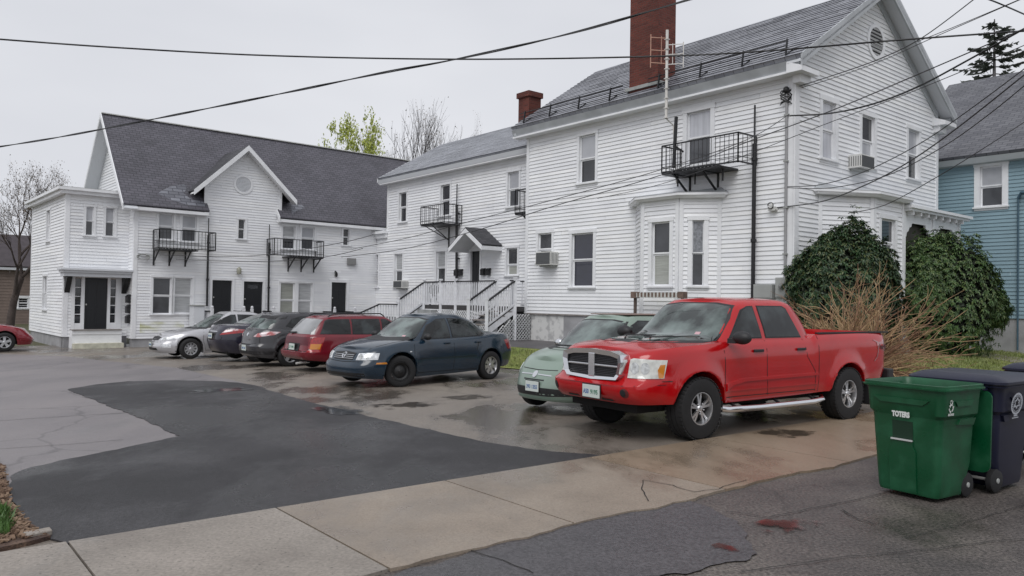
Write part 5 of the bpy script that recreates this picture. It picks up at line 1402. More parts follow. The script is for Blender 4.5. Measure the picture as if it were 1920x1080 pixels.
for s_ in (1, -1):
    v_ = eye_at(38 * s_); 
    def yz(r_, u_): return (r_, u_)
    # headlamp seen from 38 degrees off the nose
    pts = [(0.57, .765), (0.57, .99), (0.60, 1.01), (0.895, 1.0), (0.91, .985), (0.91, .765)]
    e, r_, u_ = v_
    def to2(y, z):                        # point on the nose surface -> coordinates in the oblique view
        h, n = tp.hit(Vector((8, s_ * y, z)), Vector((-1, 0, 0)))
        if h is None: h = Vector((2.0, s_ * y, z))
        return (h.dot(r_), h.dot(u_))
    P2 = [to2(y, z) for y, z in [(0.56, .765), (0.56, .985), (0.60, 1.0), (0.78, .99), (0.84, .985), (0.845, .77)]]
    fr = tp.patch([P2], e, r_, u_, off=0.010).build('headlamp', M_hl2, Tr, smooth=50, fix=False)
    A2 = [to2(y, z) for y, z in [(0.825, .775), (0.812, .87), (0.82, .93), (0.838, .935), (0.842, .775)]]
    tp.patch([A2], e, r_, u_, off=0.014).build('turn_signal', M_amber, fr, smooth=50, fix=False)
    for yy in (0.635, 0.735):
        a = to2(yy, .885); mbx = MB(); 
        c = [(a[0] + 0.052 * math.cos(t * PI / 8), a[1] + 0.07 * math.sin(t * PI / 8)) for t in range(16)]
        tp.patch([c], e, r_, u_, off=0.013, mb=mbx); mbx.build('reflector', mat('reflector', (0.55, 0.56, 0.55), 0.12, metal=0.7, var=0.4, scale=25), fr, smooth=50, fix=False)
    # fog lamp hole, tow slot, bumper crease
    fg = [(s_ * 0.62 + 0.052 * math.cos(t * PI / 7), .595 + 0.056 * math.sin(t * PI / 7)) for t in range(14)]
    f2 = tp.patch([fg], *EYE['F'], off=0.004).build('fog_lamp_socket', mat('socket', (0.10, 0.015, 0.015), 0.5), Tr, fix=False)
    fg = [(s_ * 0.605 + 0.034 * math.cos(t * PI / 7), .597 + 0.042 * math.sin(t * PI / 7)) for t in range(14)]
    tp.patch([fg], *EYE['F'], off=0.008).build('fog_lamp', M_plast, f2, fix=False)
    tp.patch([[(s_ * .20, .480), (s_ * .42, .480), (s_ * .40, .505), (s_ * .22, .505)]], *EYE['F'], off=0.004).build('bumper_slot', M_plast, Tr, fix=False)
mbs = MB(); tp.ribbon([(-.86, .695), (-.5, .672), (0, .665), (.5, .672), (.86, .695)], 0.012, *EYE['F'], 0.002, mbs); mbs.build('bumper_crease_shade', mat('dark_red', lin((110, 10, 18)), 0.4), Tr, fix=False)  # dark red ribbon puts the shade of the crease into the colour
plate(Tr, (2.648, 0.10, .575), (1, 0, -0.02), [('A50', -0.085, 0.10, M_plateb), ('9195', 0.06, 0.13, M_plateg)])
for s_ in 'LR':
    handle(tp, Tr, 0.44, 1.06, M_plast, s_, 0.20); handle(tp, Tr, -0.50, 1.06, M_plast, s_, 0.18)
    # raised lower cladding on the doors
    sg = 1 if s_ == 'L' else -1
    tp.patch([[(1.10, .575), (1.10, .66), (0.75, .715), (-0.9, .725), (-0.9, .69), (0.7, .675), (0.95, .64)]], *EYE[s_], off=0.020).build('door_cladding', red, Tr, smooth=40, fix=False)
    tp.patch([[(1.10, .565), (1.10, .575), (-0.9, .575), (-0.9, .565)]], *EYE[s_], off=0.012).build('door_cladding', red, Tr, smooth=40, fix=False)
    yy = sg * 0.93; mb = MB(); mb.tube([(1.20, yy * .93, .36), (1.10, yy, .345), (0.5, yy * 1.02, .335), (-0.7, yy * 1.02, .335), (-0.95, yy, .35), (-1.05, yy * .92, .37)], 0.040, 10); sb_ = mb.build('side_step', M_chrome, Tr, smooth=60)
    for x in (0.9, 0.0, -0.8): 
        mb = MB(); mb.bar((x, yy, .34), (x, yy * .75, .46), 0.03); mb.build('step_bracket', M_plast, sb_)
    # badge
    h, n = tp.hit(Vector((-2.62, sg * 8, 1.05)), Vector((0, -sg, 0)))
    mb = MB(); add_text(mb, '4x4', 0.11, h + Vector((0, sg * 0.006, 0)), Vector((-sg, 0, 0)) * 1, Vector((0, 0, 1)), 0.004, 0.004, fit=0.24); mb.build('badge', mat('dark_red_badge', (0.07, 0.01, 0.012), 0.4), Tr, fix=False)
    # tall bed rail cap, tail lamp, mud flap
    mb = MB(); mb.box(-2.86, -0.96, sg * 0.80, sg * 0.845, 1.262, 1.285); mb.build('bed_rail_cap', M_plast, Tr)
    tp.patch([[(sg * .72, .84), (sg * .89, .84), (sg * .88, 1.16), (sg * .72, 1.16)]], *EYE['B'], off=0.006).build('tail_lamp', M_tail, Tr, smooth=50, fix=False)
    mb = MB(); mb.box(-2.26, -2.24, sg * 0.64, sg * 0.90, .20, .58); mb.build('mud_flap', M_plast, Tr)
mb = MB(); mb.blob((0.98, 1.04, 1.245), 0.09, 0.135, 0.085, 14, 10); mb.bar((1.0, 0.86, 1.20), (0.99, 0.98, 1.20), 0.09, 0.06); mb.build('mirror', M_plast, Tr, smooth=60)
mb = MB(); mb.blob((0.98, -1.04, 1.245), 0.09, 0.135, 0.085, 14, 10); mb.bar((1.0, -0.86, 1.20), (0.99, -0.98, 1.20), 0.09, 0.06); mb.build('mirror', M_plast, Tr, smooth=60)
mb = MB(); mb.box(-3.02, -2.86, -0.86, 0.86, .55, .70); mb.build('rear_bumper', M_plast, Tr, bevel=0.02)
wipers(tp, Tr, (-0.62, -0.02), 1.205, 0.58, 0.02)
tp.patch([[(0.36, 1.235), (0.44, 1.235), (0.44, 1.29), (0.36, 1.29)]], *EYE['F'], off=0.012).build('inspection_sticker', mat('sticker_pink', (0.55, 0.35, 0.38), 0.5), Tr, fix=False)
# ---- pale green small hatchback beside the pickup
mint = paint('mint', lin((124, 141, 130)), 0.05, 0.35, coat=0.5)
Fi, fb, fp, fdec = make_car(dict(
    name='hatchback', label='pale mint green small hatchback, its nose beside the red pickup', cat='car', paint=mint, W=1.63, Lf=1.88, Lr=1.66,
    wheels=(1.15, -1.15), R=0.29, tw=0.185, rim=('cap9', M_cap), nf=3.1, nr=3.6, N=160,
    zbot=[(-1.7, .30), (-1.4, .24), (0, .19), (1.4, .19), (1.9, .22)],
    ztop=[(-1.7, .95), (-1.2, .98), (0, .945), (.9, .93), (1.25, .885), (1.55, .80), (1.75, .70), (1.9, .62)],
    xf=[(0, 1.82), (.2, 1.875), (.42, 1.88), (.6, 1.86), (.8, 1.82), (.93, 1.73), (1, 1.60)], xr=[(0, -1.60), (.3, -1.66), (.8, -1.62), (1, -1.55)],
    wv=[(0, .93), (.15, .98), (.4, 1.0), (.7, .985), (.9, .95), (1, .89)], crown=[(-1.7, 0.0), (.7, .02), (1.0, .05), (1.5, .075), (1.9, .05)],
    gh=dict(zb=.86, xf=[(0, 1.14), (.5, .80), (.85, .52), (1, .36)], xr=[(0, -1.58), (.5, -1.47), (.85, -1.36), (1, -1.2)], w=[(0, .735), (.4, .68), (.8, .59), (1, .50)], zr=[(-1.6, 1.40), (-.9, 1.445), (0, 1.455), (.5, 1.42), (1.1, 1.36)], nf=3.6, nr=4.5, crown=0.035),
    side_glass=[[(0.62, .965), (-0.42, .975), (-0.38, 1.37), (.15, 1.38), (.33, 1.30)], [(-.52, .98), (-1.12, 1.02), (-.98, 1.30), (-.50, 1.36)]],
    windscreen=[(0.62, .955), (.57, 1.16), (.48, 1.355), (.25, 1.385)], rear_glass=[(.5, 1.02), (.45, 1.32)],
    seams=[[(.82, .93), (.84, .6), (.78, .25)], [(-.47, .96), (-.50, .6), (-.42, .25)], [(.78, .24), (-.42, .24)]],
    front_seams=[[(-.68, .70), (-.5, .665), (0, .652), (.5, .665), (.68, .70)]]))
place_car(Fi, 9.45, 8.72, 0.0, -1)
dk = mat('dark_grille', (0.012, 0.012, 0.013), 0.5)
fdec('lower_grille', [[(-.60, .30), (-.62, .39), (-.3, .405), (.3, .405), (.62, .39), (.60, .30), (.3, .285), (-.3, .285)]], 'F', dk, 0.004)
fdec('upper_slot', [[(-.22, .505), (-.22, .522), (.22, .522), (.22, .505)]], 'F', dk, 0.004)
fdec('trim_bar', [[(-.33, .575), (-.33, .59), (-.06, .597), (-.06, .583)], [(.33, .575), (.33, .59), (.06, .597), (.06, .583)]], 'F', M_chrome, 0.008)
fdec('emblem', [[(0.048 * math.cos(t * PI / 6), .59 + 0.048 * math.sin(t * PI / 6)) for t in range(12)]], 'F', M_chrome, 0.012)
fdec('lower_lip', [[(-.68, .235), (-.68, .262), (0, .25), (.68, .262), (.68, .235), (0, .222)]], 'F', M_chrome if False else mint, 0.02)
for s_ in (1, -1):
    e, r_, u_ = eye_at(30 * s_, 0.25); c0 = fp.hit(Vector((8, s_ * .585, .605)), Vector((-1, 0, 0)))[0]
    o_ = (c0.dot(r_), c0.dot(u_))
    el = lambda a, b: [(o_[0] + a * math.cos(t * PI / 10), o_[1] + b * math.sin(t * PI / 10)) for t in range(20)]
    q = fp.patch([el(.118, .132)], e, r_, u_, off=0.005).build('headlamp_rim', mint, Fi, smooth=50, fix=False)
    q = fp.patch([el(.105, .118)], e, r_, u_, off=0.012).build('headlamp', M_hl, Fi, smooth=50, fix=False)
    g = fp.patch([el(.05, .056)], e, r_, u_, off=0.017).build('reflector', MATS['reflector'], q, smooth=50, fix=False)
    handle(fp, Fi, -.28, .80, M_chrome, 'L' if s_ > 0 else 'R', 0.15)
    mb = MB(); mb.blob((.56, s_ * .83, .99), 0.06, 0.10, 0.065, 12, 8); mb.bar((.58, s_ * .68, .95), (.57, s_ * .78, .96), 0.05, 0.03); mb.build('mirror', M_chrome if s_ < 0 else mint, Fi, smooth=60)
plate(Fi, (1.892, 0.02, .415), (1, 0, 0), [('393 1355', 0.0, 0.24, M_plateb)], 0.29, 0.15)
wipers(fp, Fi, (-.52, -.05), .965, .50, 0.02)
mb = MB(); mb.prism([Vector((x, y, z)) for x, y, z in ((.25, -.42, 1.475), (.25, .42, 1.475), (-1.15, .44, 1.475), (-1.15, -.44, 1.475))], Vector((0, 0, 0.016))); mb.build('roof_panel', mat('fabric_roof', (0.20, 0.14, 0.12), 0.7), Fi, bevel=0.01)

# ---- dark blue sedan
blue = paint('dark_blue', lin((18, 38, 54)), 0.06, 0.2, col2=lin((22, 44, 60)), coat=0.6)
Je, jb, jp, jdec = make_car(dict(
    name='sedan', label='dark blue four-door sedan with its front wheels turned, nose towards the lot', cat='car', paint=blue, W=1.735, Lf=2.12, Lr=2.26,
    wheels=(1.25, -1.263), R=0.315, tw=0.20, rim=[('steel', M_steel), ('alloy6', M_alloy)], steer=rad(-24), nf=4.6, nr=5.0, N=180,
    zbot=[(-2.3, .34), (-1.9, .28), (0, .20), (1.6, .18), (2.1, .20)],
    ztop=[(-2.3, .93), (-2.0, .985), (-1.5, 1.00), (-1.0, .965), (0, .93), (.9, .905), (1.2, .88), (1.7, .79), (1.95, .72), (2.1, .67)],
    xf=[(0, 2.07), (.15, 2.12), (.42, 2.135), (.55, 2.12), (.62, 2.07), (.85, 2.02), (.95, 1.96), (1, 1.88)], xr=[(0, -2.18), (.2, -2.24), (.5, -2.26), (.6, -2.22), (1, -2.14)],
    wv=[(0, .94), (.15, .975), (.45, 1.0), (.75, .985), (.92, .955), (1, .90)], crown=[(-2.3, .02), (-1.8, .04), (-1.2, .02), (.8, .02), (1.1, .045), (1.8, .055), (2.1, .03)],
    gh=dict(zb=.88, xf=[(0, 1.02), (.5, .68), (.85, .40), (1, .22)], xr=[(0, -1.72), (.4, -1.42), (.75, -1.12), (.92, -.9), (1, -.72)], w=[(0, .775), (.4, .71), (.8, .61), (1, .52)], zr=[(-1.6, 1.33), (-.9, 1.40), (-.2, 1.42), (.3, 1.39), (1, 1.33)], nf=4.2, nr=4.2, crown=0.035),
    side_glass=[[(0.66, .945), (-.10, .955), (-.08, 1.335), (.16, 1.325), (.42, 1.19)], [(-.19, .96), (-1.06, .985), (-1.20, 1.03), (-.90, 1.24), (-.62, 1.325), (-.17, 1.345)]],
    windscreen=[(0.64, .93), (.58, 1.13), (.50, 1.31), (.25, 1.345)], rear_glass=[(.56, 1.03), (.46, 1.31)],
    seams=[[(.92, .91), (.95, .6), (.90, .27)], [(-.145, .95), (-.15, .6), (-.13, .26)], [(-.95, .97), (-.82, .70), (-.92, .50)], [(.90, .27), (-.85, .27)], [(1.0, .55), (-.80, .55)]],
    top_seams=[[(1.05, .66), (1.5, .63), (1.95, .5)], [(1.05, -.66), (1.5, -.63), (1.95, -.5)]],
    front_seams=[[(-.84, .53), (0, .50), (.84, .53)]]))
place_car(Je, 9.22, 14.25, 8, -1)
jdec('grille', [[(-.30, .545), (-.34, .675), (0, .70), (.34, .675), (.30, .545), (0, .535)]], 'F', dk, 0.006)
mbs = MB()
for k in range(3): jp.ribbon([(-.31, .57 + k * .034), (.31, .57 + k * .034)], 0.007, *EYE['F'], 0.012, mbs)
mbs.build('grille_bar', M_chrome, Je, fix=False)
em = [(0.055 * math.cos(t * PI / 8), .625 + 0.055 * math.sin(t * PI / 8)) for t in range(16)]
e_ = jdec('emblem', [em], 'F', M_chrome, 0.018)
mbs = MB(); jp.ribbon([(-.036, .655), (0, .585), (.036, .655)], 0.010, *EYE['F'], 0.022, mbs); jp.ribbon([(-.022, .668), (0, .632), (.022, .668)], 0.008, *EYE['F'], 0.022, mbs); mbs.build('emblem_letters', dk, e_, fix=False)
jdec('lower_grille', [[(-.62, .235), (-.62, .30), (.62, .30), (.62, .235)]], 'F', dk, 0.004)
for s_ in (1, -1):
    e, r_, u_ = eye_at(30 * s_)
    def to2(y, z):
        h, n = jp.hit(Vector((8, s_ * y, z)), Vector((-1, 0, 0))); h = h or Vector((1.6, s_ * y, z)); return (h.dot(r_), h.dot(u_))
    q = jp.patch([[to2(y, z) for y, z in [(.40, .545), (.41, .675), (.60, .69), (.735, .685), (.745, .56)]]], e, r_, u_, off=0.006).build('headlamp', M_hl, Je, smooth=50, fix=False)
    for yy in (.49, .61):
        a = to2(yy, .615); jp.patch([[(a[0] + .048 * math.cos(t * PI / 7), a[1] + .05 * math.sin(t * PI / 7)) for t in range(14)]], e, r_, u_, off=0.010).build('reflector', MATS['reflector'], q, smooth=50, fix=False)
    jp.patch([[(1.60, .475), (1.82, .475), (1.80, .505), (1.62, .51)]], *EYE['L' if s_ > 0 else 'R'], off=0.006).build('side_marker', M_amber, Je, smooth=50, fix=False)
    jp.patch([[(s_ * .50, .70), (s_ * .78, .70), (s_ * .79, .90), (s_ * .56, .93)]], *(eye_at(180 - s_ * 35)), off=0.005) if False else None
    v_ = eye_at(180 - 40 * s_) ; e, r_, u_ = v_
    def tb2(y, z):
        h, n = jp.hit(Vector((-8, s_ * y, z)), Vector((1, 0, 0))); h = h or Vector((-1.9, s_ * y, z)); return (h.dot(r_), h.dot(u_))
    jp.patch([[tb2(y, z) for y, z in [(.50, .68), (.50, .88), (.74, .88), (.78, .86), (.78, .66)]]], e, r_, u_, off=0.006).build('tail_lamp', M_tail, Je, smooth=50, fix=False)
    for x in (.02, -.88): handle(jp, Je, x + .03, .84, blue, 'L' if s_ > 0 else 'R', 0.16)
    mb = MB(); mb.blob((.62, s_ * .87, .985), 0.07, 0.10, 0.065, 12, 8); mb.bar((.66, s_ * .74, .945), (.64, s_ * .82, .95), 0.06, 0.03); mb.build('mirror', M_plast, Je, smooth=60)
    mb = MB(); jp.patch([[(1.02, .69), (1.07, .69), (1.07, .71), (1.02, .71)]], *EYE['L' if s_ > 0 else 'R'], off=0.006, mb=mb); mb.build('side_repeater', M_hl, Je, fix=False)
wipers(jp, Je, (-.55, -.05), .94, .52, 0.02)
jp.patch([[(.36, .955), (.44, .955), (.44, 1.0), (.36, 1.0)]], *EYE['F'], off=0.012).build('inspection_sticker', MATS['sticker_pink'], Je, fix=False)
mb = MB(); mb.tube([(-.95, 0, 1.40), (-1.15, 0, 1.58)], 0.006, 4)

# ---- red station wagon seen from behind
mar = paint('dark_red', lin((104, 10, 26)), 0.06, 0.25, col2=lin((114, 14, 32)), coat=0.45)
Wg, wb_, wp, wdec = make_car(dict(
    name='station_wagon', label='dark red station wagon with roof rack, its tailgate towards the lot', cat='car', paint=mar, W=1.70, Lf=2.12, Lr=2.22,
    wheels=(1.25, -1.25), R=0.30, tw=0.18, rim=('alloy6', M_cap), nf=3.6, nr=6.5, N=160,
    zbot=[(-2.3, .33), (-1.8, .28), (0, .20), (2.1, .22)],
    ztop=[(-2.3, .90), (-2.0, .915), (0, .90), (.9, .88), (1.3, .82), (1.8, .72), (2.1, .62)],
    xf=[(0, 2.05), (.3, 2.12), (.7, 2.08), (1, 1.9)], xr=[(0, -2.16), (.12, -2.24), (.30, -2.25), (.34, -2.17), (.9, -2.10), (1, -2.06)],
    wv=[(0, .94), (.15, .975), (.4, 1.0), (.75, .985), (.92, .96), (1, .91)], crown=[(-2.3, 0), (.8, .02), (1.1, .05), (1.8, .06), (2.1, .03)],
    gh=dict(zb=.84, xf=[(0, 1.10), (.5, .68), (.85, .36), (1, .18)], xr=[(0, -2.10), (.3, -2.03), (.7, -1.86), (.9, -1.75), (1, -1.6)], w=[(0, .765), (.4, .715), (.8, .63), (1, .54)], zr=[(-2, 1.30), (-1.4, 1.355), (-.4, 1.375), (.3, 1.35), (1, 1.30)], nf=4, nr=6, crown=0.03),
    side_glass=[[(0.62, .925), (-.05, .93), (-.03, 1.285), (.12, 1.285), (.38, 1.14)], [(-.13, .93), (-.92, .935), (-.90, 1.285), (-.11, 1.29)], [(-1.0, .94), (-1.78, .95), (-1.60, 1.24), (-1.50, 1.28), (-.98, 1.285)]],
    windscreen=[(.62, .92), (.5, 1.28)], rear_glass=[(.62, .93), (.56, 1.12), (.50, 1.285), (.2, 1.30)], rg_m=mat('grey_rear_glass', (0.23, 0.235, 0.24), 0.08, coat=1.0, var=0.2, scale=2),
    seams=[[(-.09, .92), (-.1, .25)], [(-.96, .92), (-1.0, .5)], [(.85, .9), (.86, .27)]], rear_seams=[[(-.66, .88), (-.66, .52), (.66, .52), (.66, .88)]]))
place_car(Wg, 10.22, 17.6 + .78, 2, 1)
wdec('tailgate_panel', [[(-.62, .66), (-.62, .86), (.62, .86), (.62, .66)]], 'B', mat('dark_maroon', lin((84, 18, 32)), 0.35), 0.003)
wdec('plate_recess', [[(-.30, .52), (-.30, .70), (.30, .70), (.30, .52)]], 'B', dk, 0.006)
plate(Wg, (-2.205, 0.0, .61), (-1, 0, 0.05), [('27 1094', 0.0, 0.24, M_plateg)], 0.29, 0.15)
for s_ in (1, -1):
    e, r_, u_ = eye_at(180 - 40 * s_)
    def tb2(y, z):
        h, n = wp.hit(Vector((-8, s_ * y, z)), Vector((1, 0, 0))); h = h or Vector((-1.95, s_ * y, z)); return (h.dot(r_), h.dot(u_))
    q = wp.patch([[tb2(y, z) for y, z in [(.67, .50), (.67, .86), (.78, .86), (.80, .50)]]], e, r_, u_, off=0.006).build('tail_lamp', M_tail, Wg, smooth=50, fix=False)
    wp.patch([[tb2(y, z) for y, z in [(.68, .57), (.68, .70), (.79, .70), (.79, .57)]]], e, r_, u_, off=0.009).build('turn_signal', M_amber, q, smooth=50, fix=False)
    mb = MB(); mb.tube([(-1.5, s_ * .50, 1.36), (-1.35, s_ * .51, 1.425), (0.0, s_ * .51, 1.44), (.12, s_ * .50, 1.37)], 0.016, 6); mb.build('roof_rail', M_plast, Wg, smooth=60)
mb = MB()
for x in (-1.1, -.3): mb.bar((x, -.51, 1.43), (x, .51, 1.43), 0.04, 0.02)
mb.build('roof_bar', M_plast, Wg)
mb = MB(); mb.bar((-2.06, .05, .965), (-2.09, .38, .95), 0.03); mb.build('rear_wiper', M_plast, Wg)
mb = MB(); mb.tube([(-1.9, -.35, .24), (-2.25, -.35, .22)], 0.025, 8); mb.build('tail_pipe', M_galv, Wg)

# ---- charcoal hatchback seen from behind
char = paint('charcoal', lin((42, 42, 46)), 0.08, 0.25, col2=lin((52, 52, 56)), coat=0.7)
Mz, mbd, mp_, mdec = make_car(dict(
    name='hatchback', label='charcoal grey five-door hatchback with clear tail lamps, parked left of the red station wagon', cat='car', paint=char, W=1.755, Lf=2.25, Lr=2.22,
    wheels=(1.36, -1.28), R=0.32, tw=0.2, rim=('five', M_cap), nf=3.6, nr=4.2, N=160,
    zbot=[(-2.3, .30), (-1.8, .24), (0, .20), (2.2, .22)],
    ztop=[(-2.3, .98), (-1.9, 1.02), (-1, .99), (.9, .92), (1.4, .86), (1.9, .74), (2.2, .64)],
    xf=[(0, 2.15), (.3, 2.25), (.7, 2.2), (1, 2.0)], xr=[(0, -2.13), (.12, -2.20), (.38, -2.23), (.44, -2.16), (.8, -2.12), (1, -2.02)],
    wv=[(0, .94), (.15, .975), (.4, 1.0), (.72, .985), (.92, .95), (1, .90)], crown=[(-2.3, 0.02), (.8, .02), (1.1, .05), (2.2, .03)],
    gh=dict(zb=.92, xf=[(0, 1.22), (.5, .78), (.85, .42), (1, .2)], xr=[(0, -2.05), (.4, -1.90), (.75, -1.70), (.92, -1.62), (1, -1.5)], w=[(0, .77), (.4, .72), (.8, .63), (1, .54)], zr=[(-2, 1.36), (-1.4, 1.42), (-.4, 1.44), (.3, 1.41), (1, 1.35)], nf=4, nr=4.5, crown=0.03),
    side_glass=[[(0.75, .97), (-.08, 1.0), (-.05, 1.35), (.15, 1.34), (.45, 1.20)], [(-.16, 1.0), (-1.05, 1.03), (-1.35, 1.10), (-1.15, 1.27), (-.9, 1.34), (-.14, 1.355)]],
    windscreen=[(.62, .98), (.5, 1.34)], rear_glass=[(.56, 1.00), (.60, 1.10), (.56, 1.24), (.20, 1.29)], rg_m=M_wsh,
    seams=[[(-.12, .99), (-.12, .25)]], rear_seams=[[(-.56, .92), (-.60, .66), (-.3, .60), (.3, .60), (.60, .66), (.56, .92)]]))
place_car(Mz, 9.98, 20.0 + .84, 1, 1)
mdec('spoiler_glass', [[(-.60, 1.28), (-.56, 1.36), (.56, 1.36), (.60, 1.28)]], 'B', M_plast, 0.006)
mdec('bumper_insert', [[(-.8, .34), (-.8, .43), (.8, .43), (.8, .34)]], 'B', M_plast, 0.004)
plate(Mz, (-2.225, 0.0, .50), (-1, 0, 0), [('305 2247', 0.0, 0.24, M_plateb)], 0.29, 0.15)
for s_ in (1, -1):
    e, r_, u_ = eye_at(180 - 35 * s_)
    def tb2(y, z):
        h, n = mp_.hit(Vector((-8, s_ * y, z)), Vector((1, 0, 0))); h = h or Vector((-1.9, s_ * y, z)); return (h.dot(r_), h.dot(u_))
    mp_.patch([[tb2(y, z) for y, z in [(.36, .81), (.50, .90), (.70, .955), (.78, .94), (.76, .86), (.55, .80)]]], e, r_, u_, off=0.006).build('tail_lamp', M_tailc, Mz, smooth=50, fix=False)
    mb = MB(); mb.blob((.70, s_ * .89, 1.02), 0.07, 0.10, 0.07, 10, 8); mb.build('mirror', char, Mz, smooth=60)
mdec('emblem', [[(0.05 * math.cos(t * PI / 6), .86 + 0.045 * math.sin(t * PI / 6)) for t in range(12)]], 'B', M_chrome, 0.01)

# ---- dark purple-blue sedan seen from behind
purp = paint('dark_purple', lin((28, 27, 42)), 0.06, 0.22, col2=lin((36, 34, 50)), coat=0.7)
Al, abd, ap, adec = make_car(dict(
    name='sedan', label='dark purple-blue sedan with big clear-and-red tail lamps, parked right of the silver car', cat='car', paint=purp, W=1.80, Lf=2.36, Lr=2.46,
    wheels=(1.40, -1.38), R=0.325, tw=0.2, rim=('five', M_cap), nf=3.6, nr=3.6, N=160,
    zbot=[(-2.5, .33), (-1.9, .26), (0, .20), (2.3, .22)],
    ztop=[(-2.5, .98), (-2.1, 1.06), (-1.5, 1.07), (-1, 1.0), (.9, .93), (1.5, .86), (2.0, .74), (2.3, .64)],
    xf=[(0, 2.25), (.3, 2.36), (.7, 2.3), (1, 2.1)], xr=[(0, -2.34), (.15, -2.42), (.5, -2.47), (.8, -2.42), (1, -2.30)],
    wv=[(0, .94), (.15, .975), (.4, 1.0), (.75, .98), (.92, .94), (1, .88)], crown=[(-2.5, 0.02), (-1.9, .04), (.8, .02), (1.1, .05), (2.3, .03)],
    gh=dict(zb=.96, xf=[(0, 1.22), (.5, .78), (.85, .42), (1, .2)], xr=[(0, -2.02), (.4, -1.62), (.75, -1.22), (.92, -.98), (1, -.8)], w=[(0, .775), (.4, .71), (.8, .62), (1, .53)], zr=[(-1.8, 1.36), (-.9, 1.42), (-.2, 1.44), (.3, 1.41), (1, 1.35)], nf=4, nr=4, crown=0.03),
    side_glass=[[(0.75, .98), (-.08, 1.0), (-.05, 1.35), (.15, 1.34), (.45, 1.20)], [(-.16, 1.0), (-1.12, 1.04), (-1.42, 1.10), (-1.0, 1.27), (-.7, 1.345), (-.14, 1.355)]],
    windscreen=[(.62, .98), (.5, 1.34)], rear_glass=[(.60, 1.12), (.50, 1.34), (.2, 1.37)], rg_m=M_wsh,
    seams=[[(-.12, .99), (-.12, .25)]], rear_seams=[[(-.60, 1.0), (-.52, .66), (.52, .66), (.60, 1.0)]]))
place_car(Al, 10.15, 22.5 + .85, 2, 1)
adec('plate_recess', [[(-.28, .68), (-.28, .86), (.28, .86), (.28, .68)]], 'B', dk, 0.006)
adec('trunk_bar', [[(-.30, .885), (-.30, .905), (.30, .905), (.30, .885)]], 'B', M_chrome, 0.010)
plate(Al, (-2.485, 0.0, .765), (-1, 0, 0.05), [('268 3301', 0.0, 0.24, M_plateb)], 0.29, 0.15)
for s_ in (1, -1):
    e, r_, u_ = eye_at(180 - 45 * s_)
    def tb2(y, z):
        h, n = ap.hit(Vector((-8, s_ * y, z)), Vector((1, 0, 0))); h = h or Vector((-2.0, s_ * y, z)); return (h.dot(r_), h.dot(u_))
    q = ap.patch([[tb2(y, z) for y, z in [(.46, .80), (.54, .93), (.70, .975), (.80, .95), (.82, .89), (.66, .83)]]], e, r_, u_, off=0.006).build('tail_lamp', M_tail, Al, smooth=50, fix=False)
    ap.patch([[tb2(y, z) for y, z in [(.50, .86), (.56, .945), (.70, .98), (.78, .95), (.66, .90)]]], e, r_, u_, off=0.010).build('lamp_lens', M_tailc, q, smooth=50, fix=False)

# ---- silver sedan, nose towards the lot
silv = paint('silver', (0.48, 0.48, 0.50), 0.05, 0.28, metal=0.35)
Si, sbd, sp_, sdec = make_car(dict(
    name='sedan', label='silver sedan nearest the porch of the long white building, nose towards the lot', cat='car', paint=silv, W=1.80, Lf=2.35, Lr=2.45,
    wheels=(1.40, -1.32), R=0.32, tw=0.2, rim=('cap9', M_cap), nf=3.4, nr=4, N=170,
    zbot=[(-2.5, .33), (-1.9, .26), (0, .20), (1.8, .18), (2.3, .20)],
    ztop=[(-2.5, .96), (-2.1, 1.02), (-1.2, .98), (0, .95), (.95, .925), (1.3, .88), (1.8, .79), (2.15, .70), (2.35, .63)],
    xf=[(0, 2.27), (.15, 2.33), (.4, 2.36), (.55, 2.34), (.62, 2.29), (.85, 2.24), (.95, 2.17), (1, 2.07)], xr=[(0, -2.35), (.3, -2.45), (.7, -2.42), (1, -2.3)],
    wv=[(0, .94), (.15, .975), (.42, 1.0), (.75, .98), (.92, .94), (1, .88)], crown=[(-2.5, 0.02), (-1.8, .03), (.8, .02), (1.1, .05), (1.9, .06), (2.35, .03)],
    gh=dict(zb=.88, xf=[(0, 1.20), (.5, .76), (.85, .40), (1, .18)], xr=[(0, -1.95), (.4, -1.6), (.75, -1.25), (.92, -1.0), (1, -.8)], w=[(0, .79), (.4, .72), (.8, .63), (1, .54)], zr=[(-1.8, 1.36), (-.9, 1.43), (-.2, 1.455), (.3, 1.43), (1, 1.35)], nf=4, nr=4, crown=0.03),
    side_glass=[[(0.82, .965), (-.06, .975), (-.03, 1.37), (.12, 1.365), (.42, 1.22)], [(-.14, .98), (-1.12, 1.0), (-1.38, 1.06), (-.95, 1.28), (-.7, 1.36), (-.12, 1.375)]],
    windscreen=[(.66, .95), (.6, 1.15), (.52, 1.35), (.25, 1.375)], rear_glass=[(.56, 1.05), (.46, 1.33)],
    seams=[[(1.0, .92), (1.03, .6), (.96, .27)], [(-.10, .97), (-.11, .26)], [(-.95, .98), (-.85, .7), (-.95, .5)], [(.96, .27), (-.85, .27)]],
    front_seams=[[(-.84, .54), (0, .51), (.84, .54)]]))
place_car(Si, 9.08, 25.0 + .86, -1, -1)
sdec('grille', [[(-.34, .575), (-.40, .67), (0, .69), (.40, .67), (.34, .575), (0, .56)]], 'F', dk, 0.006)
sdec('lower_grille', [[(-.45, .27), (-.42, .35), (.42, .35), (.45, .27)]], 'F', dk, 0.006)
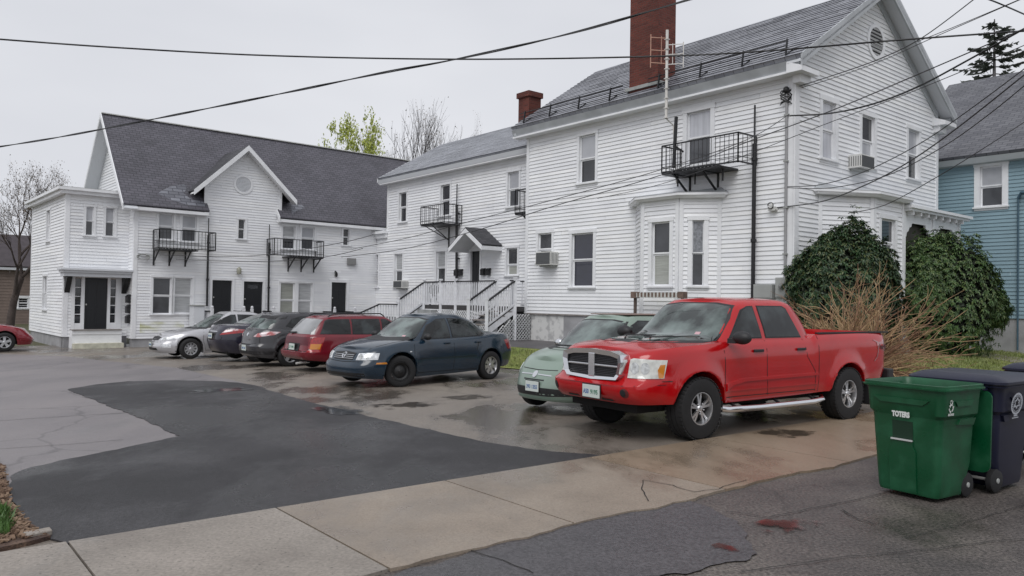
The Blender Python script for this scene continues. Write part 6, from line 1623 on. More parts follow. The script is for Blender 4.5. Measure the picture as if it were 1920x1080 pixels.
for s_ in (1, -1):
    e, r_, u_ = eye_at(38 * s_)
    def to2(y, z):
        h, n = sp_.hit(Vector((8, s_ * y, z)), Vector((-1, 0, 0))); h = h or Vector((1.8, s_ * y, z)); return (h.dot(r_), h.dot(u_))
    q = sp_.patch([[to2(y, z) for y, z in [(.44, .575), (.45, .655), (.66, .70), (.80, .735), (.80, .665), (.66, .59)]]], e, r_, u_, off=0.006).build('headlamp', M_hl, Si, smooth=50, fix=False)
    a = to2(.56, .63); sp_.patch([[(a[0] + .05 * math.cos(t * PI / 7), a[1] + .035 * math.sin(t * PI / 7)) for t in range(14)]], e, r_, u_, off=0.010).build('reflector', MATS['reflector'], q, smooth=50, fix=False)
    sp_.patch([[(s_ * .56, .36), (s_ * .56, .47), (s_ * .72, .46), (s_ * .72, .36)]], *EYE['F'], off=0.006).build('fog_lamp', M_hl, Si, smooth=50, fix=False)
    for x in (.04, -.88): handle(sp_, Si, x, .86, silv, 'L' if s_ > 0 else 'R', 0.16)
    mb = MB(); mb.blob((.74, s_ * .91, 1.0), 0.07, 0.10, 0.07, 12, 8); mb.bar((.76, s_ * .76, .96), (.75, s_ * .86, .97), 0.06, 0.03); mb.build('mirror', silv, Si, smooth=60)
plate(Si, (2.372, 0.0, .44), (1, 0, 0), [('184 6620', 0.0, 0.24, M_plateb)], 0.29, 0.14)

# ---- red car far left behind the porch
far_red = paint('red_far', lin((128, 22, 36)), 0.05)
FrC, q_, q2_, q3_ = make_car(dict(
    name='parked_car', label='dark red car half cut off by the left edge, beyond the long white building', cat='car', paint=far_red, W=1.80, Lf=2.35, Lr=2.35, grp=False,
    wheels=(1.38, -1.35), R=0.33, tw=0.2, rim=('five', M_cap), nf=3.8, nr=4, N=110,
    zbot=[(-2.5, .3), (0, .22), (2.3, .22)], ztop=[(-2.5, .98), (-1.2, 1.0), (.95, .94), (1.6, .86), (2.3, .68)],
    xf=[(0, 2.3), (.4, 2.36), (1, 2.1)], xr=[(0, -2.3), (.4, -2.4), (1, -2.25)],
    wv=[(0, .94), (.4, 1.0), (.9, .95), (1, .88)], crown=[(-2.5, 0.02), (.8, .02), (1.1, .05), (2.35, .03)],
    gh=dict(zb=.90, xf=[(0, 1.25), (.5, .8), (1, .18)], xr=[(0, -2.0), (.5, -1.6), (1, -.9)], w=[(0, .79), (.4, .72), (.8, .63), (1, .54)], zr=[(-1.8, 1.38), (-.2, 1.47), (1, 1.38)], nf=4, nr=4, crown=0.03),
    side_glass=[[(0.82, .98), (-.06, .99), (-.03, 1.38), (.12, 1.37), (.42, 1.23)], [(-.14, .99), (-1.2, 1.02), (-.9, 1.30), (-.12, 1.385)]],
    windscreen=[(.62, .97), (.5, 1.35)], rear_glass=[(.55, 1.05), (.46, 1.33)], seams=[[(-.1, .97), (-.1, .26)]]))
pf = gp(15, 662); FrC.location = Vector((pf.x - 2.1, pf.y + 0.3, pf.z)); FrC.rotation_euler = (0, 0, math.atan2(UC.y, UC.x))
# ================================================================== things on and around the buildings
def solve_o(F_, px, py, u):
    lo, hi = -3.0, 6.0
    f = lambda o: F_.px(px, py, o)[0] - u
    a = f(lo)
    for _ in range(50):
        m = (lo + hi) / 2
        if (f(m) > 0) == (a > 0): lo = m
        else: hi = m
    return (lo + hi) / 2
# window air conditioners
ac_unit(FS, 1004, 472, 1032, 497, 'white window air conditioner beside the tall dark window of the big white house')
ac_unit(FG, 1615, 291, 1640, 316, 'window air conditioner in the middle upstairs window under the street gable')
ac_unit(FB, 737, 526, 753, 540, 'window air conditioner in a downstairs window of the middle wing, left of the deck')
for o_ in (): pass
# ---- fire-escape balconies
def balcony(F_, u0, u1, z, d, h, label, n_bal, brackets=(), plat=None, bl=0.7):
    t = thing('fire_escape_balcony', F_.P((u0 + u1) / 2, z, 0), label, 'balcony', 'black iron fire escape balconies')
    p0, p1 = plat or (u0, u1)
    mb = MB(); mb.fbox(F_, p0, p1, z - 0.05, z, 0.02, d)
    for k in range(int((p1 - p0) / 0.12)): uu = p0 + 0.06 + k * 0.12; mb.fbox(F_, uu, uu + 0.05, z, z + 0.012, 0.02, d)
    mb.build('platform', M_black, t)
    def rail(a, b, nm, n):
        mb = MB()
        for zz in (0.03, h): mb.bar(a + Vector((0, 0, zz)), b + Vector((0, 0, zz)), 0.035)
        mb.bar(a + Vector((0, 0, h * 0.22)), b + Vector((0, 0, h * 0.22)), 0.015)
        for k in range(n + 1):
            p = a.lerp(b, k / n); ww = 0.032 if k in (0, n) else 0.014; mb.bar(p + Vector((0, 0, 0)), p + Vector((0, 0, h)), ww)
        mb.build('railing', M_black, t)
    P = lambda u, o: F_.P(u, z, o)
    rail(P(u0, d), P(u1, d), 'front', n_bal); rail(P(u0, 0.03), P(u0, d), 'end', 4); rail(P(u1, 0.03), P(u1, d), 'end', 4)
    for ub in brackets:
        mb = MB(); mb.bar(F_.P(ub, z - 0.03, 0.03), F_.P(ub, z - 0.03 - bl, 0.03), 0.05); mb.bar(F_.P(ub, z - 0.04, d * 0.9), F_.P(ub, z - 0.05 - bl * 0.75, 0.04), 0.045); mb.bar(F_.P(ub, z - 0.05, 0.0), F_.P(ub, z - 0.05, d * 0.95), 0.045)
        mb.build('bracket', M_black, t)
    return t
# big balcony over the bay
ur = FS.px(1416, 280, 0.08)[0]; dA = solve_o(FS, 1384, 275, ur); zA_ = FS.px(1384, 304, dA)[1]; ul = FS.px(1241, 300, dA)[0]; hA = FS.px(1384, 248, dA)[1] - zA_
tA = balcony(FS, ur, ul, zA_, dA, hA, 'black iron balcony above the side bay window of the big white house', 18, (ul - 0.35, ul - 1.3), plat=(ur + 0.55, ul))
for ub in (ur + 0.7, ur + 1.6, ul - 0.3):
    mb = MB(); mb.bar(FS.P(ub, zA_ - 0.05, dA * .6), FS.P(ub, zA_ - 0.36, dA * .6), 0.04); mb.build('bracket', M_black, tA)
mb = MB(); a = FS.px(1263, 315, dA); b = FS.px(1268, 219, dA); mb.bar(FS.P(a[0], a[1], dA), FS.P(b[0], b[1], dA), 0.07); c_ = FS.px(1281, 275, dA * .5)
mb.bar(FS.P(a[0], zA_ + hA * .95, dA), FS.P(c_[0], zA_ + hA * .8, dA * .5), 0.04); mb.build('hatch_bar', M_black, tA)
def pole(F_, x0, y0, x1, y1, r, label, o=0.12, wide=None, foot=None):
    a, b = F_.px(x0, y0, o), F_.px(x1, y1, o); t = thing('iron_pole', F_.P(b[0], b[1], o), label, 'pole', 'black iron poles beside the fire escapes')
    um_ = a[0]
    mb = MB(); zt_ = a[1]; mb.tube([F_.P(b[0], b[1], o), F_.P(a[0], zt_ - (zt_ - b[1]) * 0.2, o)], r, 8); mb.build('shaft', M_black, t, smooth=50)
    mb = MB(); mb.tube([F_.P(a[0], zt_ - (zt_ - b[1]) * 0.2, o), F_.P(a[0], zt_, o)], r * 0.45, 6); mb.build('tip_rod', M_black, t)
    for k in (0.3, 0.72):
        zz = b[1] + (a[1] - b[1]) * k; mb = MB(); mb.bar(F_.P(b[0], zz, -0.0), F_.P(b[0], zz, o + r), 0.04); mb.tube([F_.P(b[0], zz - 0.04, o), F_.P(b[0], zz + 0.04, o)], r * 1.4, 8); mb.build('clamp', M_black, t)
pole(FS, 1415.5, 197, 1411.5, 560, 0.055, 'tall black iron pole on the side wall right behind the pickup cab', o=0.14)
pole(FB, 857, 345, 856, 545, 0.055, 'black iron pole left of the deck door on the middle wing', o=0.14)
pole(FCm, 391.5, 409, 388, 574, 0.045, 'black iron pole left of the pair of black doors on the long building')
pole(FCm, 505.5, 421, 503, 590, 0.045, 'black iron pole right of the pair of black doors on the long building')
# middle wing balconies
zq = FB.px(835, 417, 0.9)[1]; u_a, u_b = FB.px(833, 400, 0.9)[0], FB.px(789, 405, 0.9)[0]
tB = balcony(FB, u_a, u_b, zq, 0.9, FB.px(831, 382, 0.9)[1] - zq, 'black iron balcony on the middle wing, left of the gabled door hood', 12, (), plat=(u_a + .1, u_b))
for uu in (u_b - 0.25, (u_a + u_b) / 2 + .1): 
    mb = MB(); mb.bar(FB.P(uu, zq - .04, .85), FB.P((u_a + u_b) / 2, zq - .62, .05), .035); mb.bar(FB.P((u_a + u_b) / 2, zq - .04, .05), FB.P((u_a + u_b) / 2, zq - .95, .05), .045); mb.build('bracket', M_black, tB)
zq = FB.px(975, 400, 0.9)[1]; u_b = FB.px(966, 378, 0.9)[0]; u_a = max(0.1, u_b - 1.3)
balcony(FB, u_a, u_b, zq, 0.9, FB.px(966, 357, 0.9)[1] - zq, 'black iron balcony half hidden behind the corner of the big white house', 8, (u_b - 0.3,))
# long building balconies
for (xl, yl, xr_, yt, xw, p1x, lab, br) in ((298, 465.5, 404, 433, 288, 372, 'black iron balcony over the stained siding at the left of the long building', (288, 317.5, 347.5)), (514, 480, 606.5, 449, 514, 606, 'black iron balcony at the right of the long building, over a wide white double window', (540.6, 565, 588.6))):
    uw = FCm.px(xw - (0 if xw < 400 else 9), yl)[0]; d_ = 0.78
    ua_, ub_ = FCm.px(xl, yl, d_)[0], FCm.px(xr_, yl, d_)[0]; zz = FCm.px((xl + xr_) / 2, (465.5 + 470.8) / 2 if xw < 400 else 481, d_)[1]
    pp = (ua_, FCm.px(p1x, yl, d_)[0]) if xw < 400 else (ua_ + 0.7, ub_)
    balcony(FCm, ua_, ub_, zz, d_, FCm.px(360 if xw < 400 else 555, 433.5 if xw < 400 else 449.5, d_)[1] - zz, lab, 16, [FCm.px(b_, 490, 0.03)[0] for b_ in br], plat=pp, bl=0.62)

# ---- deck with two stairs on the middle wing
M_lat = mat('lattice_white', (0.66, 0.67, 0.68), 0.6, 0.15, 6)
M_rail = mat('railing_white', (0.66, 0.67, 0.70), 0.55, 0.12, 6)
M_deckb = mat('dark_deck_wood', (0.05, 0.048, 0.05), 0.7, 0.3, 8)
deck = thing('wooden_deck', FB.P(4, 0.3, 0.8), 'raised wooden deck with white balusters, black handrails and lattice skirt, below the gabled hood', 'deck')
od = 1.55; zD = zdk
uR1 = FB.px(966, 545, od)[0]; uR2 = FB.px(931, 545, od)[0]; uL1 = FB.px(795, 550, od)[0]; uM = [FB.px(x, 550, od)[0] for x in (854.5, 826.5)]
mb = MB(); mb.fbox(FB, 0.05, uL1, zD - 0.16, zD, 0.03, od); mb.build('deck_floor', M_deckb, deck)
def railing(a, b, h=0.92, n=10, drop=0.06):
    mb = MB(); n = int(n * 1.25)
    for k in range(n):
        p = a.lerp(b, (k + 0.5) / n); mb.bar(p + Vector((0, 0, drop)), p + Vector((0, 0, h - 0.03)), 0.045)
    mb.bar(a + Vector((0, 0, drop)), b + Vector((0, 0, drop)), 0.05, 0.06)
    mb.build('balusters', M_rail, deck)
    mb = MB(); mb.bar(a + Vector((0, 0, h)), b + Vector((0, 0, h)), 0.09, 0.042); mb.build('handrail', M_black, deck)
def newel(p, h, zb_=None):
    mb = MB(); q = p.copy(); q.z = zb_ if zb_ is not None else p.z - 0.1; r = p + Vector((0, 0, h)); mb.bar(q, r, 0.11); mb.bar(r, r + Vector((0, 0, 0.05)), 0.14); mb.build('newel_post', M_rail, deck)
Pd = lambda u, o, z=None: FB.P(u, zD if z is None else z, o)
railing(Pd(uR2, od), Pd(uL1, od), n=30)
railing(Pd(0.1, od), Pd(uR1, od), n=max(4, int((uR1 - .1) / .13)))
railing(Pd(uR2 - 0.1, 0.1), Pd(uR2 - 0.1, 0.5), n=3)
railing(Pd(uL1, od), Pd(uL1, 0.9), n=5)
for u_ in (uR1, uR2, uM[0], uM[1], uL1): newel(Pd(u_, od), 0.98, 0.2)
# right stair: outwards from the deck
def stair(u0, u1, px_, py_, zl, sides, o0=od):
    o1 = solve_o(FB, px_, py_, u0); run = max(0.8, min(2.6, o1 - o0)); o1 = o0 + run; n = max(3, round((zD - zl) / 0.19))
    for u_ in sides:
        a = Pd(u_, o0); b = FB.P(u_, zl, o1); railing(a, b, n=9, drop=0.10); newel(FB.P(u_, zl, o1), 0.98, 0.1)
        mb = MB(); mb.prism([a + Vector((0, 0, 0.0)), b, b - Vector((0, 0, 0.24)), a - Vector((0, 0, 0.24))], FB.u * 0.04); mb.build('stringer', M_rail, deck)
        mb = MB(); mb.prism([a + Vector((0, 0, 0.06)), b + Vector((0, 0, 0.06)), b, a], FB.u * 0.045); mb.build('stringer_cap', M_black, deck)
    for k in range(n):
        z_ = zD - (zD - zl) * (k + 1) / (n + 1); o_ = o0 + run * (k + 0.5) / n
        mb = MB(); mb.fbox(FB, min(sides), max(sides), z_ - 0.04, z_, o_ - 0.02, o_ + run / n); mb.build('tread', M_wood, deck)
    return o1
o1 = stair(uR1, uR2, 913, 556, zD - 0.75, (uR1, uR2))
def lattice(Fx, a, b, z0, z1, top=None, sp=0.13):
    mb = MB(); L_ = b - a; H = z1 - z0; k = -H
    while k < L_:
        for sgn in (1, -1):
            # diagonal from (k,0) going up-right / up-left, clipped to the box
            x0_, x1_ = (k, k + H); 
            t0, t1 = max(0, (0 - x0_) / H), min(1, (L_ - x0_) / H)
            if t0 >= t1: continue
            xa, xb = x0_ + H * t0, x0_ + H * t1; za, zb_ = z0 + H * t0, z0 + H * t1
            if sgn < 0: xa, xb = L_ - xa, L_ - xb
            p, q = (a + xa, za), (a + xb, zb_)
            if top:                       # clip under a sloping line z < top(x)
                pts = [(p[0] + (q[0] - p[0]) * i / 24, p[1] + (q[1] - p[1]) * i / 24) for i in range(25)]; pts = [w_ for w_ in pts if w_[1] < top(w_[0])]
                if len(pts) < 2: continue
                p, q = pts[0], pts[-1]
            mb.bar(Fx.P(p[0], p[1], 0.012 * sgn + 0.02), Fx.P(q[0], q[1], 0.012 * sgn + 0.02), 0.042, 0.012, up=Fx.n.cross(Fx.u))
        k += sp
    mb.build('lattice', M_lat, deck)
lattice(Frame(FB.P(0, 0, od), FB.u, FB.n), uR2 + 0.06, uL1 - 0.9, 0.25, zD - 0.18)
FX = Frame(FB.P(uR1 - 0.02, 0, 0), FB.n, -FB.u)
zl_ = zD - 0.75
lattice(FX, 0.0, o1, 0.2, zD - 0.16, top=lambda x: (zD - 0.24) if x < od else zD - 0.30 - (x - od) / max(0.1, o1 - od) * 0.75)
FX2 = Frame(FB.P(0.1, 0, od + 0.0), FB.u, FB.n); lattice(FX2, 0.0, max(0.3, uR1 - 0.15), 0.2, zD - 0.18)
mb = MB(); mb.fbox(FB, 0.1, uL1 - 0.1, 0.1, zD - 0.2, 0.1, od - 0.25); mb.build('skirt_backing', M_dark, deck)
# left stair and the low landing with its rail
oL = stair(uL1, uL1 - 0.9, 747, 563, zD - 0.75, (uL1,))
for k in range(4):
    z_ = zD - 0.19 * (k + 1); mb = MB(); mb.fbox(FB, uL1 - 1.0, uL1 - 0.02, 0.1, z_, od + 0.3 * k, od + 0.3 * (k + 1)); mb.build('step', mat('grey_steps', (0.30, 0.31, 0.31), 0.8, 0.2, 4), deck)
zL2 = zD - 0.95
a = FB.P(uL1, zL2, oL + 0.02); b = FB.P(uL1, zL2, oL + 0.85); c_ = FB.P(uL1, zL2 - 0.35, oL + 1.7)
railing(a, b, 0.95, 6, 0.05); railing(b, c_, 0.95, 5, 0.05); newel(a, 1.02, 0.1); newel(c_, 0.9, -0.1)
# barbecue kettle on the deck
uu, zz = FB.px(808, 572, 1.2)
t = thing('barbecue_grill', FB.P(uu, zD, 1.1), 'black barbecue grill standing on the deck behind the white balusters', 'grill')
mb = MB(); mb.blob(FB.P(uu, zD + 0.62, 1.1), 0.26, 0.26, 0.2, 14, 8); mb.build('kettle', M_black, t, smooth=60)
mb = MB(); mb.bar(FB.P(uu, zD + .8, 1.1), FB.P(uu, zD + .95, 1.1), 0.05); mb.build('lid_handle', M_black, t)
for k in range(3):
    a_ = k * 2.1; mb = MB(); p = FB.P(uu, zD + 0.5, 1.1); mb.bar(p, p + Vector((0.25 * math.cos(a_), 0.25 * math.sin(a_), -0.5)), 0.03); mb.build('leg', M_black, t)

# ---- mailboxes, lamps, boxes
def mailbox(F_, u, z, w_, h_, label, group='mailboxes beside entrance doors'):
    t = thing('mailbox', F_.P(u, z, 0), label, 'mailbox', group)
    mb = MB(); mb.fbox(F_, u - w_ / 2, u + w_ / 2, z, z + h_ * .7, 0.03, 0.15); mb.build('box', M_black, t, bevel=0.01)
    mb = MB(); mb.prism([F_.P(u - w_ / 2 - .01, z + h_ * .7, .03), F_.P(u - w_ / 2 - .01, z + h_, .03), F_.P(u - w_ / 2 - .01, z + h_ * .95, .08), F_.P(u - w_ / 2 - .01, z + h_ * .7, .17)], F_.u * (w_ + .02)); mb.build('lid', M_black, t)
for x, y, la in ((858.5, 517, 'black mailbox left of the deck door, next to the iron pole'), (866, 517, 'black mailbox nearest the left side of the deck door frame'), (908.5, 516, 'black mailbox nearest the right side of the deck door frame'), (918, 516, 'black mailbox right of the deck door, toward the big white house')):
    u_, z_ = FB.px(x, y); mailbox(FB, u_, z_, 0.22, 0.28, la)
for y, la in ((568, 'topmost of the three black mailboxes beside the porch of the long building'), (587, 'middle one of the three black mailboxes beside the porch of the long building'), (606, 'lowest of the three black mailboxes beside the porch of the long building')):
    z_ = FCg.px(243, y)[1]; mailbox(FCg, STEP * 0.5, z_, 0.3, 0.34, la)
def wall_lamp(F_, x, y, label, style=0):
    u_, z_ = F_.px(x, y); t = thing('wall_lamp', F_.P(u_, z_, 0), label, 'lamp', 'lamps above the black doors')
    mb = MB(); mb.fbox(F_, u_ - .06, u_ + .06, z_ - .12, z_ + .12, .02, .05); mb.build('backplate', M_gray, t)
    mb = MB()
    if style: mb.bar(F_.P(u_, z_ + .1, .05), F_.P(u_ - .15, z_ + .12, .25), .05); mb.blob(F_.P(u_ - .0, z_ - .02, .10), .06, .06, .12, 10, 8)
    else: mb.lathe([(0.0, -.15), (.08, -.13), (.10, -.02), (.09, .10), (0.03, .16), (0, .17)], F_.P(u_, z_, .14), (0, 0, 1), 10)
    mb.build('lantern', M_black if style else mat('lantern_glass', (0.30, 0.30, 0.24), 0.3), t, smooth=50)
wall_lamp(FCm, 446, 508, 'wall lantern above and between the pair of black doors')
wall_lamp(FCm, 629, 514, 'hooded black lamp over the single black door at the right of the long building', 1)
def box_thing(name, F_, x0, y0, x1, y1, d, m, label, cat, o=0.0):
    r = F_.rect(x0, y0, x1, y1, o + d); t = thing(name, F_.P((r[0] + r[1]) / 2, r[2], 0), label, cat)
    mb = MB(); mb.fbox(F_, r[0], r[1], r[2], r[3], o + 0.02, o + d); mb.build('case', m, t, bevel=0.012)
    mb = MB(); mb.fbox(F_, r[0] + .03, r[1] - .03, r[2] + .03, r[3] - .03, o + d, o + d + .008); mb.build('cover', m, t)
    return t, r
M_ebox = mat('utility_grey', (0.34, 0.35, 0.34), 0.5, 0.08)
t, r = box_thing('utility_box', FS, 1412, 533, 1447, 560, 0.22, M_ebox, 'plain grey utility box low on the side wall, right above the pickup roof', 'utility box')
t, r = box_thing('electric_meter', FS, 1453, 520, 1480, 558, 0.16, M_ebox, 'grey electric meter box with round dial, under the wall conduit at the house corner', 'meter')
mb = MB(); uc_ = (r[0] + r[1]) / 2; zc_ = (r[2] + r[3]) / 2; mb.lathe([(0.0, .10), (.06, .09), (.085, .03), (.09, 0)], FS.P(uc_, zc_ + .03, .165), FS.n, 16); mb.build('dial', mat('meter_glass', (0.2, 0.2, 0.2), 0.1, coat=1), t, smooth=50)
t, r = box_thing('utility_box', FCm, 653, 484, 668, 497, 0.16, mat('box_grey', (0.22, 0.22, 0.22), 0.6), 'dark grey box high on the long building near its inner corner', 'utility box')
# service conduit up the near corner, with the bundle of drip loops at its head
t = thing('service_conduit', FS.P(FS.px(1473, 350)[0], 1.9, 0), 'grey electric conduit running up the near corner with a tangle of cables at its head', 'conduit')
u_ = FS.px(1474, 300, .07)[0]; ztop_ = FS.px(1475, 172, .07)[1]; zbt = FS.px(1470, 520, .07)[1]
mb = MB(); mb.tube([FS.P(u_, zbt, .07), FS.P(u_, ztop_, .07)], 0.035, 8); mb.build('pipe', mat('conduit_grey', (0.30, 0.30, 0.31), 0.5), t, smooth=50)
for k in range(4):
    zz = zbt + (ztop_ - zbt) * (k + .5) / 4; mb = MB(); mb.fbox(FS, u_ - .06, u_ + .06, zz - .02, zz + .02, .0, .11); mb.build('strap', M_gray, t)
mb = MB(); rnd = random.Random(5)
for k in range(7):
    pts = [FS.P(u_ + rnd.uniform(-.05, .05), ztop_, .09)]
    a_ = rnd.uniform(0, 6.28)
    for j in range(1, 7): pts.append(FS.P(u_ + 0.13 * math.sin(j * 1.1 + a_), ztop_ + 0.1 - 0.07 * j + rnd.uniform(-.03, .03), .10 + 0.07 * math.sin(j + a_)))
    mb.tube(pts, .012, 5)
mb.blob(FS.P(u_, ztop_ + .04, .10), .08, .08, .09, 10, 8)
mb.build('cable_loops', M_black, t, smooth=60)
t = thing('cable_bracket', FS.P(FS.px(1447, 388)[0], FS.px(1447, 388)[1], 0), 'small white cable bracket fixed to the side wall between the black pole and the conduit', 'bracket')
u1_, z1_ = FS.px(1447, 388, .1); mb = MB(); mb.fbox(FS, u1_ - .12, u1_ + .08, z1_ - .10, z1_ + .0, .02, .14); mb.bar(FS.P(u1_ + .1, z1_ + .05, .1), FS.P(u1_ - .2, z1_ - .08, .12), .03); mb.bar(FS.P(u1_ + .02, z1_ + .12, .05), FS.P(u1_ + .02, z1_ - .1, .13), .03); mb.build('plate', M_galv, t)
mb = MB()
for k in range(3): mb.tube([FS.P(u1_ + .08 * math.cos(a_ * .6), z1_ + .03 + .08 * math.sin(a_ * .6), .15 + .01 * k) for a_ in range(11)], .008, 4)
mb.build('cable_coil', M_black, t)
t = thing('cable_bracket', FCm.P(FCm.px(268, 480)[0], FCm.px(268, 480)[1], 0), 'tangle of cables on a bracket on the long building, left of its left balcony', 'bracket')
u1_, z1_ = FCm.px(268, 479, .1); mb = MB()
for k in range(4): mb.tube([FCm.P(u1_ + .16 * math.cos(a_ * .7) * (1 + .2 * k), z1_ - .05 + .10 * math.sin(a_ * .7), .10 + .02 * k) for a_ in range(10)], .012, 4)
mb.bar(FCm.P(u1_ - .15, z1_ + .05, .05), FCm.P(u1_ + .35, z1_ + .02, .12), .03); mb.build('cable_coil', M_gray, t)
# antenna mast at the eave
t = thing('antenna_mast', FS.P(FS.px(1247, 350)[0], 4.6, .3), 'pale lattice antenna mast standing in front of the tall brick chimney', 'antenna')
oM = .62; um_, zm0 = FS.px(1249, 222, oM); zmt = FS.px(1246, 58, oM)[1]
M_pale = mat('pale_paint', (0.62, 0.60, 0.57), 0.5, 0.1)
mb = MB(); mb.tube([FS.P(um_, zm0, oM), FS.P(um_, zmt, oM)], .042, 8); mb.build('pole', M_pale, t, smooth=50)
mb = MB(); zl1 = FS.px(1249, 345, .3)[1]; mb.tube([FS.P(um_, zm0, oM), FS.P(um_, zm0 - .15, .3), FS.P(um_, zl1, .12)], .022, 6); mb.build('cable_pipe', M_pale, t)
for dx, rust in ((-1, 1), (1, 0)):
    m_ = mat('rusty_rack', (0.42, 0.24, 0.18), 0.7, 0.2) if rust else M_pale
    mb = MB(); a_ = FS.P(um_, 0, oM); ax = (WD * .55 - VD * .5).normalized() * dx
    zt_, zb_ = FS.px(1246, 66 if rust else 80, oM)[1], FS.px(1246, 128, oM)[1]
    for k in (.12, .5, .88): mb.bar(FS.P(um_, zb_ + (zt_ - zb_) * k, oM), FS.P(um_, zb_ + (zt_ - zb_) * k + .03, oM) + ax * .46, .022)
    p = FS.P(um_, 0, oM) + ax * .46; mb.bar(Vector((p.x, p.y, zb_)), Vector((p.x, p.y, zt_)), .024)
    p = FS.P(um_, 0, oM) + ax * .16; mb.bar(Vector((p.x, p.y, zb_ + .1)), Vector((p.x, p.y, zt_ - .05)), .018)
    mb.build('rack', m_, t)
mb = MB()
for k in range(9): zz = zm0 + (zmt - zm0) * k / 9; mb.fbox(FS, um_ - .055, um_ + .055, zz, zz + .02, oM - .055, oM + .055)
mb.build('step_rung', M_pale, t)
# planter shelf in front of the bay
oP = 1.15; r = FS.rect(1187, 549, 1282, 558, oP)
t = thing('planter_shelf', FS.P((r[0] + r[1]) / 2, .3, oP), 'rusty planter shelf on thin posts in front of the side bay window', 'planter shelf')
mb = MB(); mb.fbox(FS, r[0], r[1], r[2], r[3], oP - .12, oP + .04); mb.build('shelf', M_galv, t)
mb = MB()
for k in range(14): uu = r[0] + (r[1] - r[0]) * k / 14; mb.fbox(FS, uu, uu + .05, r[2] + .02, r[3] + .012, oP + .03, oP + .06)
mb.build('scrollwork', mat('rust', (0.16, 0.11, 0.09), 0.8, 0.3, 9), t)
for uu in (r[0] + .06, r[1] - .06):
    mb = MB(); mb.fbox(FS, uu - .035, uu + .035, .3, r[2], oP - .06, oP); mb.build('post', mat('brown_post', (0.10, 0.075, 0.065), 0.7), t)
    mb = MB(); mb.fbox(FS, uu - .09, uu + .09, r[2] - .02, r[3] + .03, oP - .12, oP + .07); mb.build('bracket', MATS['rust'], t)
# small stoops with rails before the doors of the long building
def stoop(x0, x1, zt_, label):
    a, b = FCm.px(x0, 595, .5)[0], FCm.px(x1, 595, .5)[0]; t = thing('entry_stoop', FCm.P((a + b) / 2, -.4, .6), label, 'stoop', 'stoops before the black doors')
    mb = MB(); mb.fbox(FCm, a, b, -.6, zt_, .03, 1.1); mb.build('landing', M_conc, t)
    for uu in (a, b):
        mb = MB()
        for k in range(7): mb.fbox(FCm, uu - .02, uu + .02, zt_, zt_ + .85, .1 + k * .15, .15 + k * .15)
        mb.fbox(FCm, uu - .05, uu + .05, zt_, zt_ + 1.0, 1.02, 1.12); mb.blob(FCm.P(uu, zt_ + 1.05, 1.07), .06, .06, .06, 8, 6); mb.build('railing', M_rail, t)
        mb = MB(); mb.fbox(FCm, uu - .045, uu + .045, zt_ + .85, zt_ + .9, .03, 1.02); mb.build('handrail', M_black, t)
stoop(388, 447, .2, 'stoop with white rails before the left one of the pair of black doors')
stoop(462, 502, .2, 'stoop with white rails before the right one of the pair of black doors')
stoop(616, 654, .2, 'stoop with white rails before the single black door of the long building')
box = thing('bin_enclosure', FCm.P(FCm.px(372, 590)[0], -.35, .5), 'pale vertical-board enclosure against the long building, right of the wide double window', 'enclosure')
r = FCm.rect(363, 574, 383, 612, .6); mb = MB(); mb.fbox(FCm, r[0], r[1], -.4, r[3], .1, .6)
for k in range(7): uu = r[0] + (r[1] - r[0]) * k / 7; mb.fbox(FCm, uu, uu + .06, -.4, r[3] - .02, .6, .615)
mb.build('boards', M_soffit, box); mb = MB(); mb.fbox(FCm, r[0] - .03, r[1] + .03, r[3], r[3] + .05, .05, .65); mb.build('lid', M_gray, box)

# ---- overhead cables
M_cab = mat('grey_cable', (0.05, 0.05, 0.055), 0.6)
def cable(pts, hs, r, label, twist=False, name='overhead_cable'):
    """pts: where it passes in the photograph; hs: its height above the street there"""
    P = []; r *= .8
    for (x, y), h in zip(pts, hs):
        d = ray(x, y); P.append(CAM + d * ((h - HCAM) / d.z))
    out = []
    for i in range(len(P) - 1):
        p0, p1, p2, p3 = P[max(0, i - 1)], P[i], P[i + 1], P[min(len(P) - 1, i + 2)]
        for k in range(8):
            t = k / 8; out.append(0.5 * ((2 * p1) + (p2 - p0) * t + (2 * p0 - 5 * p1 + 4 * p2 - p3) * t * t + (3 * p1 - p0 - 3 * p2 + p3) * t ** 3))
    out.append(P[-1]); mb = MB()
    if twist:
        fine = []
        for a, b in zip(out, out[1:]):
            n = max(1, int((b - a).length / 0.12)); fine += [a.lerp(b, k / n) for k in range(n)]
        for ph in (0, PI): mb.tube([p + Vector((0, math.cos(i * .22 + ph), math.sin(i * .22 + ph))) * r * 0.7 for i, p in enumerate(fine)], r * 0.7, 4)
    else: mb.tube(out, r, 6)
    return tag(mb.build(name, M_black if r > .016 else M_cab, smooth=60), label, 'cable', 'overhead cables')
cable([(-60, 69), (200, 88), (500, 104), (850, 111), (1180, 107), (1400, 98), (1700, 74), (1980, 54)], [7.0] * 8, 0.022, 'thick black cable sagging right across the sky from the left edge to the spruce')
cable([(-60, 284), (100, 259), (300, 221), (520, 177), (720, 136), (860, 110), (1080, 60), (1330, -12)], [5.8, 5.9, 6.0, 6.2, 6.4, 6.5, 6.8, 7.2], 0.024, 'twisted cable climbing from the left edge to the top of the picture', True)
hS = FS.px(1480, 218, .2)[1]
cable([(1480, 217), (1560, 212), (1640, 194), (1720, 163), (1820, 110), (1980, 20)], [hS, hS - .02, hS + .05, hS + .1, hS + .3, hS + .8], 0.024, 'thick cable from the conduit sagging up to the right past the middle gable window')
hT = FS.px(1480, 158, .2)[1]
cable([(1478, 168), (1560, 142), (1650, 110), (1730, 70), (1840, -12)], [hT, hT, hT, hT + .1, hT + .2], 0.014, 'thin cable from the conduit head crossing just under the round gable vent')
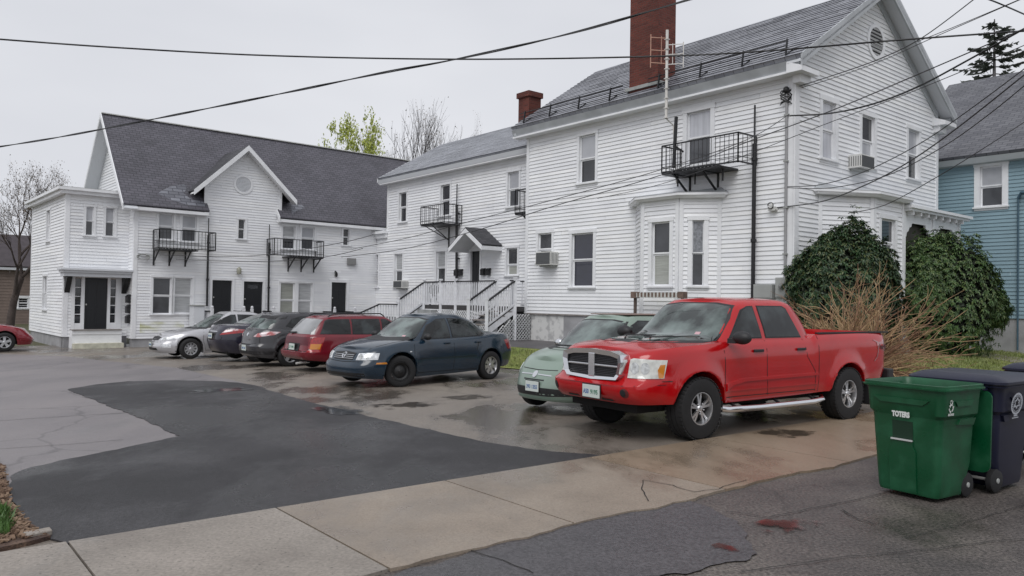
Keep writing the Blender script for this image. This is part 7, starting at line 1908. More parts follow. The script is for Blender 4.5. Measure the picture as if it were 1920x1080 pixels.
cable([(1478, 172), (1560, 147), (1650, 115), (1760, 66), (1980, -30)], [hT, hT, hT, hT + .1, hT + .3], 0.010, 'faint thin cable beside the one that passes under the round gable vent')
cable([(660, 467), (760, 447), (900, 410), (1040, 374), (1240, 318), (1400, 262), (1480, 214)], [3.4, 3.5, 3.8, 4.1, 4.9, 5.5, hS], 0.011, 'thin cable slanting over the middle wing up to the conduit')
cable([(640, 482), (760, 466), (900, 430), (1040, 386), (1240, 328), (1412, 262), (1560, 207), (1720, 140), (1980, 28)], [3.2, 3.3, 3.6, 4.1, 4.7, 5.3, 5.5, 5.8, 6.1], 0.013, 'cable slanting past the deck hood and over the side wall, then across the gable')
cable([(1120, 372), (1240, 345), (1400, 290), (1560, 228), (1720, 168), (1980, 60)], [4.3, 4.6, 5.1, 5.4, 5.7, 6.1], 0.009, 'faint cable just above the bay window roof and on across the gable')
u1_, z1_ = FS.px(1450, 388, .2); hI = z1_
cable([(1450, 390), (1540, 378), (1620, 348), (1700, 306), (1800, 236), (1980, 92)], [hI, hI, hI + .05, hI + .2, hI + .5, hI + 1.2], 0.016, 'cable from the small white bracket rising right across the gable wall to the blue house')
cable([(1476, 350), (1540, 346), (1620, 322), (1720, 272), (1820, 204), (1980, 84)], [hI + .4, hI + .4, hI + .45, hI + .6, hI + .9, hI + 1.5], 0.012, 'upper one of the two cables ending at the gable bay roof corner')
cable([(1476, 352), (1560, 352), (1660, 330), (1760, 280), (1860, 210), (1980, 110)], [hI + .35, hI + .35, hI + .4, hI + .5, hI + .8, hI + 1.3], 0.012, 'lower one of the two cables ending at the gable bay roof corner')
cable([(1590, 400), (1660, 384), (1760, 330), (1860, 268), (1980, 190)], [3.6, 3.7, 4.0, 4.4, 5.0], 0.010, 'lowest thin cable, crossing the porch roof toward the blue house')
cable([(1810, -14), (1870, 5), (1990, 58)], [8.2, 8.2, 8.1], 0.022, 'short thick cable cutting the top right corner of the picture')
cable([(1720, 78), (1800, 46), (1980, -30)], [6.9, 7.0, 7.3], 0.009, 'faint cable leaving the gable edge toward the top right corner')
cable([(300, 478), (430, 481), (520, 475), (640, 455), (700, 440)], [2.9, 2.85, 2.9, 3.1, 3.3], 0.010, 'thin cable strung low across the front of the long building')
cable([(330, 486), (430, 490), (540, 489), (620, 480), (680, 466)], [2.75, 2.7, 2.7, 2.8, 2.95], 0.010, 'second thin cable strung low across the long building, just under the first')

# ---- trees
def bare_tree(name, base, h, spread, label, m, seed, levels=6, lean=(0, 0), r0=None, n0=4, buds=None, budn=0, grp='trees behind the buildings', up=0.5, trunk_h=0.25, wig=0.25, width=None, topq=.002, bsz=1.0):
    rnd = random.Random(seed); base = Vector(base)
    t = thing(name, base, label, 'tree', grp); tr, br = MB(), MB(); bd = MB(); r0 = r0 or h * 0.018
    tips = []
    def grow(p, d, L_, r, lv):
        pts = [p]; rs = [r]; n = 4 if lv < 3 else 3; dd = d.copy()
        for k in range(n):
            dd = (dd + Vector((rnd.gauss(0, 1), rnd.gauss(0, 1), rnd.gauss(0, .6))) * wig * .35 + Vector((0, 0, .06 * up))).normalized(); p = p + dd * (L_ / n); pts.append(p); rs.append(r * (1 - .36 * (k + 1) / n))
        (tr if lv == 0 else br).tube(pts, rs, 7 if lv < 2 else (4 if lv < 4 else 3), cap=False)
        if lv >= levels - 1: tips.append((pts, lv)); return
        nb = rnd.randint(2, 3) if lv else n0
        for k in range(nb + (1 if lv > 1 else 0)):
            i = n if k < 2 else rnd.randint(max(1, n - 2), n); q = pts[i]
            ang = rnd.uniform(.25, .75) * spread; az = rnd.uniform(0, 2 * PI)
            o = dd.orthogonal().normalized(); o = (Matrix.Rotation(az, 3, dd) @ o)
            nd = (dd * math.cos(ang) + o * math.sin(ang) + Vector((0, 0, .12 * up))).normalized()
            grow(q, nd, L_ * rnd.uniform(.62, .85), rs[i] * (.74 if lv else .62), lv + 1)
    grow(base, Vector((lean[0], lean[1], 1)).normalized(), h * trunk_h, r0, 0)
    if buds:
        big = 2.0 if budn > 5 else bsz
        for pts, lv in tips:
            for k in range(budn):
                a = rnd.choice(pts); s_ = rnd.uniform(.04, .10) * h / 10 * big; a = a + Vector((rnd.gauss(0, .12), rnd.gauss(0, .12), rnd.gauss(0, .12))) * h / 10
                x = Vector((rnd.gauss(0, 1), rnd.gauss(0, 1), rnd.gauss(0, 1))).normalized() * s_; y = x.orthogonal().normalized() * s_ * .6
                bd.face([a - x, a - y, a + x, a + y])
    hz = sorted(v[2] for v in br.v)[-max(2, int(len(br.v) * topq))] - base.z; k_ = h / hz
    rr_ = sorted(math.hypot(v[0] - base.x, v[1] - base.y) for v in br.v)[-len(br.v) // 40]; kx = (width / rr_) if width else k_
    for q in (tr, br, bd): q.v = [(base.x + (v[0] - base.x) * kx, base.y + (v[1] - base.y) * kx, base.z + (v[2] - base.z) * k_) for v in q.v]
    tr.build('trunk', m, t, fix=False, smooth=60); br.build('branches', m, t, fix=False, smooth=60)
    if buds: bd.build('crown', buds, t, fix=False)
    return t
M_bark = mat('bark', (0.065, 0.05, 0.045), 0.9, 0.3, 3)
M_bark2 = mat('bark_grey', (0.10, 0.095, 0.10), 0.9, 0.3, 3)
M_bud = mat('bud_brown', (0.16, 0.13, 0.10), 0.8, 0.3, 8)
M_ygreen = mat('spring_leaves', (0.26, 0.31, 0.04), 0.6, col2=(0.38, 0.42, 0.08), scale=3)
def ground_at(px, dist):
    p = at_depth(px, 560, dist); return Vector((p.x, p.y, -0.4))
bare_tree('bare_tree', ground_at(20, 46), 10.0, 1.0, 'bare brown tree at the left edge beside the end of the long building', M_bark, 3, 7, lean=(.05, 0), n0=4, trunk_h=.28, buds=M_bud, budn=2, width=3.8, bsz=.6, r0=.30)
bare_tree('bare_tree', ground_at(762, 66), 19.4, .75, 'tall bare tree fanning up in the gap between the two roofs', M_bark2, 11, 6, n0=6, trunk_h=.46, up=1.4, buds=M_bud, budn=1, wig=.18, r0=.6, width=6.0, topq=.006, bsz=.8)
bare_tree('bare_tree', ground_at(875, 72), 18.9, .5, 'thin bare treetop just showing above the slate roof of the middle wing', M_bark2, 8, 6, n0=4, trunk_h=.55, up=1.2, buds=M_bud, budn=1, wig=.15, r0=.3, width=2.0, topq=.01)
bare_tree('budding_tree', ground_at(688, 62), 14.9, 1.3, 'yellow-green budding tree peeping over the ridge of the long building', M_bark2, 5, 7, n0=6, trunk_h=.56, up=.2, buds=M_ygreen, budn=14, r0=.2, width=5.8, topq=.03)
def spruce():
    b = ground_at(1862, 42); topz = at_depth(1862, 36, 42).z; t = thing('spruce_tree', b, 'dark spruce tree standing above the roof of the blue house', 'tree')
    mb = MB(); mb.tube([b, b + Vector((0, 0, topz - b.z))], [.35, .03], 8); mb.build('trunk', M_bark2, t)
    rnd = random.Random(4); bm_, lf = MB(), MB(); H = topz - b.z
    z = H * .35
    while z < H * .985:
        f = (H - z) / (H * .65); L_ = 0.25 + 4.6 * f ** .75
        for k in range(5):
            az = rnd.uniform(0, 2 * PI); l = L_ * rnd.uniform(.55, 1.1); d = Vector((math.cos(az), math.sin(az), 0)); pts = []
            for j in range(6):
                s_ = j / 5; pts.append(b + Vector((0, 0, z)) + d * l * s_ + Vector((0, 0, l * (-.20 * s_ + .26 * s_ * s_))))
            bm_.tube(pts, [.035, .03, .025, .02, .014, .006], 4, cap=False)
            n = int(l * 22)
            for j in range(n):
                s_ = rnd.uniform(.12, 1); i = min(4, int(s_ * 5)); p = pts[i].lerp(pts[i + 1], s_ * 5 - i)
                sd_ = Vector((-d.y, d.x, 0)) * rnd.choice((-1, 1)); q = (sd_ * rnd.uniform(.4, 1) + d * .5 + Vector((0, 0, rnd.uniform(-.45, .2)))).normalized() * rnd.uniform(.15, .42) * (1.1 - s_ * .5)
                w_ = Vector((0, 0, .035)) + d * .02; lf.face([p - w_, p + q * .5 - w_ * 1.6, p + q * 1.2, p + q * .5 + w_ * 1.6, p + w_])
        z += H * .021
    bm_.build('branches', M_bark2, t, fix=False); lf.build('needles', mat('spruce_needles', (0.045, 0.055, 0.045), 0.8, 0.4, 3), t, fix=False)
spruce()

# ---- evergreen bushes: whorls of long leaves on a lumpy mass
def rhodo(name, label, c, rx, ry, rz, n, mleaf, seed, leaf=(.13, .036), lumps=9, grp='bushes in front of the street gable', per=8):
    rnd = random.Random(seed); c = Vector(c); base = Vector((c.x, c.y, gz(c.x, c.y))); t = thing(name, base, label, 'bush', grp)
    L_ = [(Vector((0, 0, 0)), 1.0)]
    for k in range(lumps):
        th, ph = rnd.uniform(0, 2 * PI), rnd.uniform(-.25, 1.1); r_ = rnd.uniform(.45, .74)
        L_.append((Vector((math.cos(th) * math.cos(ph) * r_, math.sin(th) * math.cos(ph) * r_, math.sin(ph) * r_)), rnd.uniform(.20, .38)))
    lf = MB(); st = MB(); tot = 0
    for k in range(n):
        cc, rr = L_[rnd.choices(range(len(L_)), [1.6 if i == 0 else v[1] * 1.3 for i, v in enumerate(L_)])[0]]
        rr_ = rr * (.86 if cc.length < .01 else 1)
        d = Vector((rnd.gauss(0, 1), rnd.gauss(0, 1), rnd.gauss(0, 1))).normalized()
        k_ = 1 + .22 * noise.noise(d * 1.7 + c) + .20 * noise.noise(d * 4.5 + c) + .10 * noise.noise(d * 11 + c)
        u_ = cc + d * rr_ * k_ * (1.04 - abs(rnd.gauss(0, .09)))
        if any((u_ - c2).length < r2 * .68 for c2, r2 in L_[1:] if c2 is not cc): continue
        p = c + Vector((u_.x * rx, u_.y * ry, u_.z * rz))
        if p.z < base.z + .05: continue
        out = Vector((d.x, d.y, d.z + .5)).normalized(); o = out.orthogonal().normalized(); a0 = rnd.uniform(0, 6.28)
        for j in range(per):
            a = a0 + j * 2 * PI / per + rnd.uniform(-.2, .2); sd_ = Matrix.Rotation(a, 3, out) @ o; dirn = (sd_ * rnd.uniform(.8, 1.1) + out * rnd.uniform(-.35, .45)).normalized()
            l = leaf[0] * rnd.uniform(.75, 1.25); w_ = dirn.cross(out).normalized() * leaf[1] * rnd.uniform(.8, 1.2)
            tip = p + dirn * l - Vector((0, 0, l * .25)); mid = p + dirn * l * .55 + out * .01
            lf.cur = rnd.choice((0, 0, 1, 2)); lf.face([p, mid - w_, tip, mid + w_])
    for k in range(14):
        a = rnd.uniform(0, 6.28); r_ = rnd.uniform(.3, .75); q = c + Vector((math.cos(a) * rx * r_, math.sin(a) * ry * r_, rz * rnd.uniform(-.1, .6)))
        m_ = base + (q - base) * .5 + Vector((rnd.uniform(-.1, .1), rnd.uniform(-.1, .1), 0)); st.tube([base + Vector((math.cos(a) * .1, math.sin(a) * .1, 0)), m_, q], [.03, .022, .012], 5)
    st.build('stems', M_bark, t, fix=False); lf.build('foliage', mleaf, t, fix=False)
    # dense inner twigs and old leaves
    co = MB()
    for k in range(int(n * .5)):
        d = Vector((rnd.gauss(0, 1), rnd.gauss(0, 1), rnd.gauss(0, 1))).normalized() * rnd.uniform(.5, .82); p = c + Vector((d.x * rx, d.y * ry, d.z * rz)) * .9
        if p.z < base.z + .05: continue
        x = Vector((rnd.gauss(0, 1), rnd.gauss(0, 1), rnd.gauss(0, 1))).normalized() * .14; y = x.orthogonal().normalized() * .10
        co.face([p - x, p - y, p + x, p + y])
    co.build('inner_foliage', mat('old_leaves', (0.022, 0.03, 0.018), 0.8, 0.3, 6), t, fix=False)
    return t
MLF = [mat('leaf_deep', (0.022, 0.050, 0.020), 0.5, 0.3, 5), mat('leaf_mid', (0.038, 0.080, 0.028), 0.5, 0.3, 5), mat('leaf_olive', (0.085, 0.105, 0.038), 0.5, 0.3, 5)]
MLF2 = [mat('leaf_green', (0.045, 0.085, 0.026), 0.5, 0.3, 5), mat('leaf_bright', (0.065, 0.125, 0.034), 0.5, 0.3, 5), mat('leaf_yellow', (0.105, 0.145, 0.045), 0.5, 0.3, 5)]
def bush_at(x0, x1, yt, o, ry, name, label, n, ml, seed, **k):
    a, b = FG.px(x0, 560, o)[0], FG.px(x1, 560, o)[0]; zt_ = FG.px((x0 + x1) / 2, yt, o)[1]; rx = (b - a) / 2; c = FG.P((a + b) / 2, 0, o); g0_ = gz(c.x, c.y)
    rz = (zt_ - g0_) * .56; c.z = zt_ - rz; return rhodo(name, label, c, rx, ry, rz, n, ml, seed, **k), c, rx
rndA = None
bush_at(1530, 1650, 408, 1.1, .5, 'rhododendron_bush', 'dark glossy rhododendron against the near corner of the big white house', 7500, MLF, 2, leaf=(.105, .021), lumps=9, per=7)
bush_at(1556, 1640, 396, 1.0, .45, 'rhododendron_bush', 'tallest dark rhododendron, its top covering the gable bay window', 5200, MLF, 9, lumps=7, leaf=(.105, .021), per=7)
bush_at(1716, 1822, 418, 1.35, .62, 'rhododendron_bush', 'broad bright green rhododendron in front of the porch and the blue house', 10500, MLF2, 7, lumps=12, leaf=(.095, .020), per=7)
bush_at(1795, 1838, 398, -.5, .5, 'variegated_shrub', 'thin pale-leaved shrub showing above the broad rhododendron beside the porch', 700, [mat('pale_leaf', (0.20, 0.26, 0.22), 0.5, 0.2), mat('grey_leaf', (0.12, 0.17, 0.14), 0.5, 0.2), MLF2[0]], 3, leaf=(.07, .02), lumps=3)
def sticks():
    rnd = random.Random(6); o = 2.5; c = FG.P(FG.px(1598, 645, o)[0], 0, o); c.z = gz(c.x, c.y); t = thing('twiggy_bush', c, 'leafless tan twiggy bush spreading in front of the rhododendrons, behind the pickup bed', 'bush')
    mb = MB(); mb2 = MB()
    ax, ay = WD, VD
    for k in range(700):
        a = rnd.uniform(0, 2 * PI); el = rnd.betavariate(1.3, 1.9) * 1.45 + .05; l = rnd.uniform(.9, 2.35) * (1.0 + .22 * abs(math.cos(a)))
        d = (ax * math.cos(a) * math.cos(el) * 1.15 + ay * math.sin(a) * math.cos(el) * .8 + Vector((0, 0, math.sin(el)))).normalized(); p = c + ax * rnd.uniform(-.22, .22) + ay * rnd.uniform(-.2, .2); pts = [p]; dd = d.copy()
        for j in range(7):
            dd = (dd + Vector((rnd.gauss(0, .26), rnd.gauss(0, .26), rnd.gauss(0, .17) - .05))).normalized(); p = p + dd * l / 7
            if p.z < c.z + .02: p.z = c.z + .02
            pts.append(p)
        r = rnd.uniform(.008, .016); tgt = mb if rnd.random() < .6 else mb2
        tgt.tube(pts, [r * (1 - .09 * j) for j in range(8)], 4, cap=False)
        for j in range(2, 7):
            if rnd.random() < .6:
                q = pts[j]; e = (dd + Vector((rnd.gauss(0, .6), rnd.gauss(0, .6), rnd.gauss(.1, .5)))).normalized() * rnd.uniform(.12, .38); m_ = q + e * .5 + Vector((rnd.gauss(0, .02), rnd.gauss(0, .02), .02)); tgt.tube([q, m_, q + e], [r * .5, r * .42, r * .25], 3, cap=False)
    mb.build('tan_stems', mat('tan_stem', (0.36, 0.24, 0.13), 0.7, 0.35, 6), t, fix=False); mb2.build('brown_stems', mat('brown_stem', (0.22, 0.12, 0.07), 0.7, 0.35, 6), t, fix=False)
sticks()
# ---- grass blades
def blades(name, area, n, h, seed, m, clump=0):
    rnd = random.Random(seed); mb = MB()
    for k in range(n):
        p = area(rnd)
        if p is None: continue
        z = gz(p.x, p.y) + .015; a = rnd.uniform(0, 6.28); hh = h * rnd.uniform(.5, 1.3); x = Vector((math.cos(a), math.sin(a), 0)) * rnd.uniform(.008, .02); tip = Vector((p.x + rnd.gauss(0, .35) * hh, p.y + rnd.gauss(0, .35) * hh, z + hh))
        b = Vector((p.x, p.y, z)); mb.face([b - x, b + x, tip])
    o = mb.build(name, m, fix=False); struct(o, 'stuff'); return o
M_bl = mat('grass_blades', (0.13, 0.17, 0.05), 0.7, col2=(0.24, 0.25, 0.10), scale=.8)
tag(blades('grass', lambda r: WV(r.uniform(18.6, 40), r.uniform(6.9, 10.2)), 26000, .07, 1, M_bl), 'short green lawn with yellowish patches between the bushes and the pavement', 'grass')
tag(blades('grass', lambda r: WV(r.uniform(13.1, 15.3), r.uniform(7.8, 21)), 9000, .08, 2, M_bl), 'strip of rough yellow-green grass behind the parked cars', 'grass')
# ---- mulch bed and plants in the left foreground corner
mul = G((-300, 860), (-20, 858), (8, 878), (12, 905), (22, 950), (48, 985), (95, 1012), (60, 1022), (-20, 1040), (-300, 1110))
drape('mulch_bed', smooth_poly(mul, .05, .15, 3), 0.03, ground_mat('mulch', [lin((52, 38, 34)), lin((78, 60, 50)), lin((104, 84, 70))], 6, .85, grain=.5, gscale=60, bump=1.0), thick=.03)
def in_px(poly_px):
    pts = [gp(*p) for p in poly_px]; xs = [p.x for p in pts]; ys = [p.y for p in pts]
    def f(r):
        for _ in range(20):
            x, y = r.uniform(min(xs), max(xs)), r.uniform(min(ys), max(ys)); c = False
            for i in range(len(pts)):
                a, b = pts[i], pts[(i + 1) % len(pts)]
                if (a.y > y) != (b.y > y) and x < (b.x - a.x) * (y - a.y) / (b.y - a.y) + a.x: c = not c
            if c: return Vector((x, y, 0))
        return None
    return f
def chips():
    rnd = random.Random(9); f = in_px([(-60, 870), (6, 880), (22, 950), (60, 995), (85, 1012), (-60, 1040)]); mb = MB()
    for k in range(1500):
        p = f(rnd)
        if p is None: continue
        z = gz(p.x, p.y) + .035 + rnd.uniform(0, .01); a = rnd.uniform(0, 6.28); l = rnd.uniform(.008, .028); x = Vector((math.cos(a), math.sin(a), rnd.uniform(-.4, .4))) * l; y = Vector((-math.sin(a), math.cos(a), rnd.uniform(-.3, .3))) * l * .4
        mb.obox(Vector((p.x, p.y, z)), x, y, Vector((0, 0, .004)))
    tag(struct(mb.build('mulch_chips', mat('bark_chip', (0.10, 0.055, 0.035), 0.9, col2=(0.26, 0.18, 0.12), scale=9), fix=False), 'stuff'), 'brown bark chips heaped over the bed in the lower left corner', 'mulch')
chips()
tag(blades('leafy_clump', in_px([(-60, 960), (10, 962), (20, 990), (16, 1012), (-60, 1030)]), 1400, .08, 5, mat('fresh_green', (0.07, 0.14, 0.035), 0.5, 0.3, 5)), 'small clump of fresh green leaves growing from the mulch at the left edge', 'plant')
pb = gp(70, 1009); mb = MB(); mb.obox(Vector((pb.x, pb.y, pb.z + .03)), (WD * .95 + VD * .2).normalized() * .085, (VD).normalized() * .05, Vector((0, 0, .018))); o = tag(mb.build('stone_block', m_walk, bevel=.006), 'small pale broken stone block at the corner of the mulch bed', 'stone')
# ---- puddles and stains
def soft_puddle(name, px, py, sa, sb, col, dz, rough=.08, seed=0, al=.92):
    c = gp(px, py); m = bpy.data.materials.new(name + '_water'); m.use_nodes = True; t = m.node_tree; b = t.nodes['Principled BSDF']; l = t.links.new; N = t.nodes.new
    b.inputs['Base Color'].default_value = (*col, 1); b.inputs['Roughness'].default_value = rough
    tc = N('ShaderNodeTexCoord'); mp = N('ShaderNodeMapping'); l(tc.outputs['Generated'], mp.inputs[0]); mp.inputs['Location'].default_value = (-1, -1, 0); mp.inputs['Scale'].default_value = (2, 2, 0)
    ln = N('ShaderNodeVectorMath'); ln.operation = 'LENGTH'; l(mp.outputs[0], ln.inputs[0]); no = N('ShaderNodeTexNoise'); no.inputs['Scale'].default_value = 3.5; no.inputs['Detail'].default_value = 6; no.inputs['Roughness'].default_value = .65
    l(tc.outputs['Object'], no.inputs['Vector']); ma = N('ShaderNodeMath'); ma.operation = 'MULTIPLY_ADD'; ma.inputs[1].default_value = 2.6; l(no.outputs['Fac'], ma.inputs[0]); l(ln.outputs['Value'], ma.inputs[2])
    mr = N('ShaderNodeMapRange'); mr.interpolation_type = 'SMOOTHSTEP'; mr.inputs['From Min'].default_value = 1.62; mr.inputs['From Max'].default_value = 1.95; mr.inputs['To Min'].default_value = al; mr.inputs['To Max'].default_value = 0; l(ma.outputs[0], mr.inputs[0]); l(mr.outputs[0], b.inputs['Alpha'])
    pts = []
    for a, b_ in ((-1, -1), (1, -1), (1, 1), (-1, 1)): pts.append(c + WD * sa * a + VD * sb * b_)
    o = drape(name, pts, dz, m); o.data.transform(Matrix.Translation((0, 0, 0))); return o
def puddle(name, pts, m, dz): return drape(name, smooth_poly(G(*pts), .02, .08, 8), dz, m)
m_rp = mat('rusty_puddle', (0.07, 0.018, 0.015), 0.06, col2=(0.16, 0.05, 0.04), scale=3, spec=.6)
soft_puddle('puddle', 1475, 985, .32, .17, (.085, .022, .018), .014, al=.8); soft_puddle('puddle', 1360, 1031, .20, .10, (.08, .022, .018), .014, al=.75); soft_puddle('puddle', 1470, 815, .55, .3, (.035, .028, .022), .029, al=.6); soft_puddle('puddle', 880, 745, .7, .3, (.05, .045, .04), .006, al=.45); soft_puddle('puddle', 760, 760, .7, .35, (.035, .028, .025), .006, al=.6)
0 and puddle('puddle', [(1420, 985), (1450, 978), (1480, 973), (1520, 976), (1525, 980), (1500, 985), (1495, 996), (1465, 998), (1450, 990)], m_rp, .013)
0 and puddle('puddle', [(1330, 1034), (1350, 1028), (1380, 1026), (1384, 1030), (1368, 1036), (1345, 1040)], m_rp, .013)
0 and puddle('puddle', [(1180, 947), (1190, 943), (1210, 943), (1212, 950), (1198, 954)], mat('dark_puddle', (0.03, 0.022, 0.02), 0.05), .03)
m_wp = mat('clear_puddle', (0.035, 0.035, 0.037), 0.03, spec=.7)
soft_puddle('puddle', 420, 733, 1.1, .28, (.03, .03, .032), .020, al=.7); 0 and puddle('puddle', [(350, 733), (370, 730), (430, 730), (470, 728), (500, 731), (450, 735), (400, 736)], m_wp, .020)
soft_puddle('puddle', 640, 772, .30, .9, (.03, .03, .032), .020, al=.75); 0 and puddle('puddle', [(560, 756), (620, 762), (660, 772), (700, 778), (712, 784), (680, 783), (640, 776), (590, 768)], m_wp, .020)
0 and puddle('puddle', [(720, 778), (760, 776), (800, 779), (770, 784), (735, 783)], m_wp, .006)
0 and puddle('puddle', [(840, 744), (880, 740), (920, 744), (890, 749)], m_wp, .006)
0 and puddle('puddle', [(1420, 820), (1450, 812), (1500, 806), (1530, 808), (1500, 818), (1450, 825)], m_wp, .03)
# cracks in the pavement slabs and the joint of the road edge
def crack(pts, w_, dz):
    P_ = G(*pts); mb = MB()
    P2 = []
    for a, b in zip(P_, P_[1:]):
        n = max(1, int((b - a).length / .06)); P2 += [a.lerp(b, k / n) + Vector((noise.noise(a.lerp(b, k / n) * 6), noise.noise(a.lerp(b, k / n) * 6 + Vector((9, 0, 0))), 0)) * .025 for k in range(n)]
    P2.append(P_[-1])
    for a, b in zip(P2, P2[1:]):
        d = (b - a); nn = Vector((-d.y, d.x, 0)).normalized() * w_ * (.6 + .5 * abs(noise.noise(a * 9)))
        q = [a + nn, b + nn, b - nn, a - nn]; mb.face([Vector((v.x, v.y, gz(v.x, v.y) + dz)) for v in q])
    struct(mb.build('pavement_crack', mat('crack_dark', (0.02, 0.018, 0.016), 0.9), fix=True))
crack([(1206, 905), (1204, 925), (1216, 945)], .006, .027); crack([(1206, 905), (1260, 915), (1300, 928), (1345, 922), (1400, 905)], .006, .027)
crack([(880, 1034), (940, 1052), (1000, 1078)], .007, .013); crack([(1580, 958), (1610, 976), (1640, 985)], .010, .012); crack([(1360, 960), (1440, 972), (1600, 940), (1660, 925)], .006, .012)
crack([(0, 790), (120, 782), (240, 775)], .008, .011); crack([(0, 843), (110, 836), (230, 826)], .006, .011)
crack([(1700, 1010), (1800, 985), (1930, 945)], .005, .012); crack([(1390, 1075), (1560, 1050), (1760, 1030), (1930, 1010)], .006, .012)

# ---- wheeled carts
def rrect(w_, d_, r, n=5):
    out = []
    for cx, cy, a0 in ((w_ - r, d_ - r, 0), (-w_ + r, d_ - r, 90), (-w_ + r, -d_ + r, 180), (w_ - r, -d_ + r, 270)):
        for k in range(n + 1): a = rad(a0 + 90 * k / n); out.append((cx + r * math.cos(a), cy + r * math.sin(a)))
    return out
def cart(m, label, near, rot, lid_open, marks, grp):
    t = thing('wheeled_bin', (0, 0, 0), label, 'wheeled bin', grp, local=True)
    # x forward (front face), y left; base to rim
    lv = [(0.03, .25, .265, .05), (.06, .262, .275, .06), (.30, .275, .290, .06), (.66, .290, .310, .06), (.70, .292, .312, .06), (.735, .315, .340, .07), (.90, .325, .350, .07), (.945, .33, .355, .07), (.95, .355, .385, .08), (.965, .357, .387, .08), (.968, .347, .377, .08), (.990, .347, .377, .08), (.993, .335, .365, .07), (.96, .315, .345, .07), (.90, .31, .335, .07), (.30, .265, .275, .06), (.10, .245, .25, .05)]
    mb = MB(); rings = []
    for z, hx, hy, r in lv:
        pts = rrect(hx, hy, r); i = len(mb.v)
        for k, (x, y) in enumerate(pts):
            if z < .30 and x < -.05: x = x * 1.0 + (.30 - z) * .35 * min(1, (-x - .05) / .2)      # rear foot tucked in above the axle
            mb.v.append((x, y, z))
        rings.append(i)
    n = len(rrect(1, 1, .1))
    for a, b in zip(rings, rings[1:]):
        for k in range(n): mb.f.append((a + k, a + (k + 1) % n, b + (k + 1) % n, b + k)); mb.mi.append(0)
    mb.f.append(tuple(rings[-1] + k for k in range(n))); mb.mi.append(0); mb.f.append(tuple(rings[0] + n - 1 - k for k in range(n))); mb.mi.append(0)
    body = mb.build('body', m, t, smooth=32); pr = Proj(body)
    md = mat(m.name + '_recess', tuple(c * .35 for c in m.node_tree.nodes['Principled BSDF'].inputs['Base Color'].default_value[:3]), .6)
    # front grab recess as flat patch with shade in its colour, bar, moulded ledges
    
    pr.patch([[(-.11, .50), (.075, .50), (.075, .66), (-.11, .66)]], *EYE['F'], off=.003).build('grab_recess_shade', md, t, fix=False)
    pr.patch([[(-.14, .04), (-.14, .40), (-.11, .45), (-.11, .50), (.075, .50), (.075, .45), (.10, .40), (.10, .04)]], *EYE['F'], off=.012).build('front_panel', m, t, fix=False, smooth=30)
    mb = MB(); mb.bar((.302, -.115, .497), (.302, .08, .497), .014); mb.build('grab_bar', mat('bright_bar', (0.7, 0.72, 0.72), 0.3, metal=.6), t)
    for s_ in (1, -1):
        sg = 'L' if s_ > 0 else 'R'
        pr.patch([[(-.24, .70), (.02, .70), (.05, .655), (-.21, .64)]], *EYE[sg], off=.022).build('side_ledge', m, t, fix=False, smooth=30)
        pr.patch([[(-.16, .86), (.14, .86), (.10, .815), (-.12, .815)]], *EYE[sg], off=.014).build('side_ledge', m, t, fix=False, smooth=30)
    pr.patch([[(-.26, .86), (.24, .86), (.18, .815), (-.20, .815)]], *EYE['F'], off=.014).build('front_ledge', m, t, fix=False, smooth=30)
    for s_ in (1, -1):
        mb = MB(); mb.lathe([(0.0, -.028), (.090, -.028), (.105, -.02), (.105, .02), (.090, .028), (0, .028)], (-.215, s_ * .255, .105), (0, 1, 0), 24); wh = mb.build('wheel', M_rub, t, smooth=30)
        mb = MB(); mb.lathe([(0, .036), (.022, .034), (.025, .02)], (-.215, s_ * .255, .105), (0, s_, 0), 10); mb.build('hub', M_gray, wh)
    mb = MB(); mb.tube([(-.215, -.25, .105), (-.215, .25, .105)], .014, 8); mb.build('axle', M_galv, t)
    mb = MB(); mb.tube([(-.34, -.25, .93), (-.40, -.25, .94), (-.40, .25, .94), (-.34, .25, .93)], .015, 8); mb.build('push_handle', m, t, smooth=60)
    if lid_open:
        mb = MB(); pts = rrect(.40, .375, .07); i = []
        for off, sc in ((0, 1), (.018, 1.0), (.035, .9)):
            i.append(len(mb.v))
            for x, y in pts: mb.v.append((-.415 - off - (x * sc) * .04, y * sc, .56 + x * sc * .9))
        for a, b in zip(i, i[1:]):
            for k in range(n): mb.f.append((a + k, a + (k + 1) % n, b + (k + 1) % n, b + k)); mb.mi.append(0)
        mb.f.append(tuple(i[0] + k for k in range(n))); mb.f.append(tuple(i[-1] + k for k in range(n))); mb.mi += [0, 0]
        mb.build('lid', m, t, smooth=30)
    else:
        mb = MB(); pts = rrect(.37, .395, .08); i = []
        for z, sc in ((.98, 1), (1.0, 1.0), (1.012, .97), (1.05, .80), (1.055, .6)):
            i.append(len(mb.v))
            for x, y in pts: mb.v.append((x * sc, y * sc, z))
        for a, b in zip(i, i[1:]):
            for k in range(n): mb.f.append((a + k, a + (k + 1) % n, b + (k + 1) % n, b + k)); mb.mi.append(0)
        mb.f.append(tuple(i[0] + k for k in range(n))); mb.f.append(tuple(i[-1] + k for k in range(n))); mb.mi += [0, 0]
        mb.build('lid', m, t, smooth=30)
    marks(t, pr)
    t.location = near; t.rotation_euler = (0, 0, rot); return t
M_mark = mat('white_print', (0.62, 0.64, 0.62), 0.5)
M_seal = mat('grey_print', (0.42, 0.44, 0.48), 0.5)
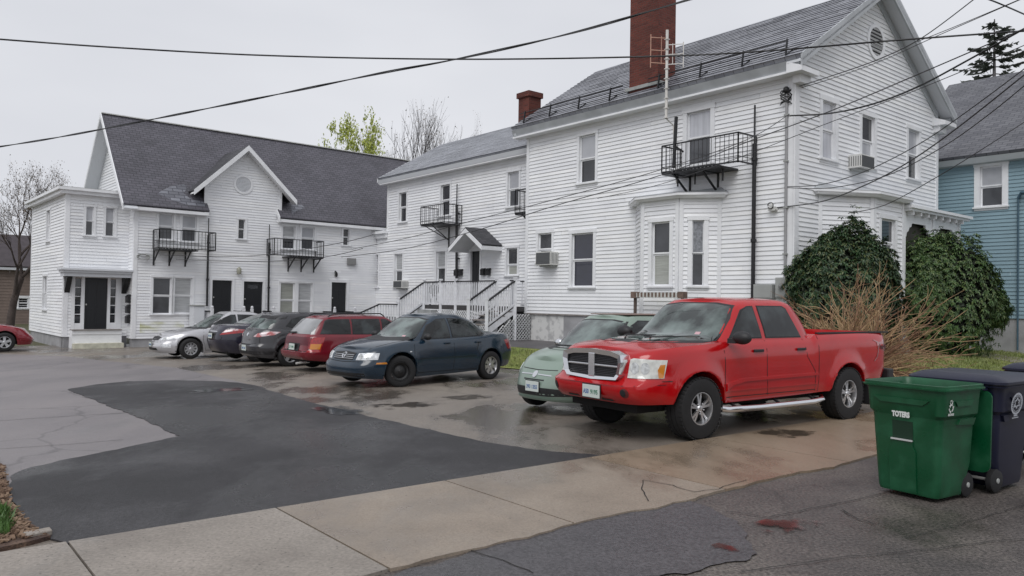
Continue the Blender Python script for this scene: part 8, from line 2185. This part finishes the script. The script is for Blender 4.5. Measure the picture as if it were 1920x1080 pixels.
def arrows(mb, o, x, y, s):
    for k in range(3):
        a = PI / 2 + k * 2 * PI / 3
        for j in range(3):
            b0, b1 = a + j * .42 - .5, a + (j + 1) * .42 - .5; p0 = o + (x * math.cos(b0) + y * math.sin(b0)) * s; p1 = o + (x * math.cos(b1) + y * math.sin(b1)) * s; mb.bar(p0, p1, s * .34, .003, up=x.cross(y))
        b1 = a + .76; p1 = o + (x * math.cos(b1) + y * math.sin(b1)) * s; mb.bar(p1, p1 + (x * -math.sin(b1) + y * math.cos(b1)) * s * .3, s * .62, .003, up=x.cross(y))
def marks_green(t, pr):
    h, n = pr.hit(Vector((8, .0, .735)), Vector((-1, 0, 0)))
    mb = MB(); add_text(mb, 'TOTERS', .062, Vector((.30, -.02, .715)), Vector((0, 1, 0)), Vector((0.05, 0, 1)).normalized(), .003, .004, fit=.16)
    h = pr.hit(Vector((8, -.02, .715)), Vector((-1, 0, 0)))[0]; dx = h.x + .014 - .30
    mb.v = [(v[0] + dx, v[1], v[2]) for v in mb.v]; mb.build('lettering', M_mark, t, fix=False)
    h = pr.hit(Vector((.20, 8, .82)), Vector((0, -1, 0)))[0]; X, Y = Vector((-1, 0, 0)), Vector((0, .12, 1)).normalized()
    mb = MB(); arrows(mb, Vector((.20, h.y + .008, .805)), X, Y, .030); arrows(mb, Vector((.20, h.y + .010, .855)), X, Y, .018); add_text(mb, 'RECYCLE', .024, Vector((.20, h.y + .006, .752)), X, Y, .003, .001, fit=.085); mb.build('recycling_mark', M_mark, t, fix=False)
def marks_navy(side):
    def f(t, pr):
        s_ = side; h = pr.hit(Vector((-.10, s_ * 8, .80)), Vector((0, -s_, 0)))[0]; X, Y = Vector((-s_, 0, 0)), Vector((0, s_ * .10, 1)).normalized(); o = Vector((-.10, h.y + s_ * .030, .80)); mb = MB()
        for r0_, r1_ in ((.082, .100), (.066, .070)):
            for k in range(40):
                a, b = 2 * PI * k / 40, 2 * PI * (k + 1) / 40; P = lambda r, a: o + (X * math.cos(a) + Y * math.sin(a)) * r; mb.face([P(r0_, a), P(r1_, a), P(r1_, b), P(r0_, b)])
        rnd = random.Random(1)
        for k in range(24):
            a = 2 * PI * k / 24; p = o + (X * math.cos(a) + Y * math.sin(a)) * .076; mb.bar(p - Y * .004, p + Y * .004, .006, .002, up=X.cross(Y))
        pts = [(-.05, -.03), (-.03, .0), (-.045, .02), (-.01, .035), (.0, .055), (.015, .03), (.045, .03), (.03, .005), (.05, -.02), (.01, -.02), (.0, -.045), (-.015, -.02)]
        for a, b in zip(pts, pts[1:] + pts[:1]): mb.bar(o + X * a[0] + Y * a[1], o + X * b[0] + Y * b[1], .010, .002, up=X.cross(Y))
        mb.bar(o - X * .03 - Y * .108, o + X * .03 - Y * .108, .012, .002, up=X.cross(Y)); mb.bar(o - X * .055 - Y * .128, o + X * .055 - Y * .128, .008, .002, up=X.cross(Y)); mb.build('seal', M_seal, t, fix=False)
    return f
M_green = mat('green_plastic', lin((8, 72, 42)), 0.42, 0.12, 4, col2=lin((26, 92, 60)), sharp=(0.45, 0.8), rvar=0.15)
M_navy = mat('navy_plastic', lin((15, 19, 42)), 0.4, 0.12, 3)
# green: front towards -w; near rim corner at (3.58, 6.42)
b_, a_ = Vector((.84, .542, 0)), Vector((.542, -.84, 0))
cg = Vector((3.60, 6.44, 0)) + b_ * .35 - a_ * .385
cart(M_green, 'green wheeled bin with its lid hanging open, standing on the road', (cg.x, cg.y, 0.01), math.atan2(-b_.y, -b_.x), True, marks_green, 'wheeled bins at the kerb')
bn = Vector((.80, .60, 0)); an = Vector((.60, -.80, 0))
pn = at_depth(1820, 708, 7.1); cn = Vector((pn.x, pn.y, 0)) + bn * .36 - an * .12
nv = cart(M_navy, 'navy blue wheeled bin with a pale round seal, right behind the green one', (cn.x, cn.y, 0.01), math.atan2(bn.y, bn.x), False, marks_navy(-1), 'wheeled bins at the kerb')
nv.scale = (1.22, 1.1, 1.0); p3 = at_depth(1978, 700, 8.3); c3 = Vector((p3.x, p3.y, 0))
cart(M_navy, 'farthest wheeled bin, only its dark lid showing above the navy one with the seal', (c3.x, c3.y, 0.03), math.atan2(bn.y, bn.x), False, lambda t, pr: None, 'wheeled bins at the kerb')
